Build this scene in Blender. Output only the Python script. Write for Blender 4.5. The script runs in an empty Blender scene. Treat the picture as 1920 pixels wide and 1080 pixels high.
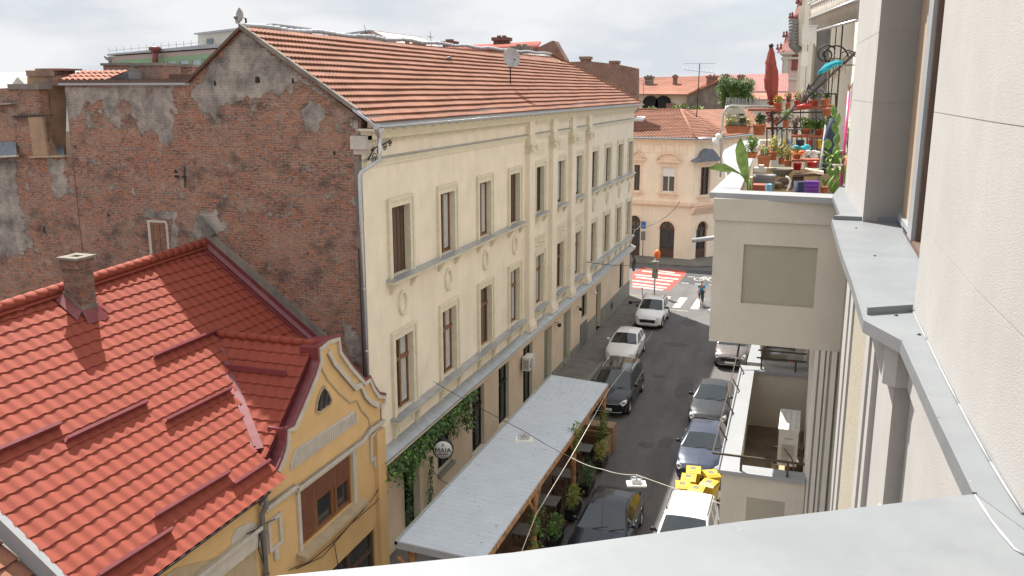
import bpy, math, random
from mathutils import Vector as V, Matrix
R_ = math.radians
random.seed(7)
sc = bpy.context.scene
COL = sc.collection
# ------------------------------------------------------------------ camera
CZ = 15.0
FPX = 1667.0
RW = ((0.94823837, -0.06916389, 0.30993604), (0.31755943, 0.20652467, -0.92547478), (0.0, 0.97599381, 0.21779826))
cd = bpy.data.cameras.new('camera'); cam = bpy.data.objects.new('camera', cd); COL.objects.link(cam)
cam.matrix_world = Matrix(((*RW[0], 0.0), (*RW[1], 0.0), (*RW[2], CZ), (0, 0, 0, 1)))
cd.sensor_width = 36; cd.lens = FPX / 1920 * 36; cd.clip_start = 0.05; cd.clip_end = 3000
sc.camera = cam
# ------------------------------------------------------------------ light
SUN_AZ, SUN_EL = R_(45), R_(54)          # the sun stands beyond the left-hand houses, light runs to +x -y
sd = bpy.data.lights.new('sun', 'SUN'); sun = bpy.data.objects.new('sun', sd); COL.objects.link(sun)
sd.energy = 5.0; sd.angle = R_(0.6); sd.color = (1.0, 0.955, 0.88)
ldir = V((math.sin(SUN_AZ) * math.cos(SUN_EL), -math.cos(SUN_AZ) * math.cos(SUN_EL), -math.sin(SUN_EL)))
sun.rotation_euler = ldir.to_track_quat('-Z', 'Y').to_euler(); sun.location = (-30, 60, 60)
world = bpy.data.worlds.new('World'); sc.world = world; world.use_nodes = True
nt = world.node_tree; nt.nodes.clear()
def wn(t, **k):
    n = nt.nodes.new(t)
    for a, b in k.items(): setattr(n, a, b)
    return n
w_out = wn('ShaderNodeOutputWorld'); w_bg = wn('ShaderNodeBackground'); w_bg.inputs[1].default_value = 0.070
w_sky = wn('ShaderNodeTexSky', sky_type='NISHITA'); w_sky.sun_disc = False
w_sky.sun_elevation = SUN_EL; w_sky.sun_rotation = math.atan2(-ldir.x, -ldir.y)
w_tc = wn('ShaderNodeTexCoord'); w_map = wn('ShaderNodeMapping'); w_map.inputs['Scale'].default_value = (1, 1, 3.2)
w_n1 = wn('ShaderNodeTexNoise'); w_n1.inputs['Scale'].default_value = 2.6; w_n1.inputs['Detail'].default_value = 9; w_n1.inputs['Roughness'].default_value = .58
w_r1 = wn('ShaderNodeMapRange'); w_r1.inputs['From Min'].default_value = .20; w_r1.inputs['From Max'].default_value = .42
w_n2 = wn('ShaderNodeTexNoise'); w_n2.inputs['Scale'].default_value = 5.5; w_n2.inputs['Detail'].default_value = 8
w_r2 = wn('ShaderNodeValToRGB'); w_r2.color_ramp.elements[0].position = .40; w_r2.color_ramp.elements[1].position = .60
w_r2.color_ramp.elements[0].color = (5.1, 5.4, 5.8, 1); w_r2.color_ramp.elements[1].color = (6.5, 6.55, 6.65, 1)
w_mx = wn('ShaderNodeMixRGB')
L_ = nt.links.new
L_(w_tc.outputs['Generated'], w_map.inputs[0]); L_(w_map.outputs[0], w_n1.inputs[0]); L_(w_map.outputs[0], w_n2.inputs[0])
L_(w_n1.outputs[0], w_r1.inputs[0]); L_(w_n2.outputs[0], w_r2.inputs[0])
L_(w_r1.outputs[0], w_mx.inputs[0]); L_(w_sky.outputs[0], w_mx.inputs[1]); L_(w_r2.outputs[0], w_mx.inputs[2])
w_sp = wn('ShaderNodeSeparateXYZ'); L_(w_tc.outputs['Generated'], w_sp.inputs[0])      # unseen sky overhead scaled brighter, added fill for the shaded facade
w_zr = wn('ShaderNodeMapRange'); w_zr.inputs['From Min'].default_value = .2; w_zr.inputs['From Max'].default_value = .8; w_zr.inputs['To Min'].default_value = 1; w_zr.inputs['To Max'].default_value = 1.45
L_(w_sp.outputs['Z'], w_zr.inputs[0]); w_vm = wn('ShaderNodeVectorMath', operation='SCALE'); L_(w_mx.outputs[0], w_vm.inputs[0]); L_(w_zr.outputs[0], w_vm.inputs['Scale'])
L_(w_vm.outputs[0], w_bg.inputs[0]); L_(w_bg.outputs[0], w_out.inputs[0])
sc.view_settings.view_transform = 'Standard'; sc.view_settings.look = 'None'; sc.view_settings.exposure = 1.0
sc.view_settings.gamma = 1; sc.view_settings.use_curve_mapping = False
# ------------------------------------------------------------------ helpers
def ray(px, py):
    c = ((px - 960) / FPX, -(py - 540) / FPX, -1.0)
    return V([sum(r[i] * c[i] for i in range(3)) for r in RW])
def at_x(px, py, X): r = ray(px, py); t = X / r.x; return V((X, r.y * t, CZ + r.z * t))
def at_y(px, py, Y): r = ray(px, py); t = Y / r.y; return V((r.x * t, Y, CZ + r.z * t))
def at_z(px, py, Z): r = ray(px, py); t = (Z - CZ) / r.z; return V((r.x * t, r.y * t, Z))
def at_pl(px, py, P0, n): r = ray(px, py); O = V((0, 0, CZ)); t = (V(P0) - O).dot(n) / r.dot(n); return O + r * t
ORG = {}
class MB:
    def __init__(s): s.v = []; s.f = []; s.mi = []; s.sm = []
    def add(s, vs, fs, mi=0, sm=False):
        b = len(s.v); s.v += [tuple(v) for v in vs]
        for f in fs: s.f.append([b + i for i in f]); s.mi.append(mi); s.sm.append(sm)
        return s
    def box(s, a, b, mi=0):
        x0, x1 = sorted((a[0], b[0])); y0, y1 = sorted((a[1], b[1])); z0, z1 = sorted((a[2], b[2]))
        return s.add([(x0,y0,z0),(x1,y0,z0),(x1,y1,z0),(x0,y1,z0),(x0,y0,z1),(x1,y0,z1),(x1,y1,z1),(x0,y1,z1)],
              [(0,3,2,1),(4,5,6,7),(0,1,5,4),(1,2,6,5),(2,3,7,6),(3,0,4,7)], mi)
    def obox(s, c, dx, dy, dz, mi=0):       # centre + three half-axis vectors
        c = V(c); dx, dy, dz = V(dx), V(dy), V(dz)
        vs = [c + dx*i + dy*j + dz*k for k in (-1,1) for i, j in ((-1,-1),(1,-1),(1,1),(-1,1))]
        return s.add(vs, [(0,3,2,1),(4,5,6,7),(0,1,5,4),(1,2,6,5),(2,3,7,6),(3,0,4,7)], mi)
    def prism(s, poly, d, mi=0, mside=None, cap=True):    # polygon of 3D points swept by vector d
        n = len(poly); d = V(d); vs = [V(p) for p in poly] + [V(p) + d for p in poly]
        fs = [(i, (i+1) % n, n + (i+1) % n, n + i) for i in range(n)]
        s.add(vs, fs, mi if mside is None else mside)
        if cap:
            b = len(s.v) - 2*n
            s.f.append([b + i for i in range(n)][::-1]); s.f.append([b + n + i for i in range(n)]); s.mi += [mi, mi]; s.sm += [False, False]
        return s
    def quad(s, a, b, c, d, mi=0): return s.add([a,b,c,d], [(0,1,2,3)], mi)
    def bar(s, a, b, w, h=None, mi=0):      # square bar from a to b
        a, b = V(a), V(b); h = h or w; t = (b - a); L = t.length
        if L < 1e-6: return s
        t /= L; u = t.cross(V((0,0,1)));
        if u.length < .05: u = t.cross(V((1,0,0)))
        u.normalize(); v = u.cross(t)
        return s.obox((a+b)/2, u*w/2, t*L/2, v*h/2, mi)
    def tube(s, pts, r, n=8, mi=0, cap=True, closed=False):
        pts = [V(p) for p in pts]; m = len(pts); rs = r if isinstance(r, (list, tuple)) else [r]*m
        vs = []; fs = []; pu = None
        for i, p in enumerate(pts):
            a = pts[i-1] if (i > 0 or closed) else p; b = pts[(i+1) % m] if (i < m-1 or closed) else p
            t = (b - a).normalized(); u = t.cross(V((0,0,1))) if pu is None else pu - t * pu.dot(t)
            if u.length < .05: u = t.cross(V((1,0,0)))
            u.normalize(); pu = u; w = t.cross(u)
            for k in range(n):
                q = 2*math.pi*k/n; vs.append(p + (u*math.cos(q) + w*math.sin(q)) * rs[i])
        for i in range(m if closed else m-1):
            for k in range(n):
                a = i*n + k; b = i*n + (k+1) % n; j = ((i+1) % m) * n
                fs.append((a, b, j + (k+1) % n, j + k))
        if cap and not closed: fs.append(tuple(range(n))[::-1]); fs.append(tuple((m-1)*n + k for k in range(n)))
        return s.add(vs, fs, mi, True)
    def lathe(s, c, prof, n=16, mi=0, axis=None, sx=1, sy=1):
        c = V(c); ax = V(axis or (0,0,1)).normalized()
        u = ax.cross(V((0,0,1))) if abs(ax.z) < .9 else V((1,0,0)); u.normalize(); w = ax.cross(u)
        vs = [c + (u*math.cos(2*math.pi*k/n)*sx + w*math.sin(2*math.pi*k/n)*sy)*r + ax*h for r, h in prof for k in range(n)]
        fs = [(i*n+k, i*n+(k+1) % n, (i+1)*n+(k+1) % n, (i+1)*n+k) for i in range(len(prof)-1) for k in range(n)]
        return s.add(vs, fs, mi, True)
    def ball(s, c, r, n=10, m=7, mi=0, sx=1, sy=1, sz=1):
        return s.lathe(c, [(max(1e-3, r*math.sin(math.pi*i/m)), -r*sz*math.cos(math.pi*i/m)) for i in range(m+1)], n, mi, sx=sx, sy=sy)
    def leaf(s, p, d, L, w, mi=0, bend=.25):      # small folded leaf
        p, d = V(p), V(d).normalized(); u = d.cross(V((random.uniform(-.4,.4), random.uniform(-.4,.4), 1)))
        if u.length < .05: u = V((1,0,0))
        u.normalize(); nn = u.cross(d)
        a = p + d*L*.5 + u*w*.5 + nn*L*bend*.4; b = p + d*L*.5 - u*w*.5 + nn*L*bend*.4; e = p + d*L - V((0,0,L*bend*.5)); m = p + d*L*.5 + nn*L*bend*.15
        return s.add([p, a, e, b, m], [(0,4,1),(1,4,2),(2,4,3),(3,4,0)], mi)
    def clump(s, c, r, n, L, w, mi=0, nm=1, sz=1, up=.3):
        c = V(c)
        for _ in range(n):
            d = V((random.gauss(0,1), random.gauss(0,1), random.gauss(0,1)))
            d.normalize(); q = c + V((d.x*r, d.y*r, d.z*r*sz)) * (random.random() ** .4)
            e = d + V((random.uniform(-.6,.6), random.uniform(-.6,.6), random.uniform(-.3,.6) + up))
            s.leaf(q, e, L*random.uniform(.6,1.2), w*random.uniform(.7,1.2), mi + random.randrange(nm))
        return s
    def build(s, name, mats, parent=None, smooth=None):
        me = bpy.data.meshes.new(name)
        o = ORG.get(parent, V((0,0,0)))
        me.from_pydata([(v[0]-o[0], v[1]-o[1], v[2]-o[2]) for v in s.v], [], s.f); me.validate(clean_customdata=False)
        if not isinstance(mats, (list, tuple)): mats = [mats]
        for m in mats: me.materials.append(m)
        if len(me.polygons) == len(s.f):
            me.polygons.foreach_set('material_index', s.mi)
            me.polygons.foreach_set('use_smooth', s.sm if smooth is None else [smooth]*len(s.f))
        me.update()
        ob = bpy.data.objects.new(name, me); COL.objects.link(ob)
        if parent: ob.parent = parent; ORG[ob] = o
        return ob
def tag(o, label=None, cat=None, group=None, kind=None):
    if label: o['label'] = label
    if cat: o['category'] = cat
    if group: o['group'] = group
    if kind: o['kind'] = kind
    return o
def thing(name, loc, label, cat, group=None, rz=0):
    o = bpy.data.objects.new(name, None); o.empty_display_size = .2; COL.objects.link(o)
    o.location = loc; ORG[o] = V(loc); return tag(o, label, cat, group)
def local(name, loc, label, cat, group=None, rz=0):      # parts are given in the thing's own frame
    o = thing(name, loc, label, cat, group); ORG[o] = V((0,0,0)); o.rotation_euler = (0,0,rz); return o
def solo(name, mb, mats, label, cat, group=None):
    xs = [v[0] for v in mb.v]; ys = [v[1] for v in mb.v]; zs = [v[2] for v in mb.v]
    c = V(((min(xs)+max(xs))/2, (min(ys)+max(ys))/2, min(zs)))
    mb.v = [(v[0]-c.x, v[1]-c.y, v[2]-c.z) for v in mb.v]
    o = mb.build(name, mats); o.location = c; return tag(o, label, cat, group)
def struct(name, mb, mats): return tag(mb.build(name, mats), kind='structure')
def dup(root, loc, label, rz=None, group=None):
    def cp(o, par):
        c = o.copy(); COL.objects.link(c)
        if par: c.parent = par
        for ch in [x for x in ALLCH.get(o, [])]: cp(ch, c)
        return c
    ALLCH = {}
    for x in COL.objects:
        if x.parent: ALLCH.setdefault(x.parent, []).append(x)
    c = cp(root, None); c.location = loc; c['label'] = label
    if rz is not None: c.rotation_euler = (0,0,rz)
    if group: c['group'] = group
    return c
# ------------------------------------------------------------------ materials
def nmat(name):
    m = bpy.data.materials.new(name); m.use_nodes = True; t = m.node_tree
    return m, t, t.nodes['Principled BSDF'], t.links.new
def nd(t, typ, **k):
    n = t.nodes.new(typ)
    for a, b in k.items():
        if a.startswith('_'): n.inputs[a[1:].replace('_', ' ')].default_value = b
        else: setattr(n, a, b)
    return n
def rgb(c): return (*c, 1)
def sc3(c, k): return tuple(min(1, x*k) for x in c)
def mat(name, col, rough=.8, var=.15, scale=3, col2=None, bump=0, bscale=40, metal=0, coat=0, stain=0, stcol=None, stretch=(1,1,1), spec=None, fine=0):
    m, t, b, L = nmat(name)
    tc = nd(t, 'ShaderNodeTexCoord'); mp = nd(t, 'ShaderNodeMapping'); mp.inputs['Scale'].default_value = stretch
    L(tc.outputs['Object'], mp.inputs[0])
    n = nd(t, 'ShaderNodeTexNoise', _Scale=scale, _Detail=8, _Roughness=.6); L(mp.outputs[0], n.inputs[0])
    r = nd(t, 'ShaderNodeValToRGB'); r.color_ramp.elements[0].position = .35; r.color_ramp.elements[1].position = .65
    r.color_ramp.elements[0].color = rgb(col2 or sc3(col, 1-var)); r.color_ramp.elements[1].color = rgb(col if col2 else sc3(col, 1+var))
    L(n.outputs[0], r.inputs[0]); out = r.outputs[0]
    if fine:
        n4 = nd(t, 'ShaderNodeTexNoise', _Scale=bscale, _Detail=2); L(tc.outputs['Object'], n4.inputs[0])
        mr = nd(t, 'ShaderNodeMapRange', _From_Min=.3, _From_Max=.7, _To_Min=1-fine, _To_Max=1+fine); L(n4.outputs[0], mr.inputs[0])
        vm = nd(t, 'ShaderNodeVectorMath', operation='SCALE'); L(out, vm.inputs[0]); L(mr.outputs[0], vm.inputs['Scale']); out = vm.outputs[0]
    if stain:
        mp2 = nd(t, 'ShaderNodeMapping'); mp2.inputs['Scale'].default_value = (1, 1, .25); L(tc.outputs['Object'], mp2.inputs[0])
        n2 = nd(t, 'ShaderNodeTexNoise', _Scale=scale*2.3, _Detail=6, _Roughness=.65); L(mp2.outputs[0], n2.inputs[0])
        mr = nd(t, 'ShaderNodeMapRange', _From_Min=.5, _From_Max=.8, _To_Max=stain); L(n2.outputs[0], mr.inputs[0])
        mx = nd(t, 'ShaderNodeMixRGB'); mx.inputs[2].default_value = rgb(stcol or sc3(col, .45)); L(mr.outputs[0], mx.inputs[0]); L(out, mx.inputs[1]); out = mx.outputs[0]
    L(out, b.inputs['Base Color'])
    b.inputs['Roughness'].default_value = rough; b.inputs['Metallic'].default_value = metal; b.inputs['Coat Weight'].default_value = coat
    if coat: b.inputs['Coat Roughness'].default_value = .04
    if spec is not None: b.inputs['Specular IOR Level'].default_value = spec
    if bump:
        n3 = nd(t, 'ShaderNodeTexNoise', _Scale=bscale, _Detail=4); L(tc.outputs['Object'], n3.inputs[0])
        bp = nd(t, 'ShaderNodeBump', _Strength=bump, _Distance=.02); L(n3.outputs[0], bp.inputs['Height']); L(bp.outputs[0], b.inputs['Normal'])
    return m
def brickmat(name, c1, c2, mortar, plaster=None, plaster2=None, amt=.0, attr=None, ori='XZ', bw=.26, bh=.078, dark=.5, pale=.35):
    """old brickwork: bricks of two colours, soot, pale lime smears; where the mask says so, render still covers it"""
    m, t, b, L = nmat(name)
    tc = nd(t, 'ShaderNodeTexCoord'); sp = nd(t, 'ShaderNodeSeparateXYZ'); cb = nd(t, 'ShaderNodeCombineXYZ'); L(tc.outputs['Object'], sp.inputs[0])
    nz = nd(t, 'ShaderNodeTexNoise', _Scale=2.2, _Detail=3); L(tc.outputs['Object'], nz.inputs[0])
    nz2 = nd(t, 'ShaderNodeTexNoise', _Scale=11, _Detail=2); L(tc.outputs['Object'], nz2.inputs[0])
    ad = nd(t, 'ShaderNodeMath', operation='ADD'); L(sp.outputs['X'], ad.inputs[0]); L(sp.outputs['Y'], ad.inputs[1])
    w1 = nd(t, 'ShaderNodeMath', operation='MULTIPLY_ADD'); L(nz.outputs[0], w1.inputs[0]); w1.inputs[1].default_value = .09; L(sp.outputs['Z'], w1.inputs[2])
    w3 = nd(t, 'ShaderNodeMath', operation='MULTIPLY_ADD'); L(nz2.outputs[0], w3.inputs[0]); w3.inputs[1].default_value = .03; L(w1.outputs[0], w3.inputs[2])
    w2 = nd(t, 'ShaderNodeMath', operation='MULTIPLY_ADD'); L(nz2.outputs[0], w2.inputs[0]); w2.inputs[1].default_value = .07; L(ad.outputs[0], w2.inputs[2])
    L(w2.outputs[0], cb.inputs[0]); L(w3.outputs[0], cb.inputs[1])
    br = nd(t, 'ShaderNodeTexBrick', _Scale=1, _Mortar_Size=.011, _Mortar_Smooth=.35, _Bias=0.0, _Brick_Width=bw, _Row_Height=bh)
    br.inputs['Color1'].default_value = rgb(c1); br.inputs['Color2'].default_value = rgb(c2); br.inputs['Mortar'].default_value = rgb(mortar)
    L(cb.outputs[0], br.inputs[0]); out = br.outputs[0]
    def layer(out, scale, lo, hi, colr, mx_, blend='MIX', stretch=(1,1,1), det=9):
        mp = nd(t, 'ShaderNodeMapping'); mp.inputs['Scale'].default_value = stretch; mp.inputs['Location'].default_value = (random.random()*9,)*3
        L(tc.outputs['Object'], mp.inputs[0])
        n = nd(t, 'ShaderNodeTexNoise', _Scale=scale, _Detail=det, _Roughness=.65); L(mp.outputs[0], n.inputs[0])
        mr = nd(t, 'ShaderNodeMapRange', _From_Min=lo, _From_Max=hi, _To_Max=mx_); L(n.outputs[0], mr.inputs[0])
        mx = nd(t, 'ShaderNodeMixRGB', blend_type=blend); mx.inputs[2].default_value = rgb(colr); L(mr.outputs[0], mx.inputs[0]); L(out, mx.inputs[1]); return mx.outputs[0]
    out = layer(out, 5, .50, .62, (.42, .13, .05), .55, stretch=(1,1,1.6))
    out = layer(out, 9, .52, .62, (.07, .045, .04), dark+.15, stretch=(.8,1,2.2))
    out = layer(out, .75, .46, .62, (.37,.26,.19), .35, stretch=(1,1,1.7))
    out = layer(out, 6, .50, .60, (.22,.185,.17), .6, stretch=(.9,1,2.6))
    out = layer(out, 13, .55, .66, (.50,.2,.11), .5, stretch=(.8,1,2.5), det=3)
    out = layer(out, 1.1, .52, .68, (.06, .05, .045), dark, stretch=(1,1,1.5))
    out = layer(out, 3.0, .55, .66, sc3(mortar, 1.1), pale)
    out = layer(out, 16, .58, .68, sc3(mortar, 1.3), pale*1.5, stretch=(1,1,1.5), det=4)
    if plaster:
        at = nd(t, 'ShaderNodeAttribute', attribute_name='plaster')
        n = nd(t, 'ShaderNodeTexNoise', _Scale=2.4, _Detail=10, _Roughness=.62); L(tc.outputs['Object'], n.inputs[0])
        ma = nd(t, 'ShaderNodeMath', operation='MULTIPLY_ADD'); L(n.outputs[0], ma.inputs[0]); ma.inputs[1].default_value = 1.5; L(at.outputs['Fac'], ma.inputs[2])
        mr = nd(t, 'ShaderNodeMapRange', _From_Min=.73+.0, _From_Max=.79, _To_Max=1); L(ma.outputs[0], mr.inputs[0])
        pn = nd(t, 'ShaderNodeTexNoise', _Scale=1.3, _Detail=9, _Roughness=.7); L(tc.outputs['Object'], pn.inputs[0])
        pr = nd(t, 'ShaderNodeValToRGB'); pr.color_ramp.elements[0].position = .38; pr.color_ramp.elements[1].position = .6
        pr.color_ramp.elements[0].color = rgb(plaster2); pr.color_ramp.elements[1].color = rgb(plaster); L(pn.outputs[0], pr.inputs[0])
        mx = nd(t, 'ShaderNodeMixRGB'); L(mr.outputs[0], mx.inputs[0]); L(out, mx.inputs[1]); L(pr.outputs[0], mx.inputs[2]); out = mx.outputs[0]
        inv = nd(t, 'ShaderNodeMath', operation='MULTIPLY_ADD'); L(mr.outputs[0], inv.inputs[0]); inv.inputs[1].default_value = 1.2; L(br.outputs['Fac'], inv.inputs[2])
    L(out, b.inputs['Base Color']); b.inputs['Roughness'].default_value = .93
    bn = nd(t, 'ShaderNodeTexNoise', _Scale=24, _Detail=5); L(tc.outputs['Object'], bn.inputs[0])
    hh = nd(t, 'ShaderNodeMath', operation='MULTIPLY_ADD'); L(br.outputs['Fac'], hh.inputs[0]); hh.inputs[1].default_value = -.6; L(bn.outputs[0], hh.inputs[2])
    h = hh.outputs[0]
    if plaster:
        h2 = nd(t, 'ShaderNodeMath', operation='MULTIPLY_ADD'); L(mr.outputs[0], h2.inputs[0]); h2.inputs[1].default_value = 1.3; L(h, h2.inputs[2]); h = h2.outputs[0]
    bp = nd(t, 'ShaderNodeBump', _Strength=.8, _Distance=.025); L(h, bp.inputs['Height']); L(bp.outputs[0], b.inputs['Normal'])
    return m
M = {}
M['brick'] = brickmat('old_brick', (.38,.145,.068), (.17,.083,.058), (.35,.30,.245), (.41,.36,.31), (.14,.13,.12), dark=.8, pale=.42)
M['brick_plain'] = brickmat('brick', (.34,.12,.07), (.19,.085,.06), (.36,.3,.25), dark=.6, pale=.5)
M['brick_far'] = brickmat('far_brick', (.22,.10,.07), (.15,.085,.07), (.25,.2,.17), dark=.5, pale=.6)
M['brick_soot'] = brickmat('sooty_brick', (.17,.07,.045), (.08,.05,.04), (.14,.12,.09), dark=.85, pale=.3)
M['plaster_grey'] = mat('weathered_plaster', (.27,.235,.19), .95, col2=(.12,.11,.1), scale=.9, bump=.35, bscale=18, stain=.55, stcol=(.08,.075,.065), stretch=(1,1,.6))
M['plaster_warm'] = mat('warm_plaster', (.42,.27,.17), .95, col2=(.26,.19,.13), scale=1.4, bump=.25, bscale=20)
M['cream'] = mat('cream_render', (.76,.675,.545), .9, var=.06, scale=.9, bump=.06, bscale=60, stain=.5, stcol=(.60,.52,.40))
M['cream_low'] = mat('ochre_render', (.66,.53,.39), .9, var=.07, scale=.8, bump=.08, bscale=60, stain=.25, stcol=(.45,.36,.25))
M['sage'] = mat('sage_trim', (.66,.60,.46), .85, var=.07, scale=4, bump=.05, bscale=50)
M['sage_dk'] = mat('grey_green_plinth', (.235,.235,.195), .9, var=.1, scale=2, bump=.1)
M['zinc'] = mat('zinc_sheet', (.42,.44,.46), .42, var=.12, scale=2.5, metal=.55, stain=.3, stcol=(.3,.31,.32))
M['zinc_near'] = mat('bright_zinc_sheet', (.185,.198,.21), .5, var=.07, scale=1.8, metal=.1, stain=.5, stcol=(.24,.25,.25), bump=.04, bscale=9)
def zincify():
    m = M['zinc_near']; t = m.node_tree; b = t.nodes['Principled BSDF']; L = t.links.new
    src = b.inputs['Base Color'].links[0].from_socket; tc = nd(t, 'ShaderNodeTexCoord')
    v = nd(t, 'ShaderNodeTexVoronoi', _Scale=7.0); wn_ = nd(t, 'ShaderNodeTexNoise', _Scale=30, _Detail=3); L(tc.outputs['Object'], wn_.inputs[0])
    va = nd(t, 'ShaderNodeVectorMath', operation='MULTIPLY_ADD'); L(wn_.outputs['Color'], va.inputs[0]); va.inputs[1].default_value = (.05,.05,.05); L(tc.outputs['Object'], va.inputs[2]); L(va.outputs[0], v.inputs[0])
    sp = nd(t, 'ShaderNodeSeparateColor'); L(v.outputs['Color'], sp.inputs[0])
    rad = nd(t, 'ShaderNodeMapRange', _From_Min=.45, _From_Max=1, _To_Min=0, _To_Max=.13); L(sp.outputs[0], rad.inputs[0])
    sb = nd(t, 'ShaderNodeMath', operation='SUBTRACT'); L(rad.outputs[0], sb.inputs[0]); L(v.outputs['Distance'], sb.inputs[1])
    mr = nd(t, 'ShaderNodeMapRange', _From_Min=0, _From_Max=.02, _To_Max=.55); L(sb.outputs[0], mr.inputs[0])
    mx = nd(t, 'ShaderNodeMixRGB'); mx.inputs[2].default_value = (.36,.355,.335,1); L(mr.outputs[0], mx.inputs[0]); L(src, mx.inputs[1])
    n2 = nd(t, 'ShaderNodeTexNoise', _Scale=3.2, _Detail=9, _Roughness=.7); L(tc.outputs['Object'], n2.inputs[0]); m2 = nd(t, 'ShaderNodeMapRange', _From_Min=.52, _From_Max=.72, _To_Max=.5); L(n2.outputs[0], m2.inputs[0])
    mx2 = nd(t, 'ShaderNodeMixRGB'); mx2.inputs[2].default_value = (.15,.16,.175,1); L(m2.outputs[0], mx2.inputs[0]); L(mx.outputs[0], mx2.inputs[1]); L(mx2.outputs[0], b.inputs['Base Color'])
zincify()
M['galv'] = mat('galvanised_steel', (.5,.52,.53), .33, var=.1, scale=9, metal=.8)
M['white_lead'] = mat('painted_zinc', (.30,.31,.32), .4, var=.05, scale=3)
M['wood'] = mat('brown_window_wood', (.20,.085,.035), .5, var=.25, scale=6, stretch=(3,3,.5))
M['wood_dk'] = mat('dark_brown_wood', (.10,.055,.035), .6, var=.25, scale=7, stretch=(3,3,.5))
M['post'] = mat('peeled_log', (.46,.25,.11), .75, col2=(.17,.08,.04), scale=6, bump=.5, bscale=14, stretch=(1,1,.6))
M['black'] = mat('black_paint', (.012,.012,.013), .55, var=.2)
M['iron'] = mat('wrought_iron', (.022,.017,.015), .6, var=.3, scale=20)
M['grey_dish'] = mat('grey_dish', (.36,.35,.35), .6)
M['rubber'] = mat('tyre_rubber', (.018,.018,.018), .85)
M['white'] = mat('white_paint', (.75,.74,.72), .55, var=.05)
M['plastic_w'] = mat('white_plastic', (.70,.69,.64), .45, var=.06, scale=8)
M['asphalt'] = mat('asphalt', (.112,.106,.105), .93, var=.16, scale=.5, bump=.3, bscale=90, stain=.35, stcol=(.065,.063,.06), stretch=(2.2,.5,1), fine=.25)
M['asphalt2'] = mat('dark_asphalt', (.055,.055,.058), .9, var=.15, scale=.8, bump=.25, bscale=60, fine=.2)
M['manhole'] = mat('manhole_iron', (.075,.072,.07), .8)
M['asphalt_patch'] = mat('patched_asphalt', (.085,.082,.082), .93, var=.12, scale=2, bump=.2, bscale=80, fine=.2); M['tar'] = mat('crack_tar', (.06,.058,.056), .85)
M['pave'] = mat('paving', (.16,.145,.13), .95, var=.18, scale=1.2, bump=.3, bscale=50, stain=.4, fine=.2)
M['kerb'] = mat('kerb_stone', (.21,.2,.185), .9, var=.15)
M['mark'] = mat('road_paint', (.46,.445,.41), .8, col2=(.25,.235,.22), scale=6, fine=.2)
M['redmark'] = mat('red_road_paint', (.40,.045,.03), .85, col2=(.33,.06,.045), scale=2.5, fine=.2)
M['terra'] = mat('terracotta_tile', (.235,.10,.06), .9, var=.2, scale=1.3, bump=.1, bscale=40, stain=.35, stcol=(.2,.10,.07), stretch=(1,1,1), fine=.18)
M['terra_far'] = mat('far_tile', (.30,.125,.08), .9, var=.2, scale=.5, fine=.15, bscale=6)
M['terra_pink'] = mat('faded_red_sheet', (.30,.115,.10), .6, var=.1, scale=.6)
M['redroof'] = mat('red_sheet_tile', (.245,.045,.024), .85, var=.05, scale=.8, stain=.15, stcol=(.27,.07,.05))
M['burg'] = mat('burgundy_sheet', (.17,.035,.04), .45, var=.1, scale=2, stain=.2, stcol=(.3,.16,.15))
M['yellow'] = mat('yellow_render', (.62,.41,.19), .9, var=.06, scale=1.2, bump=.12, bscale=50, stain=.25, stcol=(.42,.27,.14))
M['stone_w'] = mat('pale_stucco', (.50,.46,.40), .9, var=.09, scale=3, bump=.2, bscale=40, stain=.35, stcol=(.3,.25,.2))
M['stone_y'] = mat('worn_stucco', (.42,.33,.21), .95, var=.12, scale=2, bump=.3, bscale=25, stain=.3)
M['blind'] = mat('brown_blind', (.17,.065,.035), .55, var=.1)
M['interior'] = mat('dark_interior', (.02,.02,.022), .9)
M['curtain'] = mat('net_curtain', (.42,.43,.42), .9, var=.3, scale=14, stretch=(3,3,.3))
M['greige'] = mat('greige_render', (.56,.51,.435), .93, var=.06, scale=1.5, bump=.14, bscale=55, stain=.35, stcol=(.46,.41,.335), fine=.04)
M['greige_dk'] = mat('greige_panel', (.36,.33,.265), .93, var=.04, scale=3, bump=.15, bscale=55)
M['stucco'] = mat('light_stucco', (.365,.352,.338), .95, var=.05, scale=1.6, bump=.22, bscale=150, stain=.2, stcol=(.34,.315,.30), fine=.06)
M['pale_render'] = mat('pale_bay_render', (.66,.63,.57), .92, var=.05, scale=2, stain=.2, stcol=(.5,.47,.42))
M['pebble'] = mat('pebble_dash', (.43,.39,.31), .97, var=.2, scale=60, bump=1.0, bscale=160, fine=.45)
M['taupe'] = mat('taupe_blind_fabric', (.36,.27,.19), .85, var=.06, scale=3, stretch=(8,8,.4))
M['sheet'] = mat('grey_sandwich_panel', (.50,.55,.61), .45, var=.04, scale=1.5, stain=.08)
M['peach'] = mat('peach_render', (.88,.75,.59), .9, var=.05, scale=.6, stain=.25, stcol=(.45,.3,.2))
M['peach_trim'] = mat('peach_trim', (.82,.62,.47), .88, var=.08)
M['slate'] = mat('blue_grey_slate', (.15,.17,.20), .6, var=.2, scale=4)
M['farwhite'] = mat('far_wall', (.52,.49,.43), .9, var=.08, scale=.3)
M['farpink'] = mat('far_pinkish_wall', (.45,.36,.34), .9, var=.06, scale=.3)
M['farroof'] = mat('far_grey_roof', (.33,.34,.36), .6, var=.1, scale=.2)
M['fargreen'] = mat('far_green_band', (.22,.33,.2), .8, var=.1)
M['church'] = mat('pink_church_render', (.56,.39,.34), .9, var=.05)
M['church_roof'] = mat('church_spire_red', (.2,.05,.04), .6, var=.3, scale=2)
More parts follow.
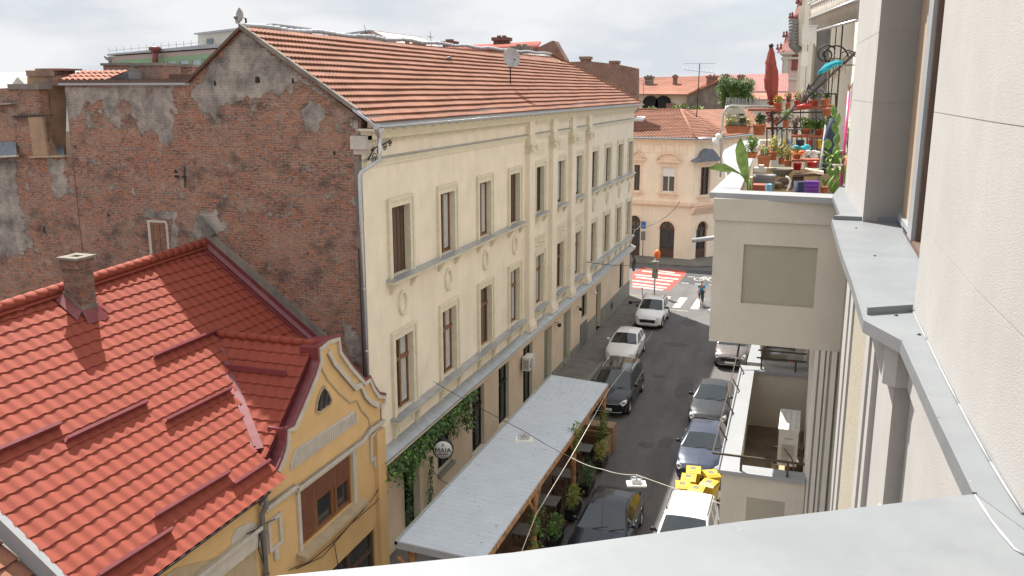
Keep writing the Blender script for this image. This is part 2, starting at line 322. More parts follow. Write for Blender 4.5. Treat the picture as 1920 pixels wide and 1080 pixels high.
M['pot'] = mat('terracotta_pot', (.42,.14,.065), .85, var=.14, scale=12, stain=.25, stcol=(.3,.2,.14))
M['soil'] = mat('soil', (.06,.045,.03), 1)
for k, c in dict(leaf_a=(.13,.25,.045), leaf_b=(.075,.16,.035), leaf_c=(.2,.3,.06), leaf_y=(.38,.33,.07), leaf_d=(.03,.075,.03), leaf_t=(.12,.19,.06), leaf_p=(.2,.13,.11)).items():
    M[k] = mat(k, c, .55, var=.3, scale=9)
M['bark'] = mat('bark', (.12,.09,.06), .95, var=.3, scale=8, bump=.5, bscale=20)
M['flower_y'] = mat('yellow_petals', (.75,.42,.03), .7); M['flower_r'] = mat('red_petals', (.6,.06,.05), .7); M['flower_v'] = mat('violet_petals', (.3,.12,.4), .7)
M['umb'] = mat('brick_red_canvas', (.27,.055,.04), .85, var=.12, scale=6)
M['grey_pl'] = mat('grey_plastic', (.17,.165,.165), .6, var=.1, scale=6)
M['pink'] = mat('magenta_plastic', (.55,.05,.2), .4); M['purple'] = mat('purple_plastic', (.22,.07,.42), .4)
M['turq'] = mat('turquoise_cloth', (.04,.42,.52), .8); M['bluecloth'] = mat('blue_tub', (.12,.35,.5), .5); M['navy'] = mat('navy_cloth', (.03,.04,.08), .8)
M['redpl'] = mat('red_plastic', (.5,.03,.03), .4); M['yelpl'] = mat('yellow_plastic', (.55,.36,.025), .45, var=.06, scale=5)
M['orange'] = mat('orange_plastic', (.85,.16,.02), .5); M['shelf'] = mat('reddish_shelf_board', (.30,.085,.05), .75, var=.15)
M['skin'] = mat('skin', (.48,.26,.18), .6); M['shirt'] = mat('blue_teal_shirt', (.02,.30,.45), .85); M['jeans'] = mat('dark_jeans', (.05,.06,.08), .9); M['hair'] = mat('grey_hair', (.25,.23,.21), .9)
M['tex'] = mat('wood_table', (.25,.15,.08), .6); M['cloth_t'] = mat('pale_table_top', (.5,.5,.48), .5)
M['signblue'] = mat('blue_sign', (.03,.13,.42), .5)
M['chrome'] = mat('chrome', (.6,.6,.6), .15, metal=1, var=.02)
M['lampglass'] = mat('lamp_lens', (.6,.62,.63), .08, var=.2, scale=20, metal=.3)
M['plate'] = mat('number_plate', (.7,.7,.68), .5, var=.02)
def glassmat(name, col, rough=.04, spec=.6):
    m, t, b, L = nmat(name); b.inputs['Base Color'].default_value = rgb(col); b.inputs['Roughness'].default_value = rough
    b.inputs['Specular IOR Level'].default_value = spec; b.inputs['IOR'].default_value = 1.6
    tc = nd(t, 'ShaderNodeTexCoord'); n = nd(t, 'ShaderNodeTexNoise', _Scale=1.4, _Detail=2); L(tc.outputs['Object'], n.inputs[0])
    bp = nd(t, 'ShaderNodeBump', _Strength=.05, _Distance=.03); L(n.outputs[0], bp.inputs['Height']); L(bp.outputs[0], b.inputs['Normal'])
    return m
M['glass'] = glassmat('window_glass', (.035,.04,.045)); M['carglass'] = glassmat('car_glass', (.015,.022,.026))
M['glass_pale'] = glassmat('pale_glass', (.3,.36,.38), .1)
def paint(name, col, metal=0.0):
    return mat(name, col, .35, var=.02, scale=2, metal=metal, coat=1.0 if max(col) > .3 else .55, spec=.25)
# ------------------------------------------------------------------ ground, road, pavements
g = MB(); g.quad((-900,-400,-.12), (900,-400,-.12), (900,1500,-.12), (-900,1500,-.12)); struct('ground', g, M['pave'])
def sheet(name, poly, z, m):
    b = MB(); b.add([(p[0], p[1], z) for p in poly], [tuple(range(len(poly)))]); return struct(name, b, m)
sheet('road', [(-10.3,-30),(-2.3,-30),(-2.3,61),(40,61),(40,78.4),(-5.5,78.4),(-9,76.7),(-14,76.9),(-60,84),(-60,64.5),(-10.3,62.5)], 0, M['asphalt'])
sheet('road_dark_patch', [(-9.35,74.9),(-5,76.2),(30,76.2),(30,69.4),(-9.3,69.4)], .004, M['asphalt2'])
def slab(name, poly, z, m, h=.13):
    b = MB(); b.prism([(p[0], p[1], z-h) for p in poly], (0,0,h)); return struct(name, b, m)
slab('pavement_left', [(-12.4,-30),(-10.42,-30),(-10.42,61.6),(-11.2,64.0),(-13.5,65),(-60,65),(-60,63),(-12.4,63)], .12, M['pave'])
slab('kerb_left', [(-10.42,-30),(-10.28,-30),(-10.28,61.7),(-10.42,61.6)], .125, M['kerb'])
slab('pavement_right', [(-2.25,-30),(.6,-30),(.6,58),(40,58),(40,61),(-.5,61),(-2.25,59)], .12, M['pave'])
slab('kerb_right', [(-2.4,-30),(-2.25,-30),(-2.25,59),(-2.4,59)], .125, M['kerb'])
slab('pavement_far', [(-60,83.8),(-14,76.6),(-9,76.4),(-5.5,78.2),(40,78.2),(40,95),(-60,95)], .12, M['pave'])
b = MB()          # red pedestrian table with pale bars
def zq(px): return [at_z(x, y, .0) for x, y in px]
red = zq([(1186,541),(1186,512),(1207,501),(1286,508),(1286,515),(1255,545)])
sheet('red_crossing', [(p.x, p.y) for p in red], .008, M['redmark'])
bars = MB()
for (a, bb) in (((1210,503),(1265,512)),((1204,508),(1276,517)),((1190,515),(1272,524)),((1192,520),(1262,528)),((1186,526),(1256,534)),((1186,532),(1250,540)),((1186,537),(1243,544))):
    p, q = at_z(*a, 0), at_z(*bb, 0); bars.quad((p.x,p.y-.27,.012),(q.x,q.y-.27,.012),(q.x,q.y+.27,.012),(p.x,p.y+.27,.012))
struct('crossing_bars', bars, M['mark'])
z = MB()
for cx in (-9.55, -8.35, -7.1, -5.85, -4.6, -3.4):
    z.quad((cx-.28,61.3,.01),(cx+.28,61.3,.01),(cx+.36,64.7,.01),(cx-.2,64.7,.01))
z.quad((-8.9,60.6,.01),(-7.4,60.5,.01),(-7.4,60.62,.01),(-8.9,60.72,.01))
struct('zebra_crossing', z, M['mark'])
z = MB()
for x0 in (-9.2,-8.1,-7.0,-5.9,-4.8): z.quad((x0,69.6,.014),(x0+.62,69.6,.014),(x0+.62,69.85,.014),(x0,69.85,.014))
for x0 in (-9.0,-7.9,-6.8): z.quad((x0,72.2,.014),(x0+.6,72.2,.014),(x0+.6,72.4,.014),(x0,72.4,.014))
struct('road_dashes', z, M['mark'])
z = MB()    # bicycle symbol
for i in range(16):
    a0, a1 = 2*math.pi*i/16, 2*math.pi*(i+1)/16
    for cx in (-8.0, -6.9):
        z.quad(*[(cx + r*math.cos(a), 71.6 + 1.3*r*math.sin(a)*1.2, .014) for r, a in ((.42,a0),(.42,a1),(.33,a1),(.33,a0))])
for a, b_ in (((-8,71.6),(-7.7,72.8)),((-7.7,72.8),(-7.0,72.7)),((-7,72.7),(-6.9,71.6)),((-7.4,71.6),(-7,73.2)),((-8,71.6),(-7.4,71.6)),((-7.7,72.8),(-7.4,71.6))):
    a, b_ = V(a), V(b_); n = (b_-a).orthogonal().normalized()*.05; z.quad((a.x+n.x,a.y+n.y,.018),(b_.x+n.x,b_.y+n.y,.018),(b_.x-n.x,b_.y-n.y,.018),(a.x-n.x,a.y-n.y,.018))
struct('bicycle_marking', z, M['mark'])
for i, (px, py) in enumerate(((1236,705),(1212,834))):
    p = at_z(px, py, 0); b = MB(); b.lathe((p.x,p.y,0), [(.001,.016),(.30,.016),(.34,.008)], 20); struct('manhole_cover', b, M['manhole'])
R4 = random.Random(11)
for i, (cx, cy, w, h) in enumerate(((-6.6,30.5,1.3,2.2),(-5.4,44,.9,3.4),(-7.0,52,1.6,1.1),(-5.2,36.5,.7,1.6),(-6.9,57.5,1.2,2.0))):
    pts = [(cx+w*.5*math.cos(a)*R4.uniform(.75,1.15), cy+h*.5*math.sin(a)*R4.uniform(.75,1.15)) for a in [2*math.pi*k/14 for k in range(14)]]
    sheet('road_patch', pts, .004, M['asphalt_patch'])
b = MB()
for (x, y, dx, dy, n) in ((-5.0,27,.02,.9,9),(-6.8,43,-.01,.8,8),(-7.0,33,.5,.12,5)):
    for k in range(n):
        x2, y2 = x+dx+R4.uniform(-.12,.12), y+dy*R4.uniform(.5,1.1); w = R4.uniform(.008,.016); b.quad((x-w,y,.006),(x+w,y,.006),(x2+w,y2,.006),(x2-w,y2,.006)); x, y = x2, y2
struct('road_cracks', b, M['tar'])
# ------------------------------------------------------------------ roofs
def tile_roof(mb, P, U, Vd, N, nu, nv, ru, rv, amp, lift, keep=None, wave='sin', seg=6, jit=0, mi=0):
    """P top corner, U along the ridge, Vd down the slope, N normal; nu ribs x nv courses, each course a row of its own with a real lip"""
    P, U, Vd, N = V(P), V(U), V(Vd), V(N)
    def prof(k):
        a = k / seg
        if wave == 'sin': return amp * (math.sin(2*math.pi*a) * .5 + .5)
        return amp * max(0, math.sin(math.pi*a)) ** .7 if a < 1 else 0        # round hump
    for j in range(nv):
        vs = []; cols = nu*seg + 1
        wob = [(.5*math.sin(j*1.7 + .09*i/seg*3) + .5*math.sin(j*.9 + .023*i)) * jit for i in range(cols)]
        for (v, l) in ((j*rv, 0.0), ((j+.5)*rv, lift*.5), ((j+1)*rv + .02, lift), ((j+1)*rv + .02, lift), ((j+1)*rv - .004, -.01)):
            for i in range(cols):
                h = prof(i % seg) + l if l >= 0 else -.012
                vv = v + (wob[i] if v > 0 and j < nv-1 else 0)
                vs.append(P + U*(i*ru/seg) + Vd*vv + N*(h + wob[i]*.4))
        fs = []
        for r in (0, 1, 3):
            for i in range(cols-1):
                if keep:
                    c = (vs[r*cols+i] + vs[(r+1)*cols+i+1]) / 2
                    if not keep(c): continue
                fs.append((r*cols+i, (r+1)*cols+i, (r+1)*cols+i+1, r*cols+i+1))
        used = sorted({i for f in fs for i in f}); mp = {a: k for k, a in enumerate(used)}
        mb.add([vs[i] for i in used], [tuple(mp[i] for i in f) for f in fs], mi, True)
    return mb
# ------------------------------------------------------------------ the long cream building
FX = -12.2
CB = thing('apartment_building', (FX, 22.9, 0), 'long cream building with orange tiled roof, brick gable end and ivy over its first door', 'building')
A_ = V((-15.9, 22.9, 16.75)); E_ = V((-11.72, 22.9, 14.05))
sl = (E_ - A_); SL = sl.length; sl.normalize(); rn = sl.cross(V((0,1,0))); rn = rn if rn.z > 0 else -rn
RF = V((-16.6, 57.5, 17.2)); HE = V((-11.72, 63.6, 14.05))
def hipkeep(c):      # inside the slope: below the ridge line, before the hip line
    t = (c.x - RF.x) / (HE.x - RF.x); ylim = RF.y + (HE.y - RF.y) * max(0, t)
    return c.y < ylim + .05
b = MB(); tile_roof(b, A_ + V((0,-.12,.02)), (0,1,0), sl, rn, 205, 15, .2, SL/15, .028, .075, hipkeep, 'hump', 4, jit=.03)
b.build('tiled_roof', M['terra'], CB)
b = MB()       # roof body under the tiles, back slope, hip end
RB = V((-19.6, 22.9, 14.2)); RBf = V((-21.5, 63.6, 14.05))
Rf2 = V((-16.55, 57.4, 17.1))
b.add([A_-V((0,0,.04)), Rf2, HE-V((0,0,.05)), E_-V((0,0,.04)), RB, RBf], [(0,3,2,1),(0,1,5,4),(1,2,5)])
b.build('roof_back_slope', M['terra'], CB)
b = MB()       # whitish mortared ridge + hip caps
n = 88
for i in range(n):
    p = A_.lerp(RF, i/n); q = A_.lerp(RF, (i+.97)/n); j = V((0,0,.03*math.sin(i*.7)+random.uniform(-.012,.012)))
    b.tube([p+V((0,0,.05))+j, q+V((0,0,.07))+j], [.062,.078], 7)
b.build('ridge_cap', M['farroof'], CB)
b = MB()
for i in range(22):
    p = RF.lerp(HE, i/22); q = RF.lerp(HE, (i+.97)/22); b.tube([p+V((0,0,.07)), q+V((0,0,.1))], [.09,.11], 7)
b.build('hip_cap', M['terra'], CB)
b = MB()       # zinc skirt above the gutter, verge trim
b.quad(E_+V((-.42,-.14,.335)), E_+V((-.42,41.0,.335)), E_+V((.06,41.0,.0)), E_+V((.06,-.14,.0)))
b.prism([E_+V((-.42,-.14,.33)), E_+V((.06,-.14,-.005)), E_+V((.06,-.14,-.05)), E_+V((-.42,-.14,.25))], (0,41,0))
b.build('eave_flashing', M['white_lead'], CB)
b = MB(); n0 = V((0,-1,0))
b.prism([A_+V((-.02,-.17,.12)), E_+V((-.5,-.17,.44)), E_+V((-.5,-.17,.30)), A_+V((-.02,-.17,-.02))], (0,.16,0))
b.build('verge_mortar', M['plaster_grey'], CB)
b = MB(); b.prism([E_+V((-.6,-.2,.46)), E_+V((.1,-.2,-.02)), E_+V((.1,-.2,-.09)), E_+V((-.6,-.2,.36))], (0,.3,0)); b.build('verge_flashing', M['zinc'], CB)
b = MB(); GX, GZ = E_.x + .1, E_.z - .06; n = 60
prof = [(GX + .085*math.cos(a), GZ + .085*math.sin(a)) for a in [math.pi + math.pi*k/8 for k in range(9)]]
vs = [(x, y, zz) for y in (22.7, 64.0) for x, zz in prof]; b.add(vs, [(k, k+1, 10+k, 9+k) for k in range(8)], 0, True)
b.add([(x, 22.7, zz) for x, zz in prof], [tuple(range(9))]); b.tube([(GX+.085,22.7,GZ),(GX+.085,64,GZ)], .014, 6)
for i in range(58): y = 23.2 + i*.71; b.bar((GX+.1,y,GZ+.03),(GX-.02,y,GZ-.12),.035,.012); b.bar((GX-.02,y,GZ-.12),(GX-.2,y,GZ-.02),.035,.012)
b.build('gutter', M['galv'], CB)
b = MB(); b.box((FX,22.75,13.86),(E_.x+.02,64,13.92)); b.box((FX,22.9,13.74),(-11.9,63.9,13.86)); b.box((FX,22.95,13.60),(-12.0,63.8,13.74)); b.box((FX,23,13.44),(-12.12,63.7,13.6)); b.build('cornice', M['sage'], CB)
b = MB()
for i in range(118): y = 23.3 + i*.14; b.box((-12.12,y,13.49),(-12.075,y+.06,13.62))
b.build('dentils', M['sage'], CB)['kind'] = 'stuff'
b = MB(); b.box((FX,23.0,12.92),(-12.10,63.7,13.0)); b.box((FX,23,12.8),(-12.14,63.7,12.92)); b.build('string_course', M['sage'], CB)
b = MB(); b.prism([(FX,22.95,13.06),(-12.07,22.95,13.0),(FX,22.95,13.0)], (0,40.8,0)); b.build('string_course_top', M['zinc'], CB)
# facade sheet with real openings
bay = [24.3,28.12,32.0,35.75,39.55,43.25,46.96,50.72,54.4,58.12,61.65]
OW = 1.3
ops = []
for y in bay: ops.append(('u', y+.33, y+.33+OW, 9.28, 11.45)); ops.append(('l', y+.33, y+.33+OW, 4.75, 7.22))
def fy(px, py): return at_x(px, py, FX).y
def fz(px, py): return at_x(px, py, FX).z
gops = [('door', 'ivy', fy(765,700)-.0, 0, .12, 3.05), ]
G = [ ('dark_door', 25.05, 26.3, .12, 3.0), ('window', 27.9, 29.25, 1.25, 3.15), ('tall', 31.4, 32.8, .5, 3.2), ('tall', 34.6, 36.0, .5, 3.2), ('tall', 38.1, 39.55, .12, 3.15),
      ('niche', 41.55, 42.95, .12, 3.1), ('niche', 45.25, 46.8, .12, 3.1), ('small', 49.3, 50.6, 1.75, 3.2), ('door', 53.0, 54.35, .12, 3.05), ('window', 60.1, 61.5, 1.2, 3.1)]
for k, y0, y1, z0, z1 in G: ops.append(('g', y0, y1, z0, z1))
def facade(mb, X, y0, y1, z0, z1, ops, depth=.35, rev=0, mi_low=None, zlow=0):
    ys = sorted({y0, y1, *[o[1] for o in ops], *[o[2] for o in ops]}); zs = sorted({z0, z1, zlow or z0, *[o[3] for o in ops], *[o[4] for o in ops]})
    ys = [y for y in ys if y0 <= y <= y1]; zs = [q for q in zs if z0 <= q <= z1]
    for i in range(len(ys)-1):
        for j in range(len(zs)-1):
            cy, cz = (ys[i]+ys[i+1])/2, (zs[j]+zs[j+1])/2
            if any(o[1] < cy < o[2] and o[3] < cz < o[4] for o in ops): continue
            mb.quad((X,ys[i],zs[j]),(X,ys[i+1],zs[j]),(X,ys[i+1],zs[j+1]),(X,ys[i],zs[j+1]), (mi_low if cz < zlow else 0) if mi_low is not None else 0)
    for o in ops:
        _, a, b_, c, d = o[:5]
        mb.quad((X,a,c),(X-depth,a,c),(X-depth,a,d),(X,a,d), rev); mb.quad((X,b_,c),(X,b_,d),(X-depth,b_,d),(X-depth,b_,c), rev)
        mb.quad((X,a,d),(X-depth,a,d),(X-depth,b_,d),(X,b_,d), rev); mb.quad((X,a,c),(X,b_,c),(X-depth,b_,c),(X-depth,a,c), rev)
b = MB(); facade(b, FX, 22.9, 63.7, 0, 13.9, ops, .32, 1, 2, 3.8); b.build('street_wall', [M['cream'], M['sage'], M['cream_low']], CB)
b = MB(); b.quad((FX,63.7,0),(-26,63.7,0),(-26,63.7,14),(FX,63.7,14)); b.quad((-26,63.7,0),(-26,23,0),(-26,23,13.5),(-26,63.7,13.5)); b.build('rear_walls', M['cream_low'], CB)
b = MB(); b.quad((FX-.9,23,0.1),(FX-.9,63.6,.1),(FX-.9,63.6,13.4),(FX-.9,23,13.4)); b.build('dark_rooms', M['interior'], CB)
# plinth (grey-green, from the fourth door to the corner)
for a, c, hh in ((40.2,41.5,.5),(43.0,45.2,.5),(46.85,49.25,.55),(50.65,52.95,1.25),(54.4,63.7,1.25)): b = MB(); b.box((FX,a,.1),(FX+.05,c,hh)); b.build('plinth', M['sage_dk'], CB)
for a, c, hh, o in ((41.6,42.9,.35,.02),(45.3,46.75,.3,.1)): b = MB(); b.box((FX-.3,a,.1),(FX+o,c,hh)); b.build('door_step', M['sage_dk'], CB)
# surrounds, sills, ledge, panels
b = MB()
def frame(mb, X, y0, y1, z0, z1, w, t, top=None, bottom=False):
    top = top or w
    mb.box((X,y0-w,z0),(X+t,y0,z1)); mb.box((X,y1,z0),(X+t,y1+w,z1)); mb.box((X,y0-w,z1),(X+t+.003,y1+w,z1+top))
    if bottom: mb.box((X,y0-w,z0-w),(X+t+.003,y1+w,z0))
for i, y in enumerate(bay):
    for z0, z1 in ((9.24,11.45),(4.7,7.22)):
        s = MB(); frame(s, FX, y+.33, y+.33+OW, z0, z1, .17, .06, .2)
        frame(s, FX, y+.33-.17, y+.33+OW+.17, z0, z1+.2, .10, .10, .09)
        if z0 < 6 and i in (4,5,6): s.box((FX,y+.06,7.52),(FX+.05,y+1.9,8.1)); s.box((FX,y+.02,8.1),(FX+.12,y+1.94,8.18))
        s.build('window_surround', M['sage'], CB)
    if i in (4,5,6):
        s = MB(); s.box((FX,y+.2,12.02),(FX+.03,y+1.75,12.55)); s.build('frieze_panel', M['sage'], CB)
        s = MB()
        for k in range(14): s.lathe((FX+.05,y+.2+.12*k+.06,7.8+.12*math.sin(k*1.9)), [(.001,.05),(.07,.02),(.075,-.01)], 8, axis=(1,0,0))
        s.build('carved_panel', M['sage'], CB)
b.v.clear()
def sill(name, y0, y1, z, out, h, brackets):
    s = MB(); s.prism([(FX,y0,z+.05),(FX+out,y0,z),(FX+out,y0,z-.03),(FX,y0,z-.03)], (0,y1-y0,0)); s.build(name + '_flashing', M['zinc'], CB)
    s = MB(); s.box((FX,y0+.02,z-.03-h),(FX+out-.03,y1-.02,z-.03)); s.box((FX,y0+.06,z-.03-h-.06),(FX+out-.09,y1-.06,z-.03-h))
    for q in brackets: s.prism([(FX,q,z-.1-h),(FX+out-.08,q,z-.1-h),(FX+.05,q,z-.4-h),(FX,q,z-.4-h)], (0,.2,0))
    s.build(name, M['sage'], CB)
sill('upper_sill', 24.2, 37.75, 9.22, .3, .07, [y+d for y in bay[:4] for d in (.1,1.65)])
sill('upper_sill', 50.7, 63.6, 9.22, .3, .07, [y+d for y in bay[7:] for d in (.1,1.65)])
for y in bay[4:7]: sill('upper_sill', y+.02, y+1.95, 9.22, .28, .07, [y+.1, y+1.6])
sill('lower_sill', 24.2, 37.75, 4.66, .32, .06, []); sill('lower_sill', 50.7, 63.6, 4.66, .32, .06, [])
for y in bay[4:7]: sill('lower_sill', y+.02, y+1.95, 4.66, .34, .06, [])
for y in bay:
    for q in (.02, 1.72): s = MB(); s.prism([(FX,y+q,4.57),(FX+.22,y+q,4.57),(FX+.06,y+q,3.98),(FX,y+q,3.98)], (0,.2,0)); s.build('sill_bracket', M['sage'], CB)
    s = MB(); frame(s, FX, y+.52, y+1.42, 4.13, 4.45, .05, .05, .05, True); s.build('parapet_panel', M['cream'], CB)
    s = MB(); s.box((FX,y+.52,4.13),(FX+.022,y+1.42,4.45)); s.build('parapet_panel_field', M['sage'], CB)
s = MB(); s.prism([(FX,23.0,3.98),(FX+.42,23.0,3.80),(FX+.42,23.0,3.74),(FX,23.0,3.74)], (0,40.8,0)); s.build('ledge_flashing', M['zinc'], CB)
s = MB(); s.box((FX,23.0,3.62),(FX+.36,63.78,3.74)); s.box((FX,23.0,3.5),(FX+.2,63.75,3.62)); s.build('ledge', M['cream'], CB)
# ovals
for y in [q for i, q in enumerate(bay) if i not in (4,5,6)]:
    s = MB(); c = V((FX+.02, y+1.0, 8.3)); pts = [c + V((0, .26*math.cos(a), .36*math.sin(a))) for a in [2*math.pi*k/28 for k in range(28)]]
    s.tube(pts, .062, 8, closed=True); s.build('oval_medallion', M['sage'], CB)
# pilasters
for y in (38.35,42.15,45.85,49.55):
    s = MB(); s.box((FX,y,4.35),(FX+.2,y+.85,12.35)); s.box((FX,y-.08,3.9),(FX+.3,y+.93,4.2)); s.box((FX,y-.04,4.2),(FX+.25,y+.89,4.35)); s.box((FX,y+.05,12.98),(FX+.2,y+.8,13.6))
    s.build('pilaster', M['cream'], CB)
    s = MB(); s.box((FX,y-.08,12.28),(FX+.3,y+.93,12.36)); s.box((FX,y-.02,12.36),(FX+.26,y+.87,12.55)); s.box((FX,y-.1,12.55),(FX+.34,y+.95,12.64)); s.box((FX,y-.02,12.64),(FX+.24,y+.87,12.98))
    for k in (0, 1):
        for r in (.12, .07): s.lathe((FX+.26,y+.08+k*.69,12.42), [(r,-.02),(r,.06),(.01,.07)], 12, axis=(1,0,0))
    s.build('capital', M['sage'], CB)
# windows
def window(parent, X, y0, y1, z0, z1, kind='sash', wood='wood', cur=0):
    X -= .22; w = .075
    f = MB()
    if kind == 'shutter':
        f.box((X,y0,z0),(X+.04,y1,z1)); n = 5
        for k in range(n+1): yy = y0 + (y1-y0)*k/n; f.box((X+.04,yy-.012,z0),(X+.06,yy+.012,z1))
        f.build('roller_shutter', M['wood_dk'], parent); return
    f.box((X,y0,z0),(X+.07,y0+w,z1)); f.box((X,y1-w,z0),(X+.07,y1,z1)); f.box((X,y0,z0),(X+.068,y1,z0+w)); f.box((X,y0,z1-w),(X+.068,y1,z1))
    ym = (y0+y1)/2; f.box((X+.004,ym-.06,z0),(X+.085,ym+.06,z1))
    if kind == 'transom': zt = z0 + (z1-z0)*.68; f.box((X+.002,y0,zt-.06),(X+.1,y1,zt+.06))
    fr = f.build('window', M[wood], parent)
    p = MB(); p.quad((X+.03,y0+.03,z0+.03),(X+.03,y1-.03,z0+.03),(X+.03,y1-.03,z1-.03),(X+.03,y0+.03,z1-.03)); p.build('pane', M['glass'], fr)
    if cur:
        c = MB()
        for s_ in (0, 1):
            a = y0+.1 if s_ == 0 else y1-.1; wd = .38*(1 if s_ == 0 else -1)
            vs = [(X+.034+.004*(k % 2), a + wd*k/6, zz) for k in range(7) for zz in (z0+.12, z1-.12)]
            c.add(vs, [(2*k,2*k+2,2*k+3,2*k+1) for k in range(6)])
        c.build('curtain', M['curtain'], fr)
for i, y in enumerate(bay):
    window(CB, FX, y+.33, y+.33+OW, 9.28, 11.45, 'shutter' if i in (0,3,10) else 'sash', 'wood' if i in (1,2) else 'wood_dk', i in (1,2,5,6))
    window(CB, FX, y+.33, y+.33+OW, 4.75, 7.22, 'transom', 'wood', i % 3 != 2)
for k, y0, y1, z0, z1 in G:
    if k in ('niche','door'): 
        s = MB(); s.box((FX-.3,y0,z0),(FX-.24,y1,z1)); s.box((FX-.24,(y0+y1)/2-.04,z0),(FX-.2,(y0+y1)/2+.04,z1)); s.build('door', M['sage_dk'] if k == 'niche' else M['wood_dk'], CB)
    elif k == 'dark_door': 
        s = MB(); s.box((FX-.3,y0,z0),(FX-.25,y0+.08,z1)); s.box((FX-.3,y1-.08,z0),(FX-.25,y1,z1)); s.box((FX-.3,y0,z1-.5),(FX-.24,y1,z1-.42)); s.build('door', M['black'], CB)
    else: window(CB, FX, y0, y1, z0, z1, 'transom' if k == 'tall' else 'sash', 'black')
s = MB(); s.box((FX-.02,27.85,1.1),(FX+.12,29.3,1.25)); s.build('window_sill', M['sage_dk'], CB)
s = MB(); s.box((FX,49.0,.15),(FX+.06,50.5,1.55)); s.box((FX+.06,49.72,.2),(FX+.08,49.76,1.5)); s.box((FX+.06,49.0,.15),(FX+.075,49.08,1.55)); s.build('metal_hatch', M['grey_pl'], CB)
s = MB(); s.box((FX,57.2,.55),(FX+.06,57.8,.95)); s.build('vent_grille', M['black'], CB)
s = MB(); s.box((FX,24.6,.12),(FX+.9,26.8,.3)); s.build('doorstep', M['stone_w'], CB)
# gable wall: dense sheet with a traced mask of where old render still clings
GY = 22.9
def gp(px, py): p = at_y(px, py, GY); return (p.x, p.z)
def inside(pt, poly):
    x, y = pt; c = False
    for i in range(len(poly)):
        (x1, y1), (x2, y2) = poly[i-1], poly[i]
        if (y1 > y) != (y2 > y) and x < (x2-x1)*(y-y1)/(y2-y1) + x1: c = not c
    return c
def sdf(pt, poly):
    d = 1e9; x, y = pt
    for i in range(len(poly)):
        (x1, y1), (x2, y2) = poly[i-1], poly[i]; L2 = (x2-x1)**2 + (y2-y1)**2 or 1e-9
        t = max(0, min(1, ((x-x1)*(x2-x1) + (y-y1)*(y2-y1))/L2)); d = min(d, math.hypot(x-x1-t*(x2-x1), y-y1-t*(y2-y1)))
    return d if inside(pt, poly) else -d
PL = [[(375,150),(455,50),(520,75),(640,170),(600,180),(560,150),(540,175),(500,178),(455,190),(410,200),(405,222),(380,215),(372,200),(360,170)],
      [(104,158),(350,150),(330,165),(250,172),(245,190),(200,190),(160,196),(140,230),(120,210)],
      [(240,165),(325,168),(325,250),(318,280),(308,272),(290,250),(262,245),(245,215)],
      [(190,180),(215,182),(225,235),(200,220)], [(150,195),(172,220),(182,240),(160,235)],
      [(-40,300),(28,298),(38,380),(66,470),(30,480),(-40,475)], [(88,300),(124,296),(124,372),(105,380),(92,330)],
      [(650,225),(700,215),(700,250),(690,300),(668,300),(668,260)], [(362,400),(405,395),(420,430),(395,470),(370,440)],
      [(270,395),(330,395),(335,488),(318,490),(322,410),(276,410)], [(640,600),(690,640),(690,700),(650,660)], [(672,380),(690,380),(692,700),(680,640)],
      [(560,200),(600,190),(610,225),(590,250),(570,235)],[(488,140),(520,138),(520,170),(492,165)]]
PLW = [[gp(*p) for p in q] for q in PL]
def wallmesh(outline, name, parent, step=.11, faces=True):
    xs = [p[0] for p in outline]; zs = [p[1] for p in outline]; x0, z0 = min(xs), min(zs)
    nx = round((max(xs)-x0)/step); nz = int((max(zs)-z0)/step)+1; sx_ = (max(xs)-x0)/nx; cx_ = x0 + (max(xs)-x0)/2
    mb = MB(); ix = {}
    bm = []
    for i in range(nx+1):
        for j in range(nz+1): bm.append((x0+i*sx_, z0+j*step))
    keep = [inside((cx_+(p[0]-cx_)*.9995, p[1]+.002), outline) for p in bm]
    idx = {}
    fs = []
    for i in range(nx):
        for j in range(nz):
            q = [i*(nz+1)+j, (i+1)*(nz+1)+j, (i+1)*(nz+1)+j+1, i*(nz+1)+j+1]
            if all(keep[k] for k in q): fs.append(q)
    used = sorted({k for f in fs for k in f}); mp = {k: n for n, k in enumerate(used)}
    mb.add([(bm[k][0], GY, bm[k][1]) for k in used], [tuple(mp[k] for k in f) for f in fs])
    vals = [max([max(-1, min(1, sdf(bm[k], q)*1.6)) for q in PLW] + [-.16 if bm[k][1] > 11.2 else -.24]) for k in used]
    ob = mb.build(name, M['brick'], parent)
    at = ob.data.attributes.new('plaster', 'FLOAT', 'POINT'); at.data.foreach_set('value', vals)
    b2 = MB(); b2.prism([(p[0], GY+.012, p[1]) for p in outline], (0,.4,0)); o2 = b2.build('wall_body', M['brick'], parent)
    at = o2.data.attributes.new('plaster', 'FLOAT', 'POINT'); at.data.foreach_set('value', [-.35]*len(o2.data.vertices))
    return ob
gable_out = [gp(356,151), gp(450,56), gp(455,52), gp(462,56), (A_.x+.2,A_.z-.15), (E_.x-.45,E_.z+.13), (FX-.02,13.7), (FX-.02,0), gp(356,900)]
gable_out[-1] = (gp(356,151)[0], 0)
wallmesh(gable_out, 'gable_wall', CB)
b = MB(); p0, p1 = at_y(352,153,GY), at_y(455,50,GY); b.prism([p0+V((0,-.12,.02)), p1+V((0,-.12,.04)), p1+V((0,-.12,-.06)), p0+V((0,-.12,-.08))], (0,.6,0)); b.build('gable_coping', M['wood_dk'], CB)
b = MB(); b.box((-12.42,22.86,3.5),(-12.2,22.9,13.0)); b.build('corner_render', M['plaster_grey'], CB)
b = MB(); b.box((-12.45,22.72,13.35),(-12.0,23.2,13.72)); b.box((-12.4,22.8,13.2),(-12.1,23.1,13.35)); b.build('cornice_return', M['stone_w'], CB)
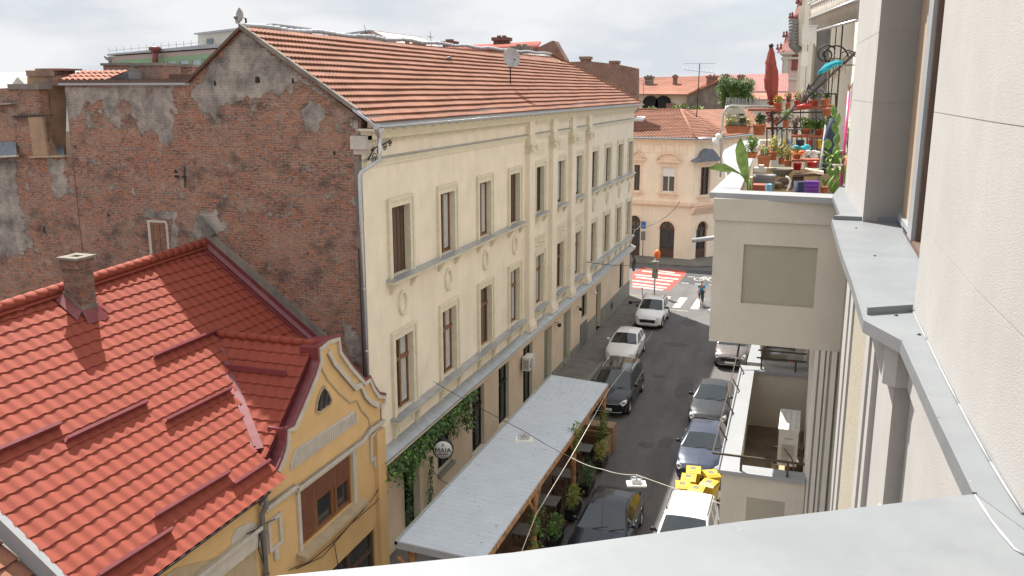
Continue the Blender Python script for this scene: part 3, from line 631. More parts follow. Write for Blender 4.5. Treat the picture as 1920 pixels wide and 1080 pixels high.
# downpipe at the corner
b = MB(); b.lathe((GX-.02,22.95,GZ-.3), [(.06,0),(.12,.12),(.15,.2),(.15,.26)], 12)
b.tube([(GX-.02,22.95,GZ-.28),(GX-.02,22.95,13.05),(FX+.03,22.78,12.7),(FX+.0,22.74,12.6),(FX+.0,22.74,4.9)], .058, 10)
for zz in (11.2, 9.3, 7.4, 6.0): b.lathe((FX,22.74,zz), [(.075,0),(.075,.05)], 10)
b.build('downpipe', M['galv'], CB)
b = MB(); b.tube([(FX-.1,22.7,10.5),(FX-.08,22.7,6.0)], .02, 6); b.build('cable_conduit', M['iron'], CB)
# wrought bracket
b = MB(); c0 = V((FX+.05, 23.15, 13.0))
b.tube([c0+V((0,0,0)), c0+V((.1,.3,.35)), c0+V((.15,.9,.45)), c0+V((.1,1.3,.5))], .022, 6)
def spiral(mb, c, r, t, ax1, ax2, rr=.015, a0=0, flip=1):
    mb.tube([V(c) + (V(ax1)*math.cos(a0+flip*q) + V(ax2)*math.sin(a0+flip*q)) * r*(1 - q/(t*2*math.pi)*.85) for q in [t*2*math.pi*k/26 for k in range(27)]], rr, 5)
for yy, zz, r in ((.25,.05,.17),(.55,.22,.14),(.15,.3,.1),(.95,.32,.12),(1.3,.42,.11)): spiral(b, c0+V((.1,yy,zz)), r, 1.6, (0,1,0), (0,0,1))
solo('wrought_iron_bracket', b, M['iron'], 'black wrought iron scroll bracket high on the corner of the cream facade', 'bracket')
# ------------------------------------------------------------------ brick firewall house to the left
BW = thing('brick_house', (-20, GY, 0), 'old brick house with patches of grey render and a flat parapet beside the big gable', 'house')
xl, xr = at_y(121,160,GY).x, gp(356,151)[0]
wallmesh([(xl, at_y(121,160,GY).z), (xr, at_y(356,151,GY).z), (xr, 0), (xl, 0)], 'party_wall', BW)
zw = at_y(121,160,GY).z
b = MB(); b.box((xl-.15,GY-.1,zw+.0),(xr,GY+.3,zw+.07)); b.build('parapet_trim', M['farroof'], BW)
b = MB(); b.box((xl-.2,GY-.08,zw+.07),(xr,GY+.5,zw+.17)); b.box((xl+3.2,GY+1.0,zw+.05),(xr+.3,GY+1.3,zw+.34)); b.build('parapet_coping', M['wood_dk'], BW)
b = MB(); tile_roof(b, (xl-.2,GY+1.1,zw+.45), (1,0,0), V((0,-1,-.3)).normalized(), V((0,-.3,1)).normalized(), 8, 3, .23, .36, .05, .04, None, 'sin'); b.build('tile_strip', M['terra_far'], BW)
b = MB(); b.quad((xl,GY+1.3,zw+.2),(xr,GY+1.3,zw+.2),(xr,GY+14,zw-.8),(xl,GY+14,zw-.8)); b.build('rear_roof', M['farroof'], BW)
b = MB(); q_ = at_y(121,182,GY); b.quad((xl-.02,GY+.02,at_y(121,182,GY).z),(xl-.02,GY+.02,at_y(124,296,GY).z),(xl-.02-.42,GY+1.3,at_y(117,268,GY+1.3).z),(xl-.02-.62,GY+1.3,at_y(98,156,GY+1.3).z)); b.build('rendered_jamb', M['stone_w'], BW)
# small window in the party wall
w = MB(); p, q = at_y(277,412,GY), at_y(321,486,GY); y0 = GY-.02
w.box((p.x,y0-.02,q.z),(p.x+.1,y0+.02,p.z)); w.box((q.x-.08,y0-.02,q.z),(q.x,y0+.02,p.z)); w.box((p.x,y0-.023,p.z-.07),(q.x,y0+.02,p.z)); w.box((p.x-.03,y0-.08,q.z-.05),(q.x+.05,y0+.02,q.z+.02))
wf = w.build('window', M['stone_w'], BW)
w = MB(); a0, a1 = p.x+.1, q.x-.08; z0, z1 = q.z+.03, p.z-.07
for x in (a0, (a0+a1)/2-.05, a1-.07): w.box((x,y0-.005,z0),(x+.09,y0+.03,z1))
w.box((a0,y0-.007,z0),(a1,y0+.03,z0+.08)); w.box((a0,y0-.007,z1-.08),(a1,y0+.03,z1)); w.build('frame', M['wood'], wf)
w = MB(); w.quad((a0,y0+.01,z0),(a1,y0+.01,z0),(a1,y0+.01,z1),(a0,y0+.01,z1)); w.build('pane', M['brick_far'], wf)
for i, (px, py, w_, h_) in enumerate(((83,430,4,12),(403,156,4,8),(330,322,6,5),(332,331,9,4),(203,403,5,4),(627,287,4,6),(483,150,9,10),(549,152,4,8),(140,275,3,4))):
    p, q = at_y(px-w_/2,py-h_/2,GY-.004), at_y(px+w_/2,py+h_/2,GY-.004); w = MB(); w.add([(p.x,GY-.004,p.z),((p.x+q.x)/2,GY-.004,p.z+.03),(q.x,GY-.004,p.z-.01),(q.x+.01,GY-.004,q.z),((p.x+q.x)/2,GY-.004,q.z-.02),(p.x-.01,GY-.004,q.z+.01)], [(0,1,2,3,4,5)]); w.build('putlog_hole', M['interior'], CB if px > 356 else BW)
w = MB(); w.tube([at_y(345,312,GY-.04), at_y(347,352,GY-.04)], .018, 5); w.box((at_y(343,330,GY).x,GY-.06,at_y(343,333,GY).z),(at_y(349,330,GY).x,GY,at_y(343,329,GY).z)); w.build('tie_anchor', M['iron'], BW)
w = MB(); w.bar(at_y(372,408,GY-.08), at_y(401,441,GY-.08), .2, .16); w.build('broken_beam_stub', M['plaster_grey'], CB)
# chimneys on the wall house
def chimney(name, pxs, Y, dy, label, m='brick_plain', cap=.08, group='chimneys on the old roofs', extra=0):
    (x0, y0), (x1, y1) = pxs; a, c = at_y(x0, y1, Y), at_y(x1, y0, Y)
    t = thing(name, ((a.x+c.x)/2, Y+dy/2, a.z-extra), label, 'chimney', group)
    b = MB(); b.box((a.x,Y,a.z-extra),(c.x,Y+dy,c.z-cap)); b.build('stack', M[m], t)
    b = MB(); b.box((a.x-.06,Y-.06,c.z-cap),(c.x+.06,Y+dy+.06,c.z)); 
    n = max(1, int((c.x-a.x)/.7))
    for k in range(n): cx = a.x + (c.x-a.x)*(k+.5)/n; b.box((cx-.13,Y+dy/2-.13,c.z),(cx+.13,Y+dy/2+.13,c.z+.03))
    b.build('cap', M['plaster_grey'], t); return t
chimney('chimney', ((196,118),(242,152)), 25.5, .9, 'brick chimney at the left end of the row on the flat parapet', extra=.5)
chimney('chimney', ((245,118),(304,150)), 25.2, .9, 'wide mottled brick chimney in the middle of the parapet row', 'brick_far', extra=.5)
chimney('chimney', ((325,121),(359,147)), 26.5, .7, 'small brick chimney tucked beside the sloping edge of the big gable', extra=.5)
b = MB(); p, q = at_y(206,152,24.3), at_y(240,131,24.3); b.box((p.x,24.3,p.z-.3),(q.x,24.9,q.z)); b.box((p.x-.03,24.27,q.z),(q.x+.03,24.93,q.z+.04))
solo('roof_vent_box', b, M['grey_pl'], 'grey sheet metal vent box in front of the left parapet chimney', 'vent', )
# left stack block: two piers, orange-rendered shaft, low dark roof
LP = thing('ruined_brick_pier', (at_y(60,300,GY).x, GY, 0), 'ruined brick pier with a broken cap and a strip of orange render', 'wall')
b = MB(); o = [at_y(*p, GY) for p in [(-60,168),(20,165),(22,160),(70,158),(73,200),(78,262),(92,290),(121,296)]]
o[-1].x = xl+.02; o += [V((xl+.02, GY, 0)), V((o[0].x, GY, 0))]
wallmesh([(p.x, p.z) for p in o], 'pier_wall', LP)
b = MB(); p, q = at_y(48,300,GY+.7), at_y(112,134,GY+.7); 
a1, a2, a3, a4 = at_y(52,300,GY+.7), at_y(92,300,GY+.7), at_y(95,143,GY+.7), at_y(51,143,GY+.7)
b.prism([a1, a2, a3, a4], (0,.7,0)); b.build('rear_stack', M['plaster_warm'], LP)
b = MB(); p, q = at_y(49,143,GY+.6), at_y(112,128,GY+.6); b.box((p.x,GY+.6,p.z),(q.x-.25,GY+1.5,q.z-.06)); b.box((p.x+.4,GY+.6,q.z-.06),(q.x,GY+1.55,q.z)); b.box((p.x+.6,GY+.65,p.z-.3),(q.x-.05,GY+1.4,p.z)); b.build('stack_head', M['brick_plain'], LP)
b = MB(); p, q = at_y(15,166,GY-.06), at_y(72,159,GY-.06); b.box((p.x,GY-.08,p.z-.02),(q.x,GY+.5,q.z+.03)); b.build('pier_cap', M['plaster_grey'], LP)
b = MB(); pts = [at_y(*p, GY-.05) for p in [(52,218),(79,218),(85,268),(88,278),(90,293),(62,293),(60,276)]]; b.prism(pts, (0,.1,0)); b.build('orange_render_strip', M['plaster_warm'], LP)
b = MB(); p, q = at_y(24,219,GY-.05), at_y(97,216,GY-.05); b.bar(p, q, .05, .05); b.build('iron_tie', M['iron'], LP)
b = MB(); p, q = at_y(60,294,GY-.06), at_y(123,293,GY-.06); b.bar(p, q, .2, .045); b.build('ledge', M['stone_y'], LP)
b = MB(); p, q, r, s = at_y(88,292,GY+.05), at_y(121,293,GY+.05), at_y(118,267,GY+1.6), at_y(88,268,GY+1.6); b.quad(p, q, r, s); b.build('low_roof', M['slate'], LP)
b = MB(); p, q, r, s = at_y(84,300,GY+1.7), at_y(125,300,GY+1.7), at_y(118,150,GY+1.7), at_y(84,150,GY+1.7); b.quad(p, q, r, s); b.build('courtyard_wall', M['brick_far'], LP)
b = MB(); b.prism([at_y(-60,200,GY-.25), at_y(20,195,GY-.25), at_y(20,193,GY-.25), at_y(-60,197,GY-.25)], (0,.5,0)); b.build('sill_strip', M['white_lead'], LP)
b = MB(); b.quad(at_y(-60,296,GY-.3), at_y(32,293,GY-.3), at_y(29,266,GY-.05), at_y(-60,266,GY-.05)); b.build('lean_to_roof', M['slate'], LP)
b = MB(); b.bar(at_y(-60,297,GY-.33), at_y(33,292,GY-.33), .1, .06); b.build('lean_to_edge', M['stone_w'], LP)
# ------------------------------------------------------------------ yellow house
YX = -11.95
YH = thing('yellow_house', (YX, 17, 0), 'low yellow house with a red metal tile roof and a scrolled pediment', 'house')
def yp(px, py, dx=0): p = at_x(px, py, YX); return V((YX+dx, p.y, p.z))
n_ = V((.6021, 0, .7984)); vd = V((.7984, 0, -.6021))
RT = V((-17.75, 11.35, 10.24))
def rk(c): return c.x > -17.72 + (22.9 - c.y)*.043
def rk2(c):
    t = min(1, abs(19.92-c.y)/2.4)
    return rk(c) and not (17.45 < c.y and c.x > -15.2+2.75*t)
b = MB(); tile_roof(b, RT, (0,1,0), vd, n_, 35, 23, .33, .329, .042, .03, rk2, 'sin', 8); b.build('metal_tile_roof', M['redroof'], YH)
b = MB(); e0 = RT + vd*7.45
b.add([RT-n_*.1, V((-17.7,22.9,10.14)), V((-12.6,22.9,10.24-5.15*.754))-n_*.1, V((-12.6,17.3,10.24-5.15*.754))-n_*.1, V((e0.x,17.3,e0.z))-n_*.1, e0-n_*.1, V((-24,11.35,6)), V((-24,22.9,6))], [(0,5,4,3,2,1),(0,1,7,6)]); b.build('roof_deck', M['burg'], YH)
b = MB(); r0, r1 = V((-17.25,11.2,10.02)), V((-17.72,22.88,10.36))
for i in range(34): b.tube([r0.lerp(r1,i/34), r0.lerp(r1,(i+1.03)/34)], [.125,.14], 10)
b.build('ridge_cap', M['redroof'], YH)
b = MB(); b.bar(r0+V((.13,0,-.12)), r1+V((.13,0,-.12)), .1, .05); b.build('ridge_flashing', M['redroof'], YH)
b = MB(); a, c = V((-17.7,22.72,10.30)), V((-12.7,22.72,10.30-5*.754))
b.prism([a, c, c+V((0,.16,.2)), a+V((0,.16,.22))], (0,.02,.0)); b.bar(a+V((0,-.12,-.02)), c+V((0,-.12,-.02)), .12, .05); b.bar(a+V((0,.1,.22)), c+V((0,.1,.22)), .06, .1)
b.build('wall_flashing', M['burg'], YH)
b = MB(); b.bar(a+V((0,.14,.42)), c+V((0,.14,.38)), .1, .22); b.build('mortar_fillet', M['plaster_grey'], YH)
# snow guards
for (x0,y0),(x1,y1) in (((286,676),(402,628)),((122,833),(273,762)),((-30,865),(110,804)),((308,797),(430,736)),((286,978),(427,893)),((180,1090),(319,1001)),((434,917),(502,872))):
    p, q = at_pl(x0,y0,RT,n_), at_pl(x1,y1,RT,n_); q.x += (0); d = (q-p).normalized(); m_ = (p+q)/2; L = (q-p).length/2
    b = MB(); u = n_; b.obox(m_+u*.11, d*L, u*.085, vd*.008); b.obox(m_+u*.19-vd*.03, d*L, vd*.035, u*.006); b.obox(m_+u*.03-vd*.05, d*L, vd*.06, u*.006)
    b.build('snow_guard', M['burg'], YH)
# dormer roof behind the pediment
dr = V((-15.35,19.92,8.35)); dv = V((0,-2.35,-2.1)).normalized(); dn = V((0,-dv.z,dv.y)); dn = dn if dn.z > 0 else -dn
def dk(c): t = (dr.y-c.y)/2.35; return c.x > -15.35+2.75*t*1.03 and c.x < -12.2
b = MB(); tile_roof(b, dr, (1,0,0), dv, dn, 11, 10, .33, .329, .042, .03, dk, 'sin', 8)
b.build('dormer_roof', M['redroof'], YH)
b = MB(); b.add([dr-dn*.02, V((-12.2,19.92,8.33)), V((-12.2,22.4,6.1)), V((-12.55,22.4,6.1)), V((-12.2,17.5,6.12)), V((-12.5,17.5,6.1))], [(0,1,2,3),(0,5,4,1)]); b.build('dormer_back', M['burg'], YH)
b = MB()
for i in range(9): b.tube([dr+V((i*.35,0,.06)), dr+V((i*.35+.37,0,.06))], [.10,.115], 9)
b.build('dormer_ridge_cap', M['redroof'], YH)
b = MB(); v0 = dr+V((-.05,-.05,.09)); v1 = V((-12.47,17.50,6.34)); b.bar(v0, v1, .28, .03); b.bar(v0+V((-.1,0,.05)), v1+V((-.1,0,.05)), .05, .06); b.build('valley_flashing', M['burg'], YH)
b = MB(); b.bar(V((-14.6,19.1,7.78)), V((-12.6,19.1,7.78)), .03, .14); b.build('snow_guard', M['burg'], YH)
# pediment
out = [(486,946),(500,915),(512,897),(520,879),(528,862),(533,845),(536,828),(537,805),(550,799),(560,777),(574,744),(591,702),(598,677),(596,653),(616,637),(634,632),(637,658),(658,688),(683,716),(692,709),(700,727),(709,740),(721,742),(720,757),(713,768),(714,790)]
op = [yp(*p) for p in out]
poly = op[:-1] + [V((YX,op[-2].y,5.05)), V((YX,op[0].y,5.05))]
b = MB(); b.prism(poly, (-.55,0,0), 0, 1); b.build('pediment', [M['yellow'], M['burg']], YH)
def ribbon(mb, pts, w, t, x0=0, side=1):
    pts = [V(p) for p in pts]; n = len(pts); offs = []
    for i in range(n):
        d = (pts[min(i+1,n-1)] - pts[max(i-1,0)]); d.x = 0; d.normalize(); offs.append(V((0,-d.z,d.y))*side)
    vs = []
    for p, o in zip(pts, offs):
        for k, (a, h) in enumerate(((0,0),(0,t),(w,t),(w,0))): q = p + o*a; vs.append((YX + x0 + h, q.y, q.z))
    fs = [(i*4+k, i*4+k+1, i*4+5+k, i*4+4+k) for i in range(n-1) for k in range(3)] + [(0,1,2,3), tuple((n-1)*4+k for k in (3,2,1,0))]
    return mb.add(vs, fs)
b = MB(); ribbon(b, op[:25], .11, .07, 0, -1); b.build('pediment_edge', M['stone_w'], YH)
b = MB(); ribbon(b, [yp(*p) for p in out[:24]], -.1, .03, 0, -1); b.build('coping_sheet', M['burg'], YH)
b = MB(); pr = [yp(*p) for p in ((612,664),(622,684),(642,708),(663,732),(673,727),(681,746),(692,758),(706,765))]; ribbon(b, pr, .17, .05, 0, 1); ribbon(b, pr, .05, .09, 0, 1); b.build('scroll_moulding', M['stone_w'], YH)
b = MB(); ribbon(b, [yp(*p) for p in ((600,690),(612,712),(634,738),(656,757),(668,753),(676,770),(690,786),(692,800))], .05, .03, 0, 1); b.build('inner_moulding', M['stone_y'], YH)
tri = [(606,722),(614,732),(621,748),(618,761),(610,765),(599,775),(590,772),(592,752),(599,732)]
b = MB(); ribbon(b, [yp(*p) for p in tri+tri[:1]], .05, .05, 0, -1); f = b.build('gable_window', M['stone_y'], YH)
b = MB(); b.add([yp(*p, .012) for p in tri], [tuple(range(9))]); b.build('pane', M['glass'], f)
b = MB(); b.bar(yp(603,726,.03), yp(597,773,.03), .03); b.bar(yp(612,733,.03), yp(607,766,.03), .03); b.build('glazing_bar', M['wood_dk'], f)
pan = [(543,882),(543,869),(551,842),(556,840),(652,777),(658,770),(669,777),(668,792)]
b = MB(); b.prism([yp(*p) for p in pan], (.035,0,0)); pb = b.build('ribbed_panel', M['stone_w'], YH)
b = MB()
for i in range(34):
    t = i/33; p = yp(546+121*t, 880-88*t, .035); q = yp(551+113*t, 846-72*t, .035); b.bar(p, q, .035, .03)
b.build('ribs', M['stone_w'], pb)
b = MB(); ribbon(b, [yp(*p) for p in ((493,949),(550,908),(552,914),(676,822),(690,802),(715,785))], .16, .1, 0, -1); ribbon(b, [yp(*p) for p in ((493,949),(550,908),(552,914),(676,822),(690,802),(715,785))], .06, .16, 0, -1); b.build('cornice', M['stone_w'], YH)
b = MB(); ya, yb = 11.35, yp(718,860).y
wy = [yp(559,950).y, yp(661,900).y]; wz = [4.15+0, 0]
WT = yp(600,888).z; w00 = yp(567,1030).y; w11 = yp(662,945).y; wtop = yp(656,848).z; wbot = yp(664,940).z
ops2 = [('w', w00, w11, wbot, wtop), ('s', yp(640,1000).y-1.6, yp(702,985).y, .4, yp(702,990).z)]
facade(b, YX, ya, yb, 0, 5.05, ops2, .25, 0); b.quad((YX-.003,ya,5.05),(YX-.003,op[0].y+.1,5.05),(YX-.003,op[0].y+.1,5.7),(YX-.003,ya,5.7)); b.build('street_wall', M['yellow'], YH)
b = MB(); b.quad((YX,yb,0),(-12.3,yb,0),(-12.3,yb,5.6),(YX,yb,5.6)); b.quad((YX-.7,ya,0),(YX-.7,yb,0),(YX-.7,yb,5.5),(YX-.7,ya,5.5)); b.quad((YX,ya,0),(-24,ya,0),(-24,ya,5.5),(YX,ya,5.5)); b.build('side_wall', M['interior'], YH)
b = MB()     # upper band, left of the pipe
b.box((YX,11.4,4.35),(YX+.07,yp(487,960).y,4.75)); b.box((YX,11.4,4.75),(YX+.14,yp(487,960).y,4.85)); b.build('band_moulding', M['stone_w'], YH)
b = MB(); b.box((YX-.01,w00-.16,wbot-.05),(YX+.05,w00-.02,wtop)); b.build('carved_jamb', M['stone_w'], YH); b = MB(); b.box((YX-.01,w11+.02,wbot-.05),(YX+.05,w11+.2,wtop)); b.build('carved_jamb', M['stone_w'], YH)
b = MB(); b.prism([(YX,w00-.3,wbot-.03),(YX+.28,w00-.3,wbot-.08),(YX+.28,w00-.3,wbot-.2),(YX,w00-.3,wbot-.2)], (0,w11-w00+.75,0)); b.build('window_sill', M['stone_y'], YH)
# big window: three bays, blinds
b = MB(); W = w11-w00; y1_, y2_ = w00+W*.30, w00+W*.70
for y in (w00, y1_-.05, y2_-.05, w11-.09): b.box((YX-.2,y,wbot),(YX-.06,y+.1,wtop))
b.box((YX-.2,w00,wbot),(YX-.065,w11,wbot+.1)); b.box((YX-.2,w00,wtop-.08),(YX-.065,w11,wtop)); b.box((YX-.17,y1_+.05,wbot+.1),(YX-.1,y1_+.17,wtop)); b.box((YX-.17,y2_-.2,wbot+.1),(YX-.1,y2_-.05,wtop)); wf = b.build('window', M['wood'], YH)
b = MB(); b.quad((YX-.15,w00,wbot),(YX-.15,w11,wbot),(YX-.15,w11,wtop),(YX-.15,w00,wtop)); b.build('pane', M['glass'], wf)
for y0, y1, zz in ((w00+.08,y1_-.04,wbot+.08),(y1_+.04,y2_-.04,wtop-.72),(y2_+.04,w11-.08,wtop-.85)):
    b = MB(); n = int((wtop-zz)/.05)
    for k in range(n): b.box((YX-.09,y0,wtop-.05*(k+1)+.008),(YX-.05,y1,wtop-.05*k))
    b.build('blind', M['blind'], wf)
s0, s1, sz1 = ops2[1][1], ops2[1][2], ops2[1][4]
b = MB(); b.box((YX-.2,s0,.4),(YX-.14,s1,sz1)); b.build('shop_pane', M['glass'], YH)
b = MB()
for y in (s0, s1-.12, (s0+s1)/2+.2): b.box((YX-.2,y,.4),(YX-.06,y+.12,sz1))
b.box((YX-.19,s0,sz1-.75),(YX-.065,s1,sz1-.63)); b.build('shop_frame', M['wood_dk'], YH)
b = MB(); c = V((YX-.12, s1-.95, sz1-1.35))
b.tube([c+V((0,.16*math.cos(a),.12*math.sin(a))) for a in [2*math.pi*k/14 for k in range(15)]], .03, 6)
b.tube([c+V((0,.16*math.cos(a),.3+.14*math.sin(a))) for a in [2*math.pi*k/14 for k in range(-4,6)]], .03, 6); b.build('shop_lettering', M['white'], YH)
for (x0,y0),(x1,y1) in (((691,802),(714,856)),((498,960),(526,990))):
    p, q = yp(x0,y0), yp(x1,y1); za = max(p.z, q.z); a, c = min(p.y,q.y), max(p.y,q.y); 
    if c-a < .5: c = a+.62
    b = MB(); frame(b, YX, a+.1, c-.1, za-1.0, za-.35, .1, .06, .1, True); b.box((YX,a+.2,za-1.4),(YX+.06,c-.2,za-1.1)); b.build('pilaster_frame', M['stone_w'], YH)
b = MB(); b.prism([yp(*p, .012) for p in ((433,1012),(441,992),(470,977),(480,984),(480,1010),(444,1044),(436,1040))], (-.01,0,0)); b.build('bare_plaster_patch', M['stone_w'], YH)
b = MB(); b.prism([yp(*p, .012) for p in ((300,1085),(330,1065),(428,1040),(478,1008),(482,1085))], (-.01,0,0)); b.build('bare_plaster_patch', M['stone_y'], YH)
b = MB(); b.box((YX,yb-.55,0),(YX+.12,yb,4.9)); b.build('corner_pilaster', M['yellow'], YH)
GE = e0 + V((.02,0,-.08))
b = MB(); prof = [(GE.x+.06+.075*math.cos(a), GE.z+.0+.075*math.sin(a)) for a in [math.pi+math.pi*k/8 for k in range(9)]]; yl = yp(489,940).y
vs = [(x,y,zz) for y in (11.3,yl) for x, zz in prof]; b.add(vs, [(k,k+1,10+k,9+k) for k in range(8)], 0, True); b.tube([(GE.x+.135,11.3,GE.z),(GE.x+.135,yl,GE.z)], .013, 6)
b.add([(x,yl,zz) for x, zz in prof], [tuple(range(9))]); b.build('gutter', M['iron'], YH)
b = MB(); py_ = yl-.12; b.tube([(GE.x+.06,py_,GE.z-.06),(GE.x+.06,py_,GE.z-.3),(YX+.1,py_,GE.z-.55),(YX+.1,py_,.2)], .065, 10)
for zz in (4.6,3.5,2.4,1.3): b.lathe((YX+.1,py_,zz), [(.08,0),(.08,.06)], 10)
b.build('downpipe', M['grey_pl'], YH)
b = MB()
for pl in ([(420,1040),(480,985),(510,972)],[(535,1068),(575,1052),(625,1010),(648,985),(700,940),(720,915)],[(548,1066),(600,1042),(640,995),(690,938),(725,885)],[(478,985),(484,1020),(492,1075)],[(620,1013),(628,1060)],[(455,1000),(480,988),(478,1030),(490,1060)]):
    b.tube([yp(x, y, .1) for x, y in pl], .013, 5)
solo('facade_cables', b, M['iron'], 'bundle of black cables sagging across the yellow facade under the wide window', 'cables')
# chimney on the red roof
cc = at_pl(152,575,RT,n_) ; CH = thing('chimney', (cc.x, cc.y, cc.z-.3), 'free-standing sooty brick chimney with crumbling cap on the red roof', 'chimney')
tz = at_y(148,480,cc.y).z; cx, cy = cc.x+.02, cc.y
b = MB(); b.box((cx-.24,cy-.25,cc.z-.6),(cx+.24,cy+.25,tz-.28)); b.box((cx-.27,cy-.285,tz-.28),(cx+.27,cy+.285,tz-.07))
for k in range(0): b.obox((cx+random.uniform(-.16,.16),cy-.25,random.uniform(cc.z+.1,tz-.3)), (.08,0,0),(0,.012,0),(0,0,.03)); b.obox((cx+.24,cy+random.uniform(-.17,.17),random.uniform(cc.z+.1,tz-.3)), (.012,0,0),(0,.08,0),(0,0,.03))
b.build('stack', M['brick_soot'], CH)
b = MB(); b.box((cx-.31,cy-.33,tz-.06),(cx+.31,cy-.11,tz)); b.box((cx-.31,cy+.11,tz-.06),(cx+.31,cy+.33,tz)); b.box((cx-.31,cy-.11,tz-.06),(cx-.12,cy+.11,tz-.003)); b.box((cx+.12,cy-.11,tz-.06),(cx+.31,cy+.11,tz-.003)); b.build('cap', M['plaster_grey'], CH)
b = MB()
for sx, sy in ((-1,-1),(1,-1),(1,1),(-1,1)): pass
def onroof(x): return RT.z - (x-RT.x)*.754
for a, c in (((-.27,-.28),(.27,-.28)),((.27,-.28),(.27,.28)),((.27,.28),(-.27,.28)),((-.27,.28),(-.27,-.28))):
    p, q = V((cx+a[0],cy+a[1],onroof(cx+a[0])+.2)), V((cx+c[0],cy+c[1],onroof(cx+c[0])+.2)); o = V((a[0]+c[0],a[1]+c[1],0)).normalized()*.16
    p2, q2 = V((p.x+o.x+a[0]*.3, p.y+o.y+a[1]*.3, 0)), V((q.x+o.x+c[0]*.3, q.y+o.y+c[1]*.3, 0)); p2.z = onroof(p2.x)+.08; q2.z = onroof(q2.x)+.08; b.quad(p, q, q2, p2)
b.build('flashing', M['burg'], CH)
b = MB(); b.prism([(cx-.26,cy-.27,onroof(cx-.26)),(cx+.26,cy-.27,onroof(cx+.26)),(cx+.26,cy-.27,onroof(cx+.26)+.27),(cx-.26,cy-.27,onroof(cx-.26)+.25)], (0,.54,0)); b.build('mortar_collar', M['plaster_grey'], CH)
# neighbour roof bottom left
NH = thing('orange_roofed_house', (-14,8,0), 'house with a weathered orange clay tile roof below the red metal roof', 'house')
b = MB(); tile_roof(b, RT+V((0,-6.1,-.42)), (0,1,0), vd, n_, 20, 18, .30, .42, .05, .06, None, 'hump', 6); b.build('tiled_roof', M['terra'], NH)
b = MB(); b.box((-17,5.2,0),(YX,11.3,5.0)); b.build('wall', M['yellow'], NH)
b = MB(); p = RT+V((0,-.08,.0)); b.prism([p+n_*.06, p+vd*7.5+n_*.06, p+vd*7.5-n_*.3, p-n_*.3], (0,.14,0)); b.build('verge_board', M['white_lead'], NH)
# ------------------------------------------------------------------ terrace awning
AW = thing('terrace_canopy', (-8.6, 27, 0), 'long grey ribbed metal canopy on log posts over the street terrace', 'canopy')
b = MB(); y = 19.7
while y < 34.75:
    for dy, zz in ((0,.0),(.03,.025),(.06,.025),(.09,0)): pass
    y += .25
nn = 60; vs = []; fs = []; st = []
for i in range(nn):
    y0 = 19.75 + i*.25
    st += [(y0,0),(y0+.17,0),(y0+.19,.022),(y0+.23,.022)]
st.append((19.75+nn*.25,0))
for y, h in st: vs += [(-9.85,y,3.14+h),(-7.42,y,3.0+h),(-7.42,y,2.93),(-9.85,y,3.07)]
for i in range(len(st)-1): fs += [tuple((i+1)*4+k if q else i*4+k for k, q in ((0,0),(1,0),(1,1),(0,1))), (i*4+3,(i+1)*4+3,(i+1)*4+2,i*4+2), (i*4+1,i*4+2,(i+1)*4+2,(i+1)*4+1), (i*4,(i+1)*4,(i+1)*4+3,i*4+3)]
fs += [(0,3,2,1), tuple(len(vs)-4+k for k in range(4))]
b = MB(); b.add(vs, fs); b.build('roof_sheet', M['sheet'], AW); R6 = random.Random(9); b = MB()
for k in range(46): x, y = R6.uniform(-9.75,-7.5), R6.uniform(20,34.6); b.leaf((x,y,3.075-(x+9.85)*.0576+.09), (R6.uniform(-1,1),R6.uniform(-1,1),.05), R6.uniform(.04,.10), R6.uniform(.02,.05))
b.build('fallen_leaves', M['bark'], AW)['kind'] = 'stuff'
b = MB(); b.box((-9.93,19.7,3.06),(-9.85,34.8,3.17)); b.prism([(-9.93,19.7,2.96),(-7.4,19.7,2.82),(-7.4,19.7,3.02),(-9.93,19.7,3.16)], (0,.05,0)); b.prism([(-9.93,34.75,2.96),(-7.4,34.75,2.82),(-7.4,34.75,3.02),(-9.93,34.75,3.16)], (0,.05,0))
b.build('edge_trim', M['white_lead'], AW)
b = MB(); b.bar((-7.42,19.8,2.87),(-7.42,34.7,2.87),.07,.16); b.bar((-9.7,19.8,3.0),(-9.7,34.7,3.0),.07,.16); b.build('wall_plate', M['post'], AW)
for y in (34.35,29.5,24.6,20.2):
    for x in (-7.5, -9.7):
        s = MB(); rr = [.1+.015*math.sin(k*2.1) for k in range(8)]; s.tube([(x+.02*math.sin(k*1.3),y+.02*math.cos(k),.1+k*(2.75 if x>-8 else 2.85)/7) for k in range(8)], rr, 9); s.build('post', M['post'], AW)
        s = MB(); s.tube([(x,y-.05,2.1),(x,y-.75,2.85)], .06, 7); s.tube([(x,y+.05,2.1),(x,y+.7 if y<34 else y+.3,2.85)], .06, 7); s.build('brace', M['post'], AW)
s = MB(); s.box((-10.2,19.9,.01),(-7.3,34.7,.12)); s.build('deck', M['wood_dk'], AW)
b = MB(); b.box((-9.6,34.3,.12),(-7.2,34.4,1.05)); b.box((-9.6,34.25,.98),(-7.2,34.36,1.06)); b.box((-8.9,33.6,1.3),(-7.6,33.66,1.34)); b.box((-7.35,33.0,.1),(-7.15,34.9,.95)); b.box((-9.0,34.5,.1),(-7.1,35.2,1.2)); b.build('end_screen', M['tex'], AW)
def leafmats(ms): return [M[m] for m in ms]
def planter(x, y, i, kind, label):
    t = thing('planter', (x, y, .12), label, 'planter', 'planters along the terrace edge')
    s = MB(); s.box((x-.17,y-.55,.12),(x+.17,y+.55,.5)); s.box((x-.19,y-.57,.46),(x+.19,y+.57,.52)); s.build('trough', M['black'], t)
    s = MB()
    for k in range(8): s.clump((x+random.uniform(-.12,.08), y+random.uniform(-.45,.45), .6+random.uniform(-.05,.35)), random.uniform(.12,.3), 75, .10, .05, 0, 2, 1.3)
    s.build('foliage', leafmats(kind), t)
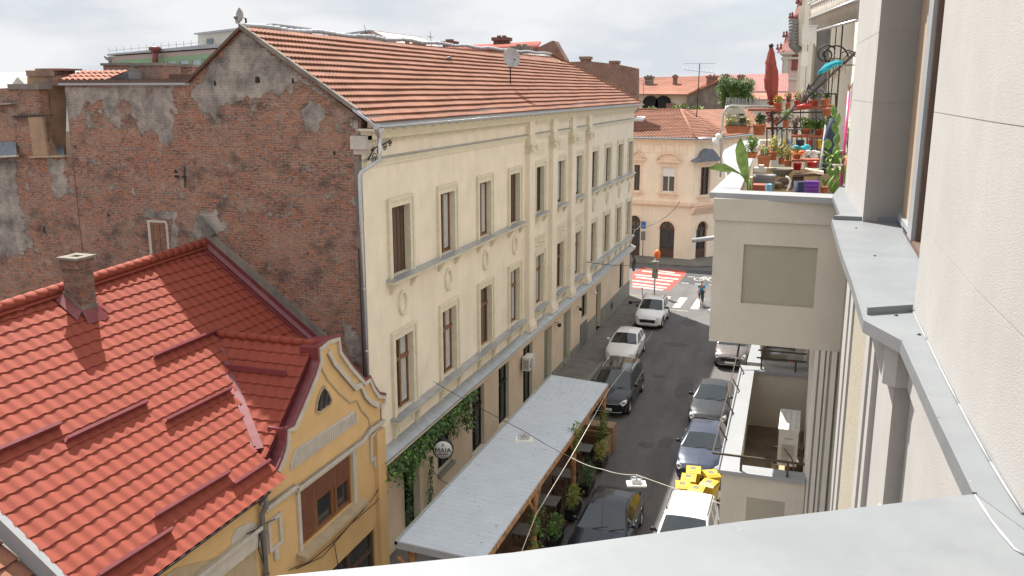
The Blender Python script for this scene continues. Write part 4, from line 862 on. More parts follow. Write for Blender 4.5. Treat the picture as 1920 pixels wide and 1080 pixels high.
pk = [(-7.25,33.0,('leaf_y','leaf_c'),'planter of yellow-flowering shrub near the far end post'),(-7.25,30.7,('leaf_b','leaf_d'),'planter of dark green leaves just beyond the middle log post'),(-7.25,28.6,('leaf_c','leaf_y'),'planter of yellow-green bush on the near side of the middle log post'),
      (-7.3,26.3,('leaf_b','leaf_a'),'planter of mixed green shrub half way down the terrace'),(-7.3,24.2,('leaf_y','leaf_c'),'planter of bright yellow-green bush by the near log post')]
for i, (x, y, k, l) in enumerate(pk): planter(x, y, i, k, l)
for i, (y, l) in enumerate(((34.1,'fern green creeper wound round the far log post'),(29.4,'creeper leaves at the top of the middle log post'),(24.5,'leafy green creeper wound round the near log post'))):
    s = MB()
    for k in range(6 if i else 9): s.clump((-7.42+random.uniform(-.12,.12), y+random.uniform(-.2,.1), (2.5 if i == 1 else 1.5)-k*.15+(.3 if i == 0 else .6)), .2, 40, .13, .06, 0, 2)
    solo('climbing_plant', s, leafmats(('leaf_a','leaf_b')), l, 'climber', 'climbers on the terrace posts')
def tableset():
    t = thing('table', (0,0,0), 'x', 'table', 'tables under the canopy'); s = MB(); s.box((-.38,-.38,.71),(.38,.38,.75)); s.build('top', M['grey_pl'], t)
    s = MB(); 
    for a in (-.32,.32):
        for c in (-.32,.32): s.bar((a,c,0),(a,c,.71),.04)
    s.build('legs', M['black'], t)
    c_ = thing('chair', (0,0,0), 'x', 'chair', 'chairs under the canopy')
    s = MB(); s.box((-.21,-.21,.43),(.21,.21,.47)); s.build('seat', M['wood_dk'], c_)
    s = MB(); s.box((-.21,.19,.62),(.21,.22,.9)); s.bar((-.2,.2,.47),(-.2,.22,.9),.03); s.bar((.2,.2,.47),(.2,.22,.9),.03); s.build('backrest', M['wood_dk'], c_)
    for a in (-.19,.19):
        for c in (-.19,.19): s = MB(); s.bar((a,c,0),(a*1.1,c*1.1,.43),.03); s.build('leg', M['black'], c_)
    return t, c_
tb, chh = tableset(); first = [True, True]
tl = ['terrace table nearest the far end screen','second terrace table from the far end','middle terrace table','second terrace table from the near end','terrace table nearest the zinc coping']
for i, y in enumerate((32.9,30.3,27.9,25.6,23.2)):
    if i == 0: tb.location = (-8.0,y,.12); tb['label'] = 'dark ' + tl[i]; t_ = tb
    else: t_ = dup(tb, (-8.0-.1*(i%2),y,.12), 'dark ' + tl[i])
    for k, (dx, dy, rz, w_) in enumerate(((0,-.75,math.pi,'near side'),(0,.75,0,'far side'))):
        lab = 'dark chair on the %s of the %s' % (w_, tl[i])
        if i == 0 and k == 0: chh.location = (-8.0+dx,y+dy,.12); chh.rotation_euler = (0,0,rz); chh['label'] = lab
        else: dup(chh, (-8.0+dx,y+dy,.12), lab, rz)
# ------------------------------------------------------------------ ivy and round sign
s = MB()
for (x0,y0),(x1,y1),n,r in (((728,892),(792,822),620,.4),((770,860),(818,797),760,.45),((800,812),(868,757),820,.42),((868,742),(884,735),300,.3),((872,750),(876,800),320,.2),((838,770),(850,810),240,.26),((768,850),(765,905),220,.22)):
    for k in range(n):
        t = random.random(); p = at_x(x0+(x1-x0)*t, y0+(y1-y0)*t, FX+.3); q = p + V((random.uniform(-.2,.22), random.gauss(0,r*.55), random.gauss(0,r*.5))); q.z = min(q.z, 3.62 if q.x > FX+.36 else 3.5)
        s.leaf(q, (random.uniform(-.2,1), random.uniform(-.8,.8), random.uniform(-1,.2)), random.uniform(.09,.2), random.uniform(.04,.09), random.randrange(3))
for px, y0, y1 in ((763,850,985),(800,855,965)):
    for k in range(330):
        p = at_x(px+(3 if y0 > 852 else 0), y0+(y1-y0)*random.random(), FX+.1); s.leaf(p+V((random.uniform(0,.12),random.gauss(0,.07),0)), (random.uniform(0,1),random.uniform(-1,1),random.uniform(-1,.3)), .11, .05, random.randrange(1,3))
solo('ivy_garland', s, leafmats(('leaf_a','leaf_d','leaf_b')), 'thick green ivy garland hung over the dark door of the cream facade', 'ivy')
c = at_x(831,842,FX+.75); SG = thing('round_sign', (FX, c.y, c.z-.4), 'round white hanging sign reading MAIA on a black bracket among the ivy', 'sign')
sn = V((.35,-1,0)).normalized(); su = V((0,0,1)).cross(sn)*-1
su = sn.cross(V((0,0,1)))*-1
s = MB(); s.lathe(c - sn*.07, [(.001,0),(.36,0),(.36,.14),(.001,.14)], 28, axis=sn); s.build('rim', M['black'], SG)
s = MB(); s.lathe(c + sn*.072, [(.32,0),(.32,.012),(.001,.012)], 28, axis=sn); s.build('face', M['white'], SG)
s = MB(); s.bar(c-V((.3,0,0)), (FX,c.y,c.z), .06, .16); s.build('bracket', M['black'], SG)
def text(par, txt, c, right, up, size, m, ext=.004):
    cu = bpy.data.curves.new('lettering', 'FONT'); cu.body = txt; cu.size = size; cu.extrude = ext; cu.align_x = 'CENTER'; cu.align_y = 'CENTER'
    o = bpy.data.objects.new('lettering_curve', cu); COL.objects.link(o); dg = bpy.context.evaluated_depsgraph_get(); dg.update()
    me = bpy.data.meshes.new_from_object(o.evaluated_get(dg)); bpy.data.objects.remove(o)
    ob = bpy.data.objects.new('lettering', me); COL.objects.link(ob); me.materials.clear(); me.materials.append(m)
    r, u = V(right).normalized(), V(up).normalized(); n = r.cross(u); off = V(c) - ORG.get(par, V((0,0,0)))
    ob.matrix_local = Matrix(((r.x,u.x,n.x,off.x),(r.y,u.y,n.y,off.y),(r.z,u.z,n.z,off.z),(0,0,0,1))); ob.parent = par; ob.matrix_local = Matrix(((r.x,u.x,n.x,off.x),(r.y,u.y,n.y,off.y),(r.z,u.z,n.z,off.z),(0,0,0,1))); return ob
rt = V((0,0,1)).cross(sn)
text(SG, 'MAIA', c + sn*.092 - V((0,0,.02)), rt, (0,0,1), .24, M['black'])
text(SG, 'X', c + sn*.092 + V((0,0,.17)), rt, (0,0,1), .16, M['black'])
s = MB(); s.obox(c + sn*.09 - V((0,0,.15)), rt*.17, sn*.006, V((0,0,.012))); s.build('underline', M['black'], SG)
# AC unit on the facade
def ac_unit(name, c, fx, fy, w, d, h, label, group=None, louv=True):
    """fx: long axis, fy: direction the fan faces"""
    c, fx, fy = V(c), V(fx).normalized(), V(fy).normalized(); u = V((0,0,1))
    t = thing(name, c, label, 'air conditioner', group)
    s = MB(); s.obox(c+u*h/2, fx*w/2, fy*d/2, u*h/2); s.obox(c+u*(h+.012), fx*(w/2+.01), fy*(d/2+.01), u*.012)
    for k in range(3): s.obox(c+u*(h+.028), fx*(w/2), fy*.012+fy*0, u*.004) if k == 1 else s.obox(c+u*(h+.028)+fy*(k-1)*d*.3, fx*w/2, fy*.012, u*.004)
    s.build('casing', M['plastic_w'], t)
    s = MB(); fc = c + u*h*.5 - fx*w*.12 + fy*(d/2)
    s.lathe(fc, [(h*.40,0),(h*.40,.015),(h*.36,.015),(h*.36,.002),(.001,.002)], 24, axis=fy); s.build('fan_opening', M['grey_pl'], t)
    s = MB()
    for r in (.1,.2,.3,.38): s.tube([fc+fy*.018+(fx*math.cos(a)+u*math.sin(a))*h*r for a in [2*math.pi*k/24 for k in range(24)]], .004, 4, closed=True)
    for k in range(8): a = math.pi*k/8; s.tube([fc+fy*.02+(fx*math.cos(a)+u*math.sin(a))*h*.39, fc+fy*.02-(fx*math.cos(a)+u*math.sin(a))*h*.39], .004, 4)
    s.build('fan_grille', M['plastic_w'], t)
    s = MB()
    for k in range(7): s.obox(c+u*(h*.15+h*.11*k)-fx*(w/2+.004), fx*.004, fy*d*.38, u*h*.03)
    if louv: s.build('side_louvres', M['grey_pl'], t)
    else: s = MB(); s.obox(c+u*(h*.45)-fx*(w/2+.01), fx*.01, fy*d*.3, u*h*.16); s.obox(c+u*(h*.78)-fx*(w/2+.003), fx*.003, fy*d*.22, u*.012); s.obox(c+u*(h*.2)-fx*(w/2+.012)-fy*d*.1, fx*.012, fy*d*.16, u*h*.14); s.build('valve_cover', M['stone_w'], t)
    s = MB()
    for q in (-.35,.35): s.bar(c+fx*w*q-fy*d*.7-u*.02, c+fx*w*q+fy*d*.5-u*.02, .03); 
    s.build('bracket', M['iron'], t); return t
c = at_x(991,680,FX+.3); ac_unit('air_conditioner', (c.x, c.y, c.z-.28), (0,1,0), (1,0,0), .82, .34, .6, 'air conditioner bracketed to the cream facade between two tall ground floor windows')
for i, (px, py, l) in enumerate(((1049,610,'left'),(1089,580,'middle'),(1116,550,'right'))):
    c = at_x(px, py, FX+.25); s = MB(); s.tube([(FX,c.y,c.z+.12),(FX+.15,c.y,c.z+.15),(c.x,c.y,c.z+.02)], .02, 6); s.lathe(c, [(.02,.1),(.1,.05),(.12,-.06),(.1,-.08)], 12, axis=(.5,-.3,-.8))
    solo('wall_spotlight', s, M['iron'] if i < 2 else M['plastic_w'], 'small %s spotlight over the %s of the three doorways of the cream building' % ('black' if i < 2 else 'white', l), 'wall lamp', 'wall lights over the doorways')
s = MB(); c = at_x(1192,490,FX+.15); c = V((FX+.25, 64.1, c.z))
for k in range(6): s.tube([c+V((0.03*math.sin(k*2),(.3+.03*k)*math.cos(a),(.36+.03*k)*math.sin(a))) for a in [2*math.pi*j/16 for j in range(16)]], .03, 5, closed=True)
s.tube([c+V((0,0,.3)), c+V((-.1,-1.0,1.3)), c+V((-.1,-1.2,1.6))], .035, 5); s.tube([c+V((0,0,.2)), c+V((-.1,-.3,2.2)), c+V((0,.2,2.6))], .03, 5)
solo('cable_coil', s, M['black'], 'black coil of spare cable hanging on the far corner of the cream building', 'cable coil')
# ------------------------------------------------------------------ vehicles
def lerp_tab(tab, s):
    for (a, x), (b_, y) in zip(tab, tab[1:]):
        if s <= b_: t = 0 if b_ == a else max(0, (s-a)/(b_-a)); t = t*t*(3-2*t) if False else t; return x + (y-x)*t
    return tab[-1][1]
def smooth_tab(tab, s, h=.07): return sum(lerp_tab(tab, s+k*h/2) for k in (-2,-1,0,1,2))/5
def car(label, cat, cx, fy, L, W, H, kind, pmat, group='cars parked along the kerbs', rz=0, trim=None, rails=None, platecol=None, glassroof=False, grille='wide'):
    t = local('parked_car', (cx, fy + L/2, 0), label, cat, group, rz)
    hw = W/2; y0 = -L/2
    suv = kind == 'suv'
    hz0, hz1 = (.86,1.08) if suv else (.68,.93); belt1 = 1.12 if suv else .98
    if kind == 'hatch': hz0, hz1, belt1 = .74,.98,1.02
    wr = .37 if suv else .325; wf_, wb_ = .86, L-.80 - (.1 if kind == 'sedan' else 0)
    cowl = 1.22 if kind != 'sedan' else 1.45; head = cowl + (.75 if not kind == 'sedan' else .85)
    r1 = {'suv': L-.62, 'hatch': L-.62, 'sedan': L-1.2}[kind]; r2 = {'suv': L-.14, 'hatch': L-.16, 'sedan': L-.40}[kind]
    trunk = {'suv': belt1, 'hatch': belt1, 'sedan': 1.05}[kind]
    hood = [(0,hz0-.18),(.06,hz0-.06),(.2,hz0+.03),(.6,hz0+.13),(cowl-.1,hz1),(cowl+.3,belt1)]+[(r1,belt1+.03),(r2-.1,trunk),(L-.25,trunk-.02),(L-.05,trunk-.1),(L,trunk-.2)]
    wid = [(0,.70),(.08,.83),(.25,.92),(.6,.985),(1.1,1.0),(L*.5,1.0),(L-.8,.985),(L-.3,.93),(L-.06,.83),(L,.74)]
    zb = .24 if suv else .19
    N = 96; st = [L*i/N for i in range(N+1)]
    body = MB(); rows = []
    for s in st:
        w = hw*smooth_tab(wid, s); top = smooth_tab(hood, s, .12); bz = zb + (.1*(1-s/.25) if s < .25 else 0) + (.12*(s-L+.3)/.3 if s > L-.3 else 0)
        ar = 0
        for wc in (wf_, wb_):
            d = abs(s-wc)
            if d < wr+.06: ar = max(ar, wr*.92 + math.sqrt((wr+.06)**2-d*d))
        lo = max(bz, ar); sh = top - (.05 if s < cowl else .02)
        mid = (lo+sh)/2; belt = min(sh, lerp_tab([(0,top-.09),(.5,top-.1),(cowl+.3,belt1-.03),(L-.4,trunk-.02),(L,trunk-.24)], s))
        belt = max(belt, lo+.03)
        fl = 1.015 if ar else 1.0
        ring = [(0,bz),(w*.78,bz if not ar else lo),(w*.95*fl,lo),(w*.985*fl,lo+(belt-lo)*.15),(w*fl,lo+(belt-lo)*.45),(w*.985,lo+(belt-lo)*.8),(w*.95,belt),(w*.86,belt+(top-belt)*.55),(w*.55,top-.012),(w*.25,top),(0,top+.004)]
        rows.append([V((x, y0+s, z_)) for x, z_ in ring])
    nr = len(rows[0])
    for sx in (1,-1):
        vs = [V((p.x*sx, p.y, p.z)) for r in rows for p in r]; fs = []; mi = []
        for i in range(N):
            for k in range(nr-1):
                q = (i*nr+k, i*nr+k+1, (i+1)*nr+k+1, (i+1)*nr+k); fs.append(q if sx > 0 else q[::-1])
                mi.append(1 if (k < 2 or (trim and k == 2)) else 0)
        base = len(body.v); body.v += [tuple(v) for v in vs]; body.f += [[base+a for a in q] for q in fs]; body.mi += mi; body.sm += [True]*len(fs)
        for i_ in (0, N): body.f.append([base+i_*nr+k for k in range(nr)]); body.mi.append(0); body.sm.append(False)
    body.build('body', [pmat, M['rubber']], t)
    # cabin
    def cab(s):      # top height, half-width at top
        z = lerp_tab([(cowl,belt1-.06),(cowl+.02,belt1-.03),(head,H-.06),(head+.35,H-.012),((head+r1)/2,H),(r1-.1,H-.05),(r1,H-.08),(r2,trunk+.02)], s)
        return z
    cs = [cowl + (r2-cowl)*i/56 for i in range(57)]
    G_ = {k: MB() for k in ('frame','screen','rear','side','roof')}
    ring = []
    wt = hw*.70 if not suv else hw*.76
    for s in cs:
        z = cab(s); zb_ = belt1-.05; k = (z-zb_)/(H-zb_); wbelt = hw*.945*smooth_tab(wid, s)/1.0; 
        wtop = wbelt + (wt - wbelt)*max(0, k)
        ring.append([(wbelt, zb_), (wbelt+(wtop-wbelt)*.12, zb_+(z-zb_)*.10), (wbelt+(wtop-wbelt)*.88, zb_+(z-zb_)*.86), (wtop-.01, z-.03*max(0,k)), (wtop-.07, z), (wtop*.45, z+.025*max(0,k)), (0, z+.034*max(0,k))])
    hm = (head+r1)/2 - .1
    for sx in (1,-1):
        for i in range(56):
            s = (cs[i]+cs[i+1])/2
            for k in range(6):
                q = [V((ring[i][k][0]*sx, y0+cs[i], ring[i][k][1])), V((ring[i][k+1][0]*sx, y0+cs[i], ring[i][k+1][1])), V((ring[i+1][k+1][0]*sx, y0+cs[i+1], ring[i+1][k+1][1])), V((ring[i+1][k][0]*sx, y0+cs[i+1], ring[i+1][k][1]))]
                if sx < 0: q = q[::-1]
                if k == 1: key = 'frame' if (abs(s-hm) < .05 or s < cowl+.14 or s > r2-.16 or (suv and abs(s-(r1-.28)) < .07)) else 'side'
                elif k in (0,2,3): key = 'frame'
                elif s < head: key = 'screen'
                elif s > r1: key = 'rear'
                else: key = 'roof'
                if key == 'roof' and glassroof and k == 5 or key == 'roof' and glassroof and k == 4 and head+.1 < s < r1-.2: key = 'screen'
                G_[key].add(q, [(0,1,2,3)], 0, True)
    def fin(mb, name, m):
        if not mb.v: return
        o = mb.build(name, m, t); me = o.data
        import bmesh
        bm = bmesh.new(); bm.from_mesh(me); bmesh.ops.remove_doubles(bm, verts=bm.verts, dist=.0005); bm.to_mesh(me); bm.free(); return o
    fin(G_['frame'], 'pillars', pmat); fin(G_['roof'], 'roof', pmat); fin(G_['screen'], 'windscreen', M['carglass']); fin(G_['rear'], 'rear_window', M['carglass']); 
    for sx in (1,-1):
        q = MB(); src = G_['side']; fs = [f for f in src.f if src.v[f[0]][0]*sx > 0]; q.add(src.v, fs, 0, True); us = sorted({i for f in q.f for i in f}); mp = {a: k for k, a in enumerate(us)}; q.v = [q.v[i] for i in us]; q.f = [[mp[i] for i in f] for f in q.f]; fin(q, 'side_windows', M['carglass'])
    # wheels
    for sx in (1,-1):
        for wc in (wf_, wb_):
            x = sx*(hw-.11); c = V((x, y0+wc, wr))
            s_ = MB(); s_.lathe(c, [(wr*.62,.09),(wr*.93,.1),(wr,.06),(wr,-.06),(wr*.93,-.1),(wr*.62,-.09)], 24, axis=(sx,0,0)); w_ = s_.build('wheel', M['rubber'], t)
            s_ = MB(); s_.lathe(c, [(wr*.64,.085),(wr*.6,.05),(wr*.58,.0),(.001,.0)], 24, axis=(sx,0,0))
            for k in range(5):
                a = 2*math.pi*k/5; d = V((0,math.cos(a),math.sin(a))); n2 = V((0,-d.z,d.y)); s_.obox(c+V((sx*.06,0,0))+d*wr*.33, d*wr*.3, n2*.03, V((.018,0,0)))
            s_.lathe(c+V((sx*.05,0,0)), [(.07,0),(.06,.03),(.001,.035)], 10, axis=(sx,0,0)); s_.build('rim', M['galv'], w_)
    def onhood(x, s): return V((x, y0+s, 0))
    for sx in (1,-1):
        s_ = MB(); zl = hz0-.08
        a = [(hw*.86,.16,zl+.02),(hw*.62,.045,zl-.01),(hw*.60,.05,zl-.10),(hw*.80,.07,zl-.15),(hw*.93,.28,zl-.04)]
        s_.add([V((x*sx, y0+s-.03, z_)) for x, s, z_ in a] + [V((hw*.9*sx, y0+.42, zl+.07)), V((hw*.74*sx, y0+.12, zl+.08))], [(0,1,2,3,4),(0,4,5),(0,5,6),(0,6,1)] if True else []); s_.build('headlight', M['lampglass'], t)
        s_ = MB(); mx = sx*(hw+.09); s_.ball((mx, y0+cowl+.42, belt1+.05), .11, 10, 6, 0, 1.0, .55, .7); s_.bar((sx*hw*.92, y0+cowl+.42, belt1), (mx, y0+cowl+.42, belt1+.02), .05); s_.build('mirror', M['black'] if trim else pmat, t)
        s_ = MB(); s_.box((sx*hw*.5,y0+L-.05,trunk-.36),(sx*hw*.72,y0+L+.006,trunk-.26)); s_.build('tail_light', M['redpl'], t)
        for k in (0, 1):
            s_ = MB(); yy = y0 + (cowl+1.15+k*.95); s_.box((sx*hw*.985,yy,belt1-.18),(sx*(hw*.985+.03),yy+.16,belt1-.15)); s_.build('door_handle', M['chrome'], t)
        if rails:
            s_ = MB(); s_.tube([(sx*(wt-.03),y0+head+.25,H-.02),(sx*(wt-.01),y0+head+.33,H+.05),(sx*(wt-.01),y0+r1-.35,H+.045),(sx*(wt-.03),y0+r1-.22,H-.02)], .02, 6); s_.build('roof_rail', M[rails], t)
    s_ = MB(); gz = hz0-.18; gw = hw*(.58 if grille != 'small' else .4)
    for k in range(5): s_.box((-gw*(1-.06*k),y0-.012,gz-.03*k-.04),(gw*(1-.06*k),y0+.06,gz-.03*k-.018))
    s_.box((-gw*.95,y0-.004,gz-.2),(gw*.95,y0+.05,gz+.0)); s_.build('grille', M['black'], t)
    s_ = MB(); s_.tube([(-gw*1.02,y0-.01,gz+.01),(gw*1.02,y0-.01,gz+.01)], .01, 5); s_.tube([(-hw*.75,y0-.01,.34),(-hw*.55,y0-.03,.31),(hw*.55,y0-.03,.31),(hw*.75,y0-.01,.34)], .012, 5); s_.build('chrome_trim', M['chrome'], t)
    s_ = MB(); s_.box((-hw*.7,y0-.015,.24),(hw*.7,y0+.1,.33)); s_.build('lower_intake', M['rubber'], t)
    s_ = MB(); s_.box((-.26,y0-.03,.38),(.26,y0-.016,.49)); s_.build('number_plate', M['plate'], t)
    s_ = MB()
    for q in (-.3, .25): s_.bar((q,y0+cowl+.0,belt1-.02),(q+.5,y0+cowl+.14,belt1+.045),.015)
    s_.build('wiper', M['black'], t)
    return t
whitep = paint('white_car_paint', (.72,.72,.71)); blackp = paint('black_car_paint', (.010,.011,.013)); dgrey = paint('dark_grey_car_paint', (.02,.021,.024), .15); blueg = paint('blue_grey_car_paint', (.035,.045,.075), .2)
taupe = paint('taupe_car_paint', (.13,.112,.105), .4); navyp = paint('dark_navy_car_paint', (.012,.016,.026), .2)
car('small white SUV with black roof rails, parked nearest the zebra crossing', 'car', -9.25, 54.75, 4.1, 1.78, 1.64, 'suv', whitep, trim=True, rails='black')
car('white hatchback parked between the small white SUV and the big black SUV', 'car', -9.4, 46.7, 4.05, 1.76, 1.45, 'hatch', whitep)
car('large black SUV with silver roof rails parked at the end of the canopy', 'car', -8.3, 38.7, 4.95, 1.94, 1.76, 'suv', blackp, rails='chrome', glassroof=True)
car('black sedan with a chrome window line parked beside the terrace', 'car', -5.7, 24.75, 4.85, 1.84, 1.46, 'sedan', navyp)
car('taupe SUV with black grille parked below the greige plant balcony', 'car', -3.5, 47.9, 4.3, 1.78, 1.62, 'suv', taupe, trim=True)
car('dark grey sedan parked behind the blue-grey hatchback', 'car', -3.68, 38.6, 4.5, 1.78, 1.45, 'sedan', dgrey)
car('blue-grey hatchback parked directly behind the yellow bins', 'car', -3.42, 32.75, 4.1, 1.76, 1.46, 'hatch', blueg)
car('white SUV with black roof rails in front of the yellow bins', 'car', -3.05, 24.75, 4.5, 1.8, 1.66, 'suv', whitep, trim=True, rails='black')
# ------------------------------------------------------------------ yellow bins
def bin_(x, y, rz, label):
    t = local('wheelie_bin', (x, y, 0), label, 'bin', 'yellow wheelie bins', rz)
    s = MB(); vs = [];  
    for w, d, z_ in ((.40,.42,.12),(.52,.58,.95),(.58,.64,.96),(.58,.64,1.01)): vs += [(-w/2,-d/2,z_),(w/2,-d/2,z_),(w/2,d/2,z_),(-w/2,d/2,z_)]
    s.add(vs, [(4*i+k, 4*i+(k+1)%4, 4*i+4+(k+1)%4, 4*i+4+k) for i in range(3) for k in range(4)] + [(3,2,1,0)]); s.build('body', M['yelpl'], t)
    s = MB(); s.prism([(-.27,-.32,1.02),(-.27,-.2,1.07),(-.27,.2,1.085),(-.27,.34,1.04),(-.27,.34,1.01),(-.27,-.32,1.0)], (.54,0,0)); s.prism([(-.2,-.24,1.06),(-.2,-.16,1.09),(-.2,.16,1.10),(-.2,.26,1.06)], (.4,0,0)); s.tube([(-.22,.38,1.0),(.22,.38,1.0)], .02, 6)
    s.build('lid', M['yelpl'], t)
    s = MB(); s.prism([(-.12,-.12,1.09),(-.12,.1,1.101),(-.12,.1,1.107),(-.12,-.12,1.096)], (.2,0,0)); s.build('worn_sticker', M['plaster_grey'], t)
    for q in (-1,1): s = MB(); s.lathe((q*.24,.24,.1), [(.001,-.03),(.1,-.03),(.1,.03),(.001,.03)], 14, axis=(1,0,0)); s.build('wheel', M['rubber'], t)
    return t
for x, y, rz, l in ((-3.42,31.75,.1,'yellow wheelie bin in the back row on the road side'),(-2.75,31.6,.5,'yellow wheelie bin in the back row next to the balcony, turned askew'),(-3.5,31.0,.05,'yellow wheelie bin in the middle of the group, road side'),(-2.72,30.75,-.3,'yellow wheelie bin in the front row beside the pavement'),(-3.62,30.3,.15,'yellow wheelie bin squeezed behind the roof of the white SUV'),(-3.1,30.1,-.1,'yellow wheelie bin closest to the tailgate of the white SUV')): bin_(x, y, rz, l)
# ------------------------------------------------------------------ cyclist
def skin(name, verts, edges, rad, m, parent=None, sub=2):
    me = bpy.data.meshes.new(name); o_ = ORG.get(parent, V((0,0,0))); me.from_pydata([tuple(V(v)-o_) for v in verts], edges, []); o = bpy.data.objects.new(name, me); COL.objects.link(o)
    md = o.modifiers.new('skin', 'SKIN'); md.use_smooth_shade = True
    for i, r in enumerate(rad): me.skin_vertices[0].data[i].radius = (r, r) if not isinstance(r, tuple) else r
    me.skin_vertices[0].data[0].use_root = True
    sb = o.modifiers.new('sub', 'SUBSURF'); sb.levels = sub; sb.render_levels = sub; me.materials.append(m)
    dg = bpy.context.evaluated_depsgraph_get(); dg.update(); me2 = bpy.data.meshes.new_from_object(o.evaluated_get(dg)); bpy.data.objects.remove(o)
    o = bpy.data.objects.new(name, me2); COL.objects.link(o)
    for p in me2.polygons: p.use_smooth = True
    if parent: o.parent = parent; ORG[o] = o_
    return o
bx, by = -6.78, 62.5
BK = local('bicycle', (bx, by, 0), 'city bicycle ridden across the zebra crossing towards the camera', 'bicycle', rz=.08)
for yy, nm in ((-.52,'front'),(.52,'rear')):
    s = MB(); s.tube([(0,yy+.33*math.cos(a),.35+.33*math.sin(a)) for a in [2*math.pi*k/28 for k in range(28)]], .022, 6, closed=True); w_ = s.build('wheel', M['rubber'], BK)
    s = MB()
    for k in range(9): a = math.pi*k/9; s.tube([(0,yy+.32*math.cos(a),.35+.32*math.sin(a)),(0,yy-.32*math.cos(a),.35-.32*math.sin(a))], .0025, 4)
    s.tube([(-.05,yy,.35),(.05,yy,.35)], .025, 8); s.build('spokes', M['galv'], w_)
s = MB(); 
for a, c in (((0,-.38,.85),(0,.05,.30)),((0,-.38,.82),(0,.2,.78)),((0,.05,.3),(0,.22,.9)),((0,.05,.3),(0,.52,.35)),((0,.2,.75),(0,.52,.35)),((0,-.36,.95),(0,-.52,.35))): s.tube([a, c], .018, 7)
s.build('frame', M['black'], BK)
s = MB(); s.tube([(-.3,-.22,1.02),(-.2,-.34,1.05),(0,-.38,1.03),(.2,-.34,1.05),(.3,-.22,1.02)], .015, 6); s.tube([(0,-.38,1.03),(0,-.37,.85)], .018, 6); s.build('handlebar', M['black'], BK)
s = MB(); s.ball((0,.26,.93), .11, 10, 6, 0, .9, 1.3, .4); s.build('saddle', M['black'], BK)
s = MB(); s.tube([(.1,.05,.30),(.1,.05,.13)], .012, 5); s.tube([(-.1,.05,.3),(-.1,.05,.47)], .012, 5); s.box((.06,0,.11),(.18,.1,.13)); s.box((-.18,0,.46),(-.06,.1,.48)); s.lathe((.06,.05,.3), [(.09,0),(.09,.01),(.001,.01)], 16, axis=(1,0,0)); s.build('cranks', M['galv'], BK)
P_ = local('person', (bx, by, 0), 'person in a teal shirt and dark jeans riding a bicycle, hands on the handlebar', 'person', rz=.08)
vb = [(0,.24,1.0),(0,.20,1.18),(0,.10,1.40),(0,.05,1.50),(0,.02,1.585),(0,-.0,1.66),(0,.0,1.76),
      (.17,.10,1.45),(.25,-.02,1.25),(.24,-.20,1.10),(.25,-.26,1.05),(-.17,.10,1.45),(-.25,-.02,1.25),(-.24,-.20,1.10),(-.25,-.26,1.05),
      (.10,.20,.95),(.13,-.16,.66),(.12,.06,.22),(.12,-.07,.15),(-.10,.20,.95),(-.13,-.20,.90),(-.12,.05,.56),(-.12,-.08,.50)]
eb = [(0,1),(1,2),(2,3),(3,4),(4,5),(5,6),(2,7),(7,8),(8,9),(9,10),(2,11),(11,12),(12,13),(13,14),(0,15),(15,16),(16,17),(17,18),(0,19),(19,20),(20,21),(21,22)]
rb = [.13,.13,.14,.07,.055,.095,.085,.06,.045,.035,.03,.06,.045,.035,.03,.10,.07,.05,.04,.10,.07,.05,.04]
skin('body', vb, eb, rb, M['skin'], P_)
skin('shirt', [(0,.24,1.02),(0,.2,1.18),(0,.1,1.42),(.17,.10,1.46),(.24,.0,1.29),(-.17,.10,1.46),(-.24,.0,1.29)], [(0,1),(1,2),(2,3),(3,4),(2,5),(5,6)], [.155,.155,.165,.085,.065,.085,.065], M['shirt'], P_)
skin('trousers', [(0,.24,1.0),(.10,.20,.95),(.13,-.16,.66),(.12,.06,.26),(-.10,.20,.95),(-.13,-.20,.90),(-.12,.05,.60)], [(0,1),(1,2),(2,3),(0,4),(4,5),(5,6)], [.15,.115,.085,.065,.115,.085,.065], M['jeans'], P_)
s = MB()
for sx in (1,-1): s.ball((sx*.12, .0 if sx > 0 else .0, .16 if sx > 0 else .51), .07, 10, 6, 0, .7, 1.7, .6)
s.build('shoes', M['black'], P_)
s = MB(); s.ball((0,.03,1.765), .1, 12, 8, 0, .9, 1.0, .8); s.build('hair', M['hair'], P_)
s = MB()
for sx in (1,-1):
    s.ball((sx*.033,-.088,1.705), .012, 6, 4)
    for k in range(5): s.tube([(sx*.25+(k-2)*.014,-.27,1.055),(sx*.25+(k-2)*.014,-.3,1.04),(sx*.25+(k-2)*.014,-.29,1.01)], .008, 5)
s.ball((0,-.1,1.675), .018, 6, 4); s.build('face_and_fingers', M['skin'], P_)
# scooter
p = at_z(1193,569,.12); SC = local('electric_scooter', (p.x+.1, p.y, .12), 'black electric scooter leaning at the corner of the cream building', 'scooter', rz=.5)
s = MB(); s.box((-.5,-.08,.1),(.35,.08,.16)); s.build('deck', M['black'], SC)
s = MB(); s.tube([(.4,0,.2),(.28,0,1.1)], .025, 7); s.tube([(.28,-.24,1.12),(.28,.24,1.12)], .02, 7); s.build('handlebar', M['black'], SC)
for x in (.45,-.55): s = MB(); s.lathe((x,-.03,.12), [(.001,0),(.12,0),(.12,.06),(.001,.06)], 14, axis=(0,1,0)); s.build('wheel', M['rubber'], SC)
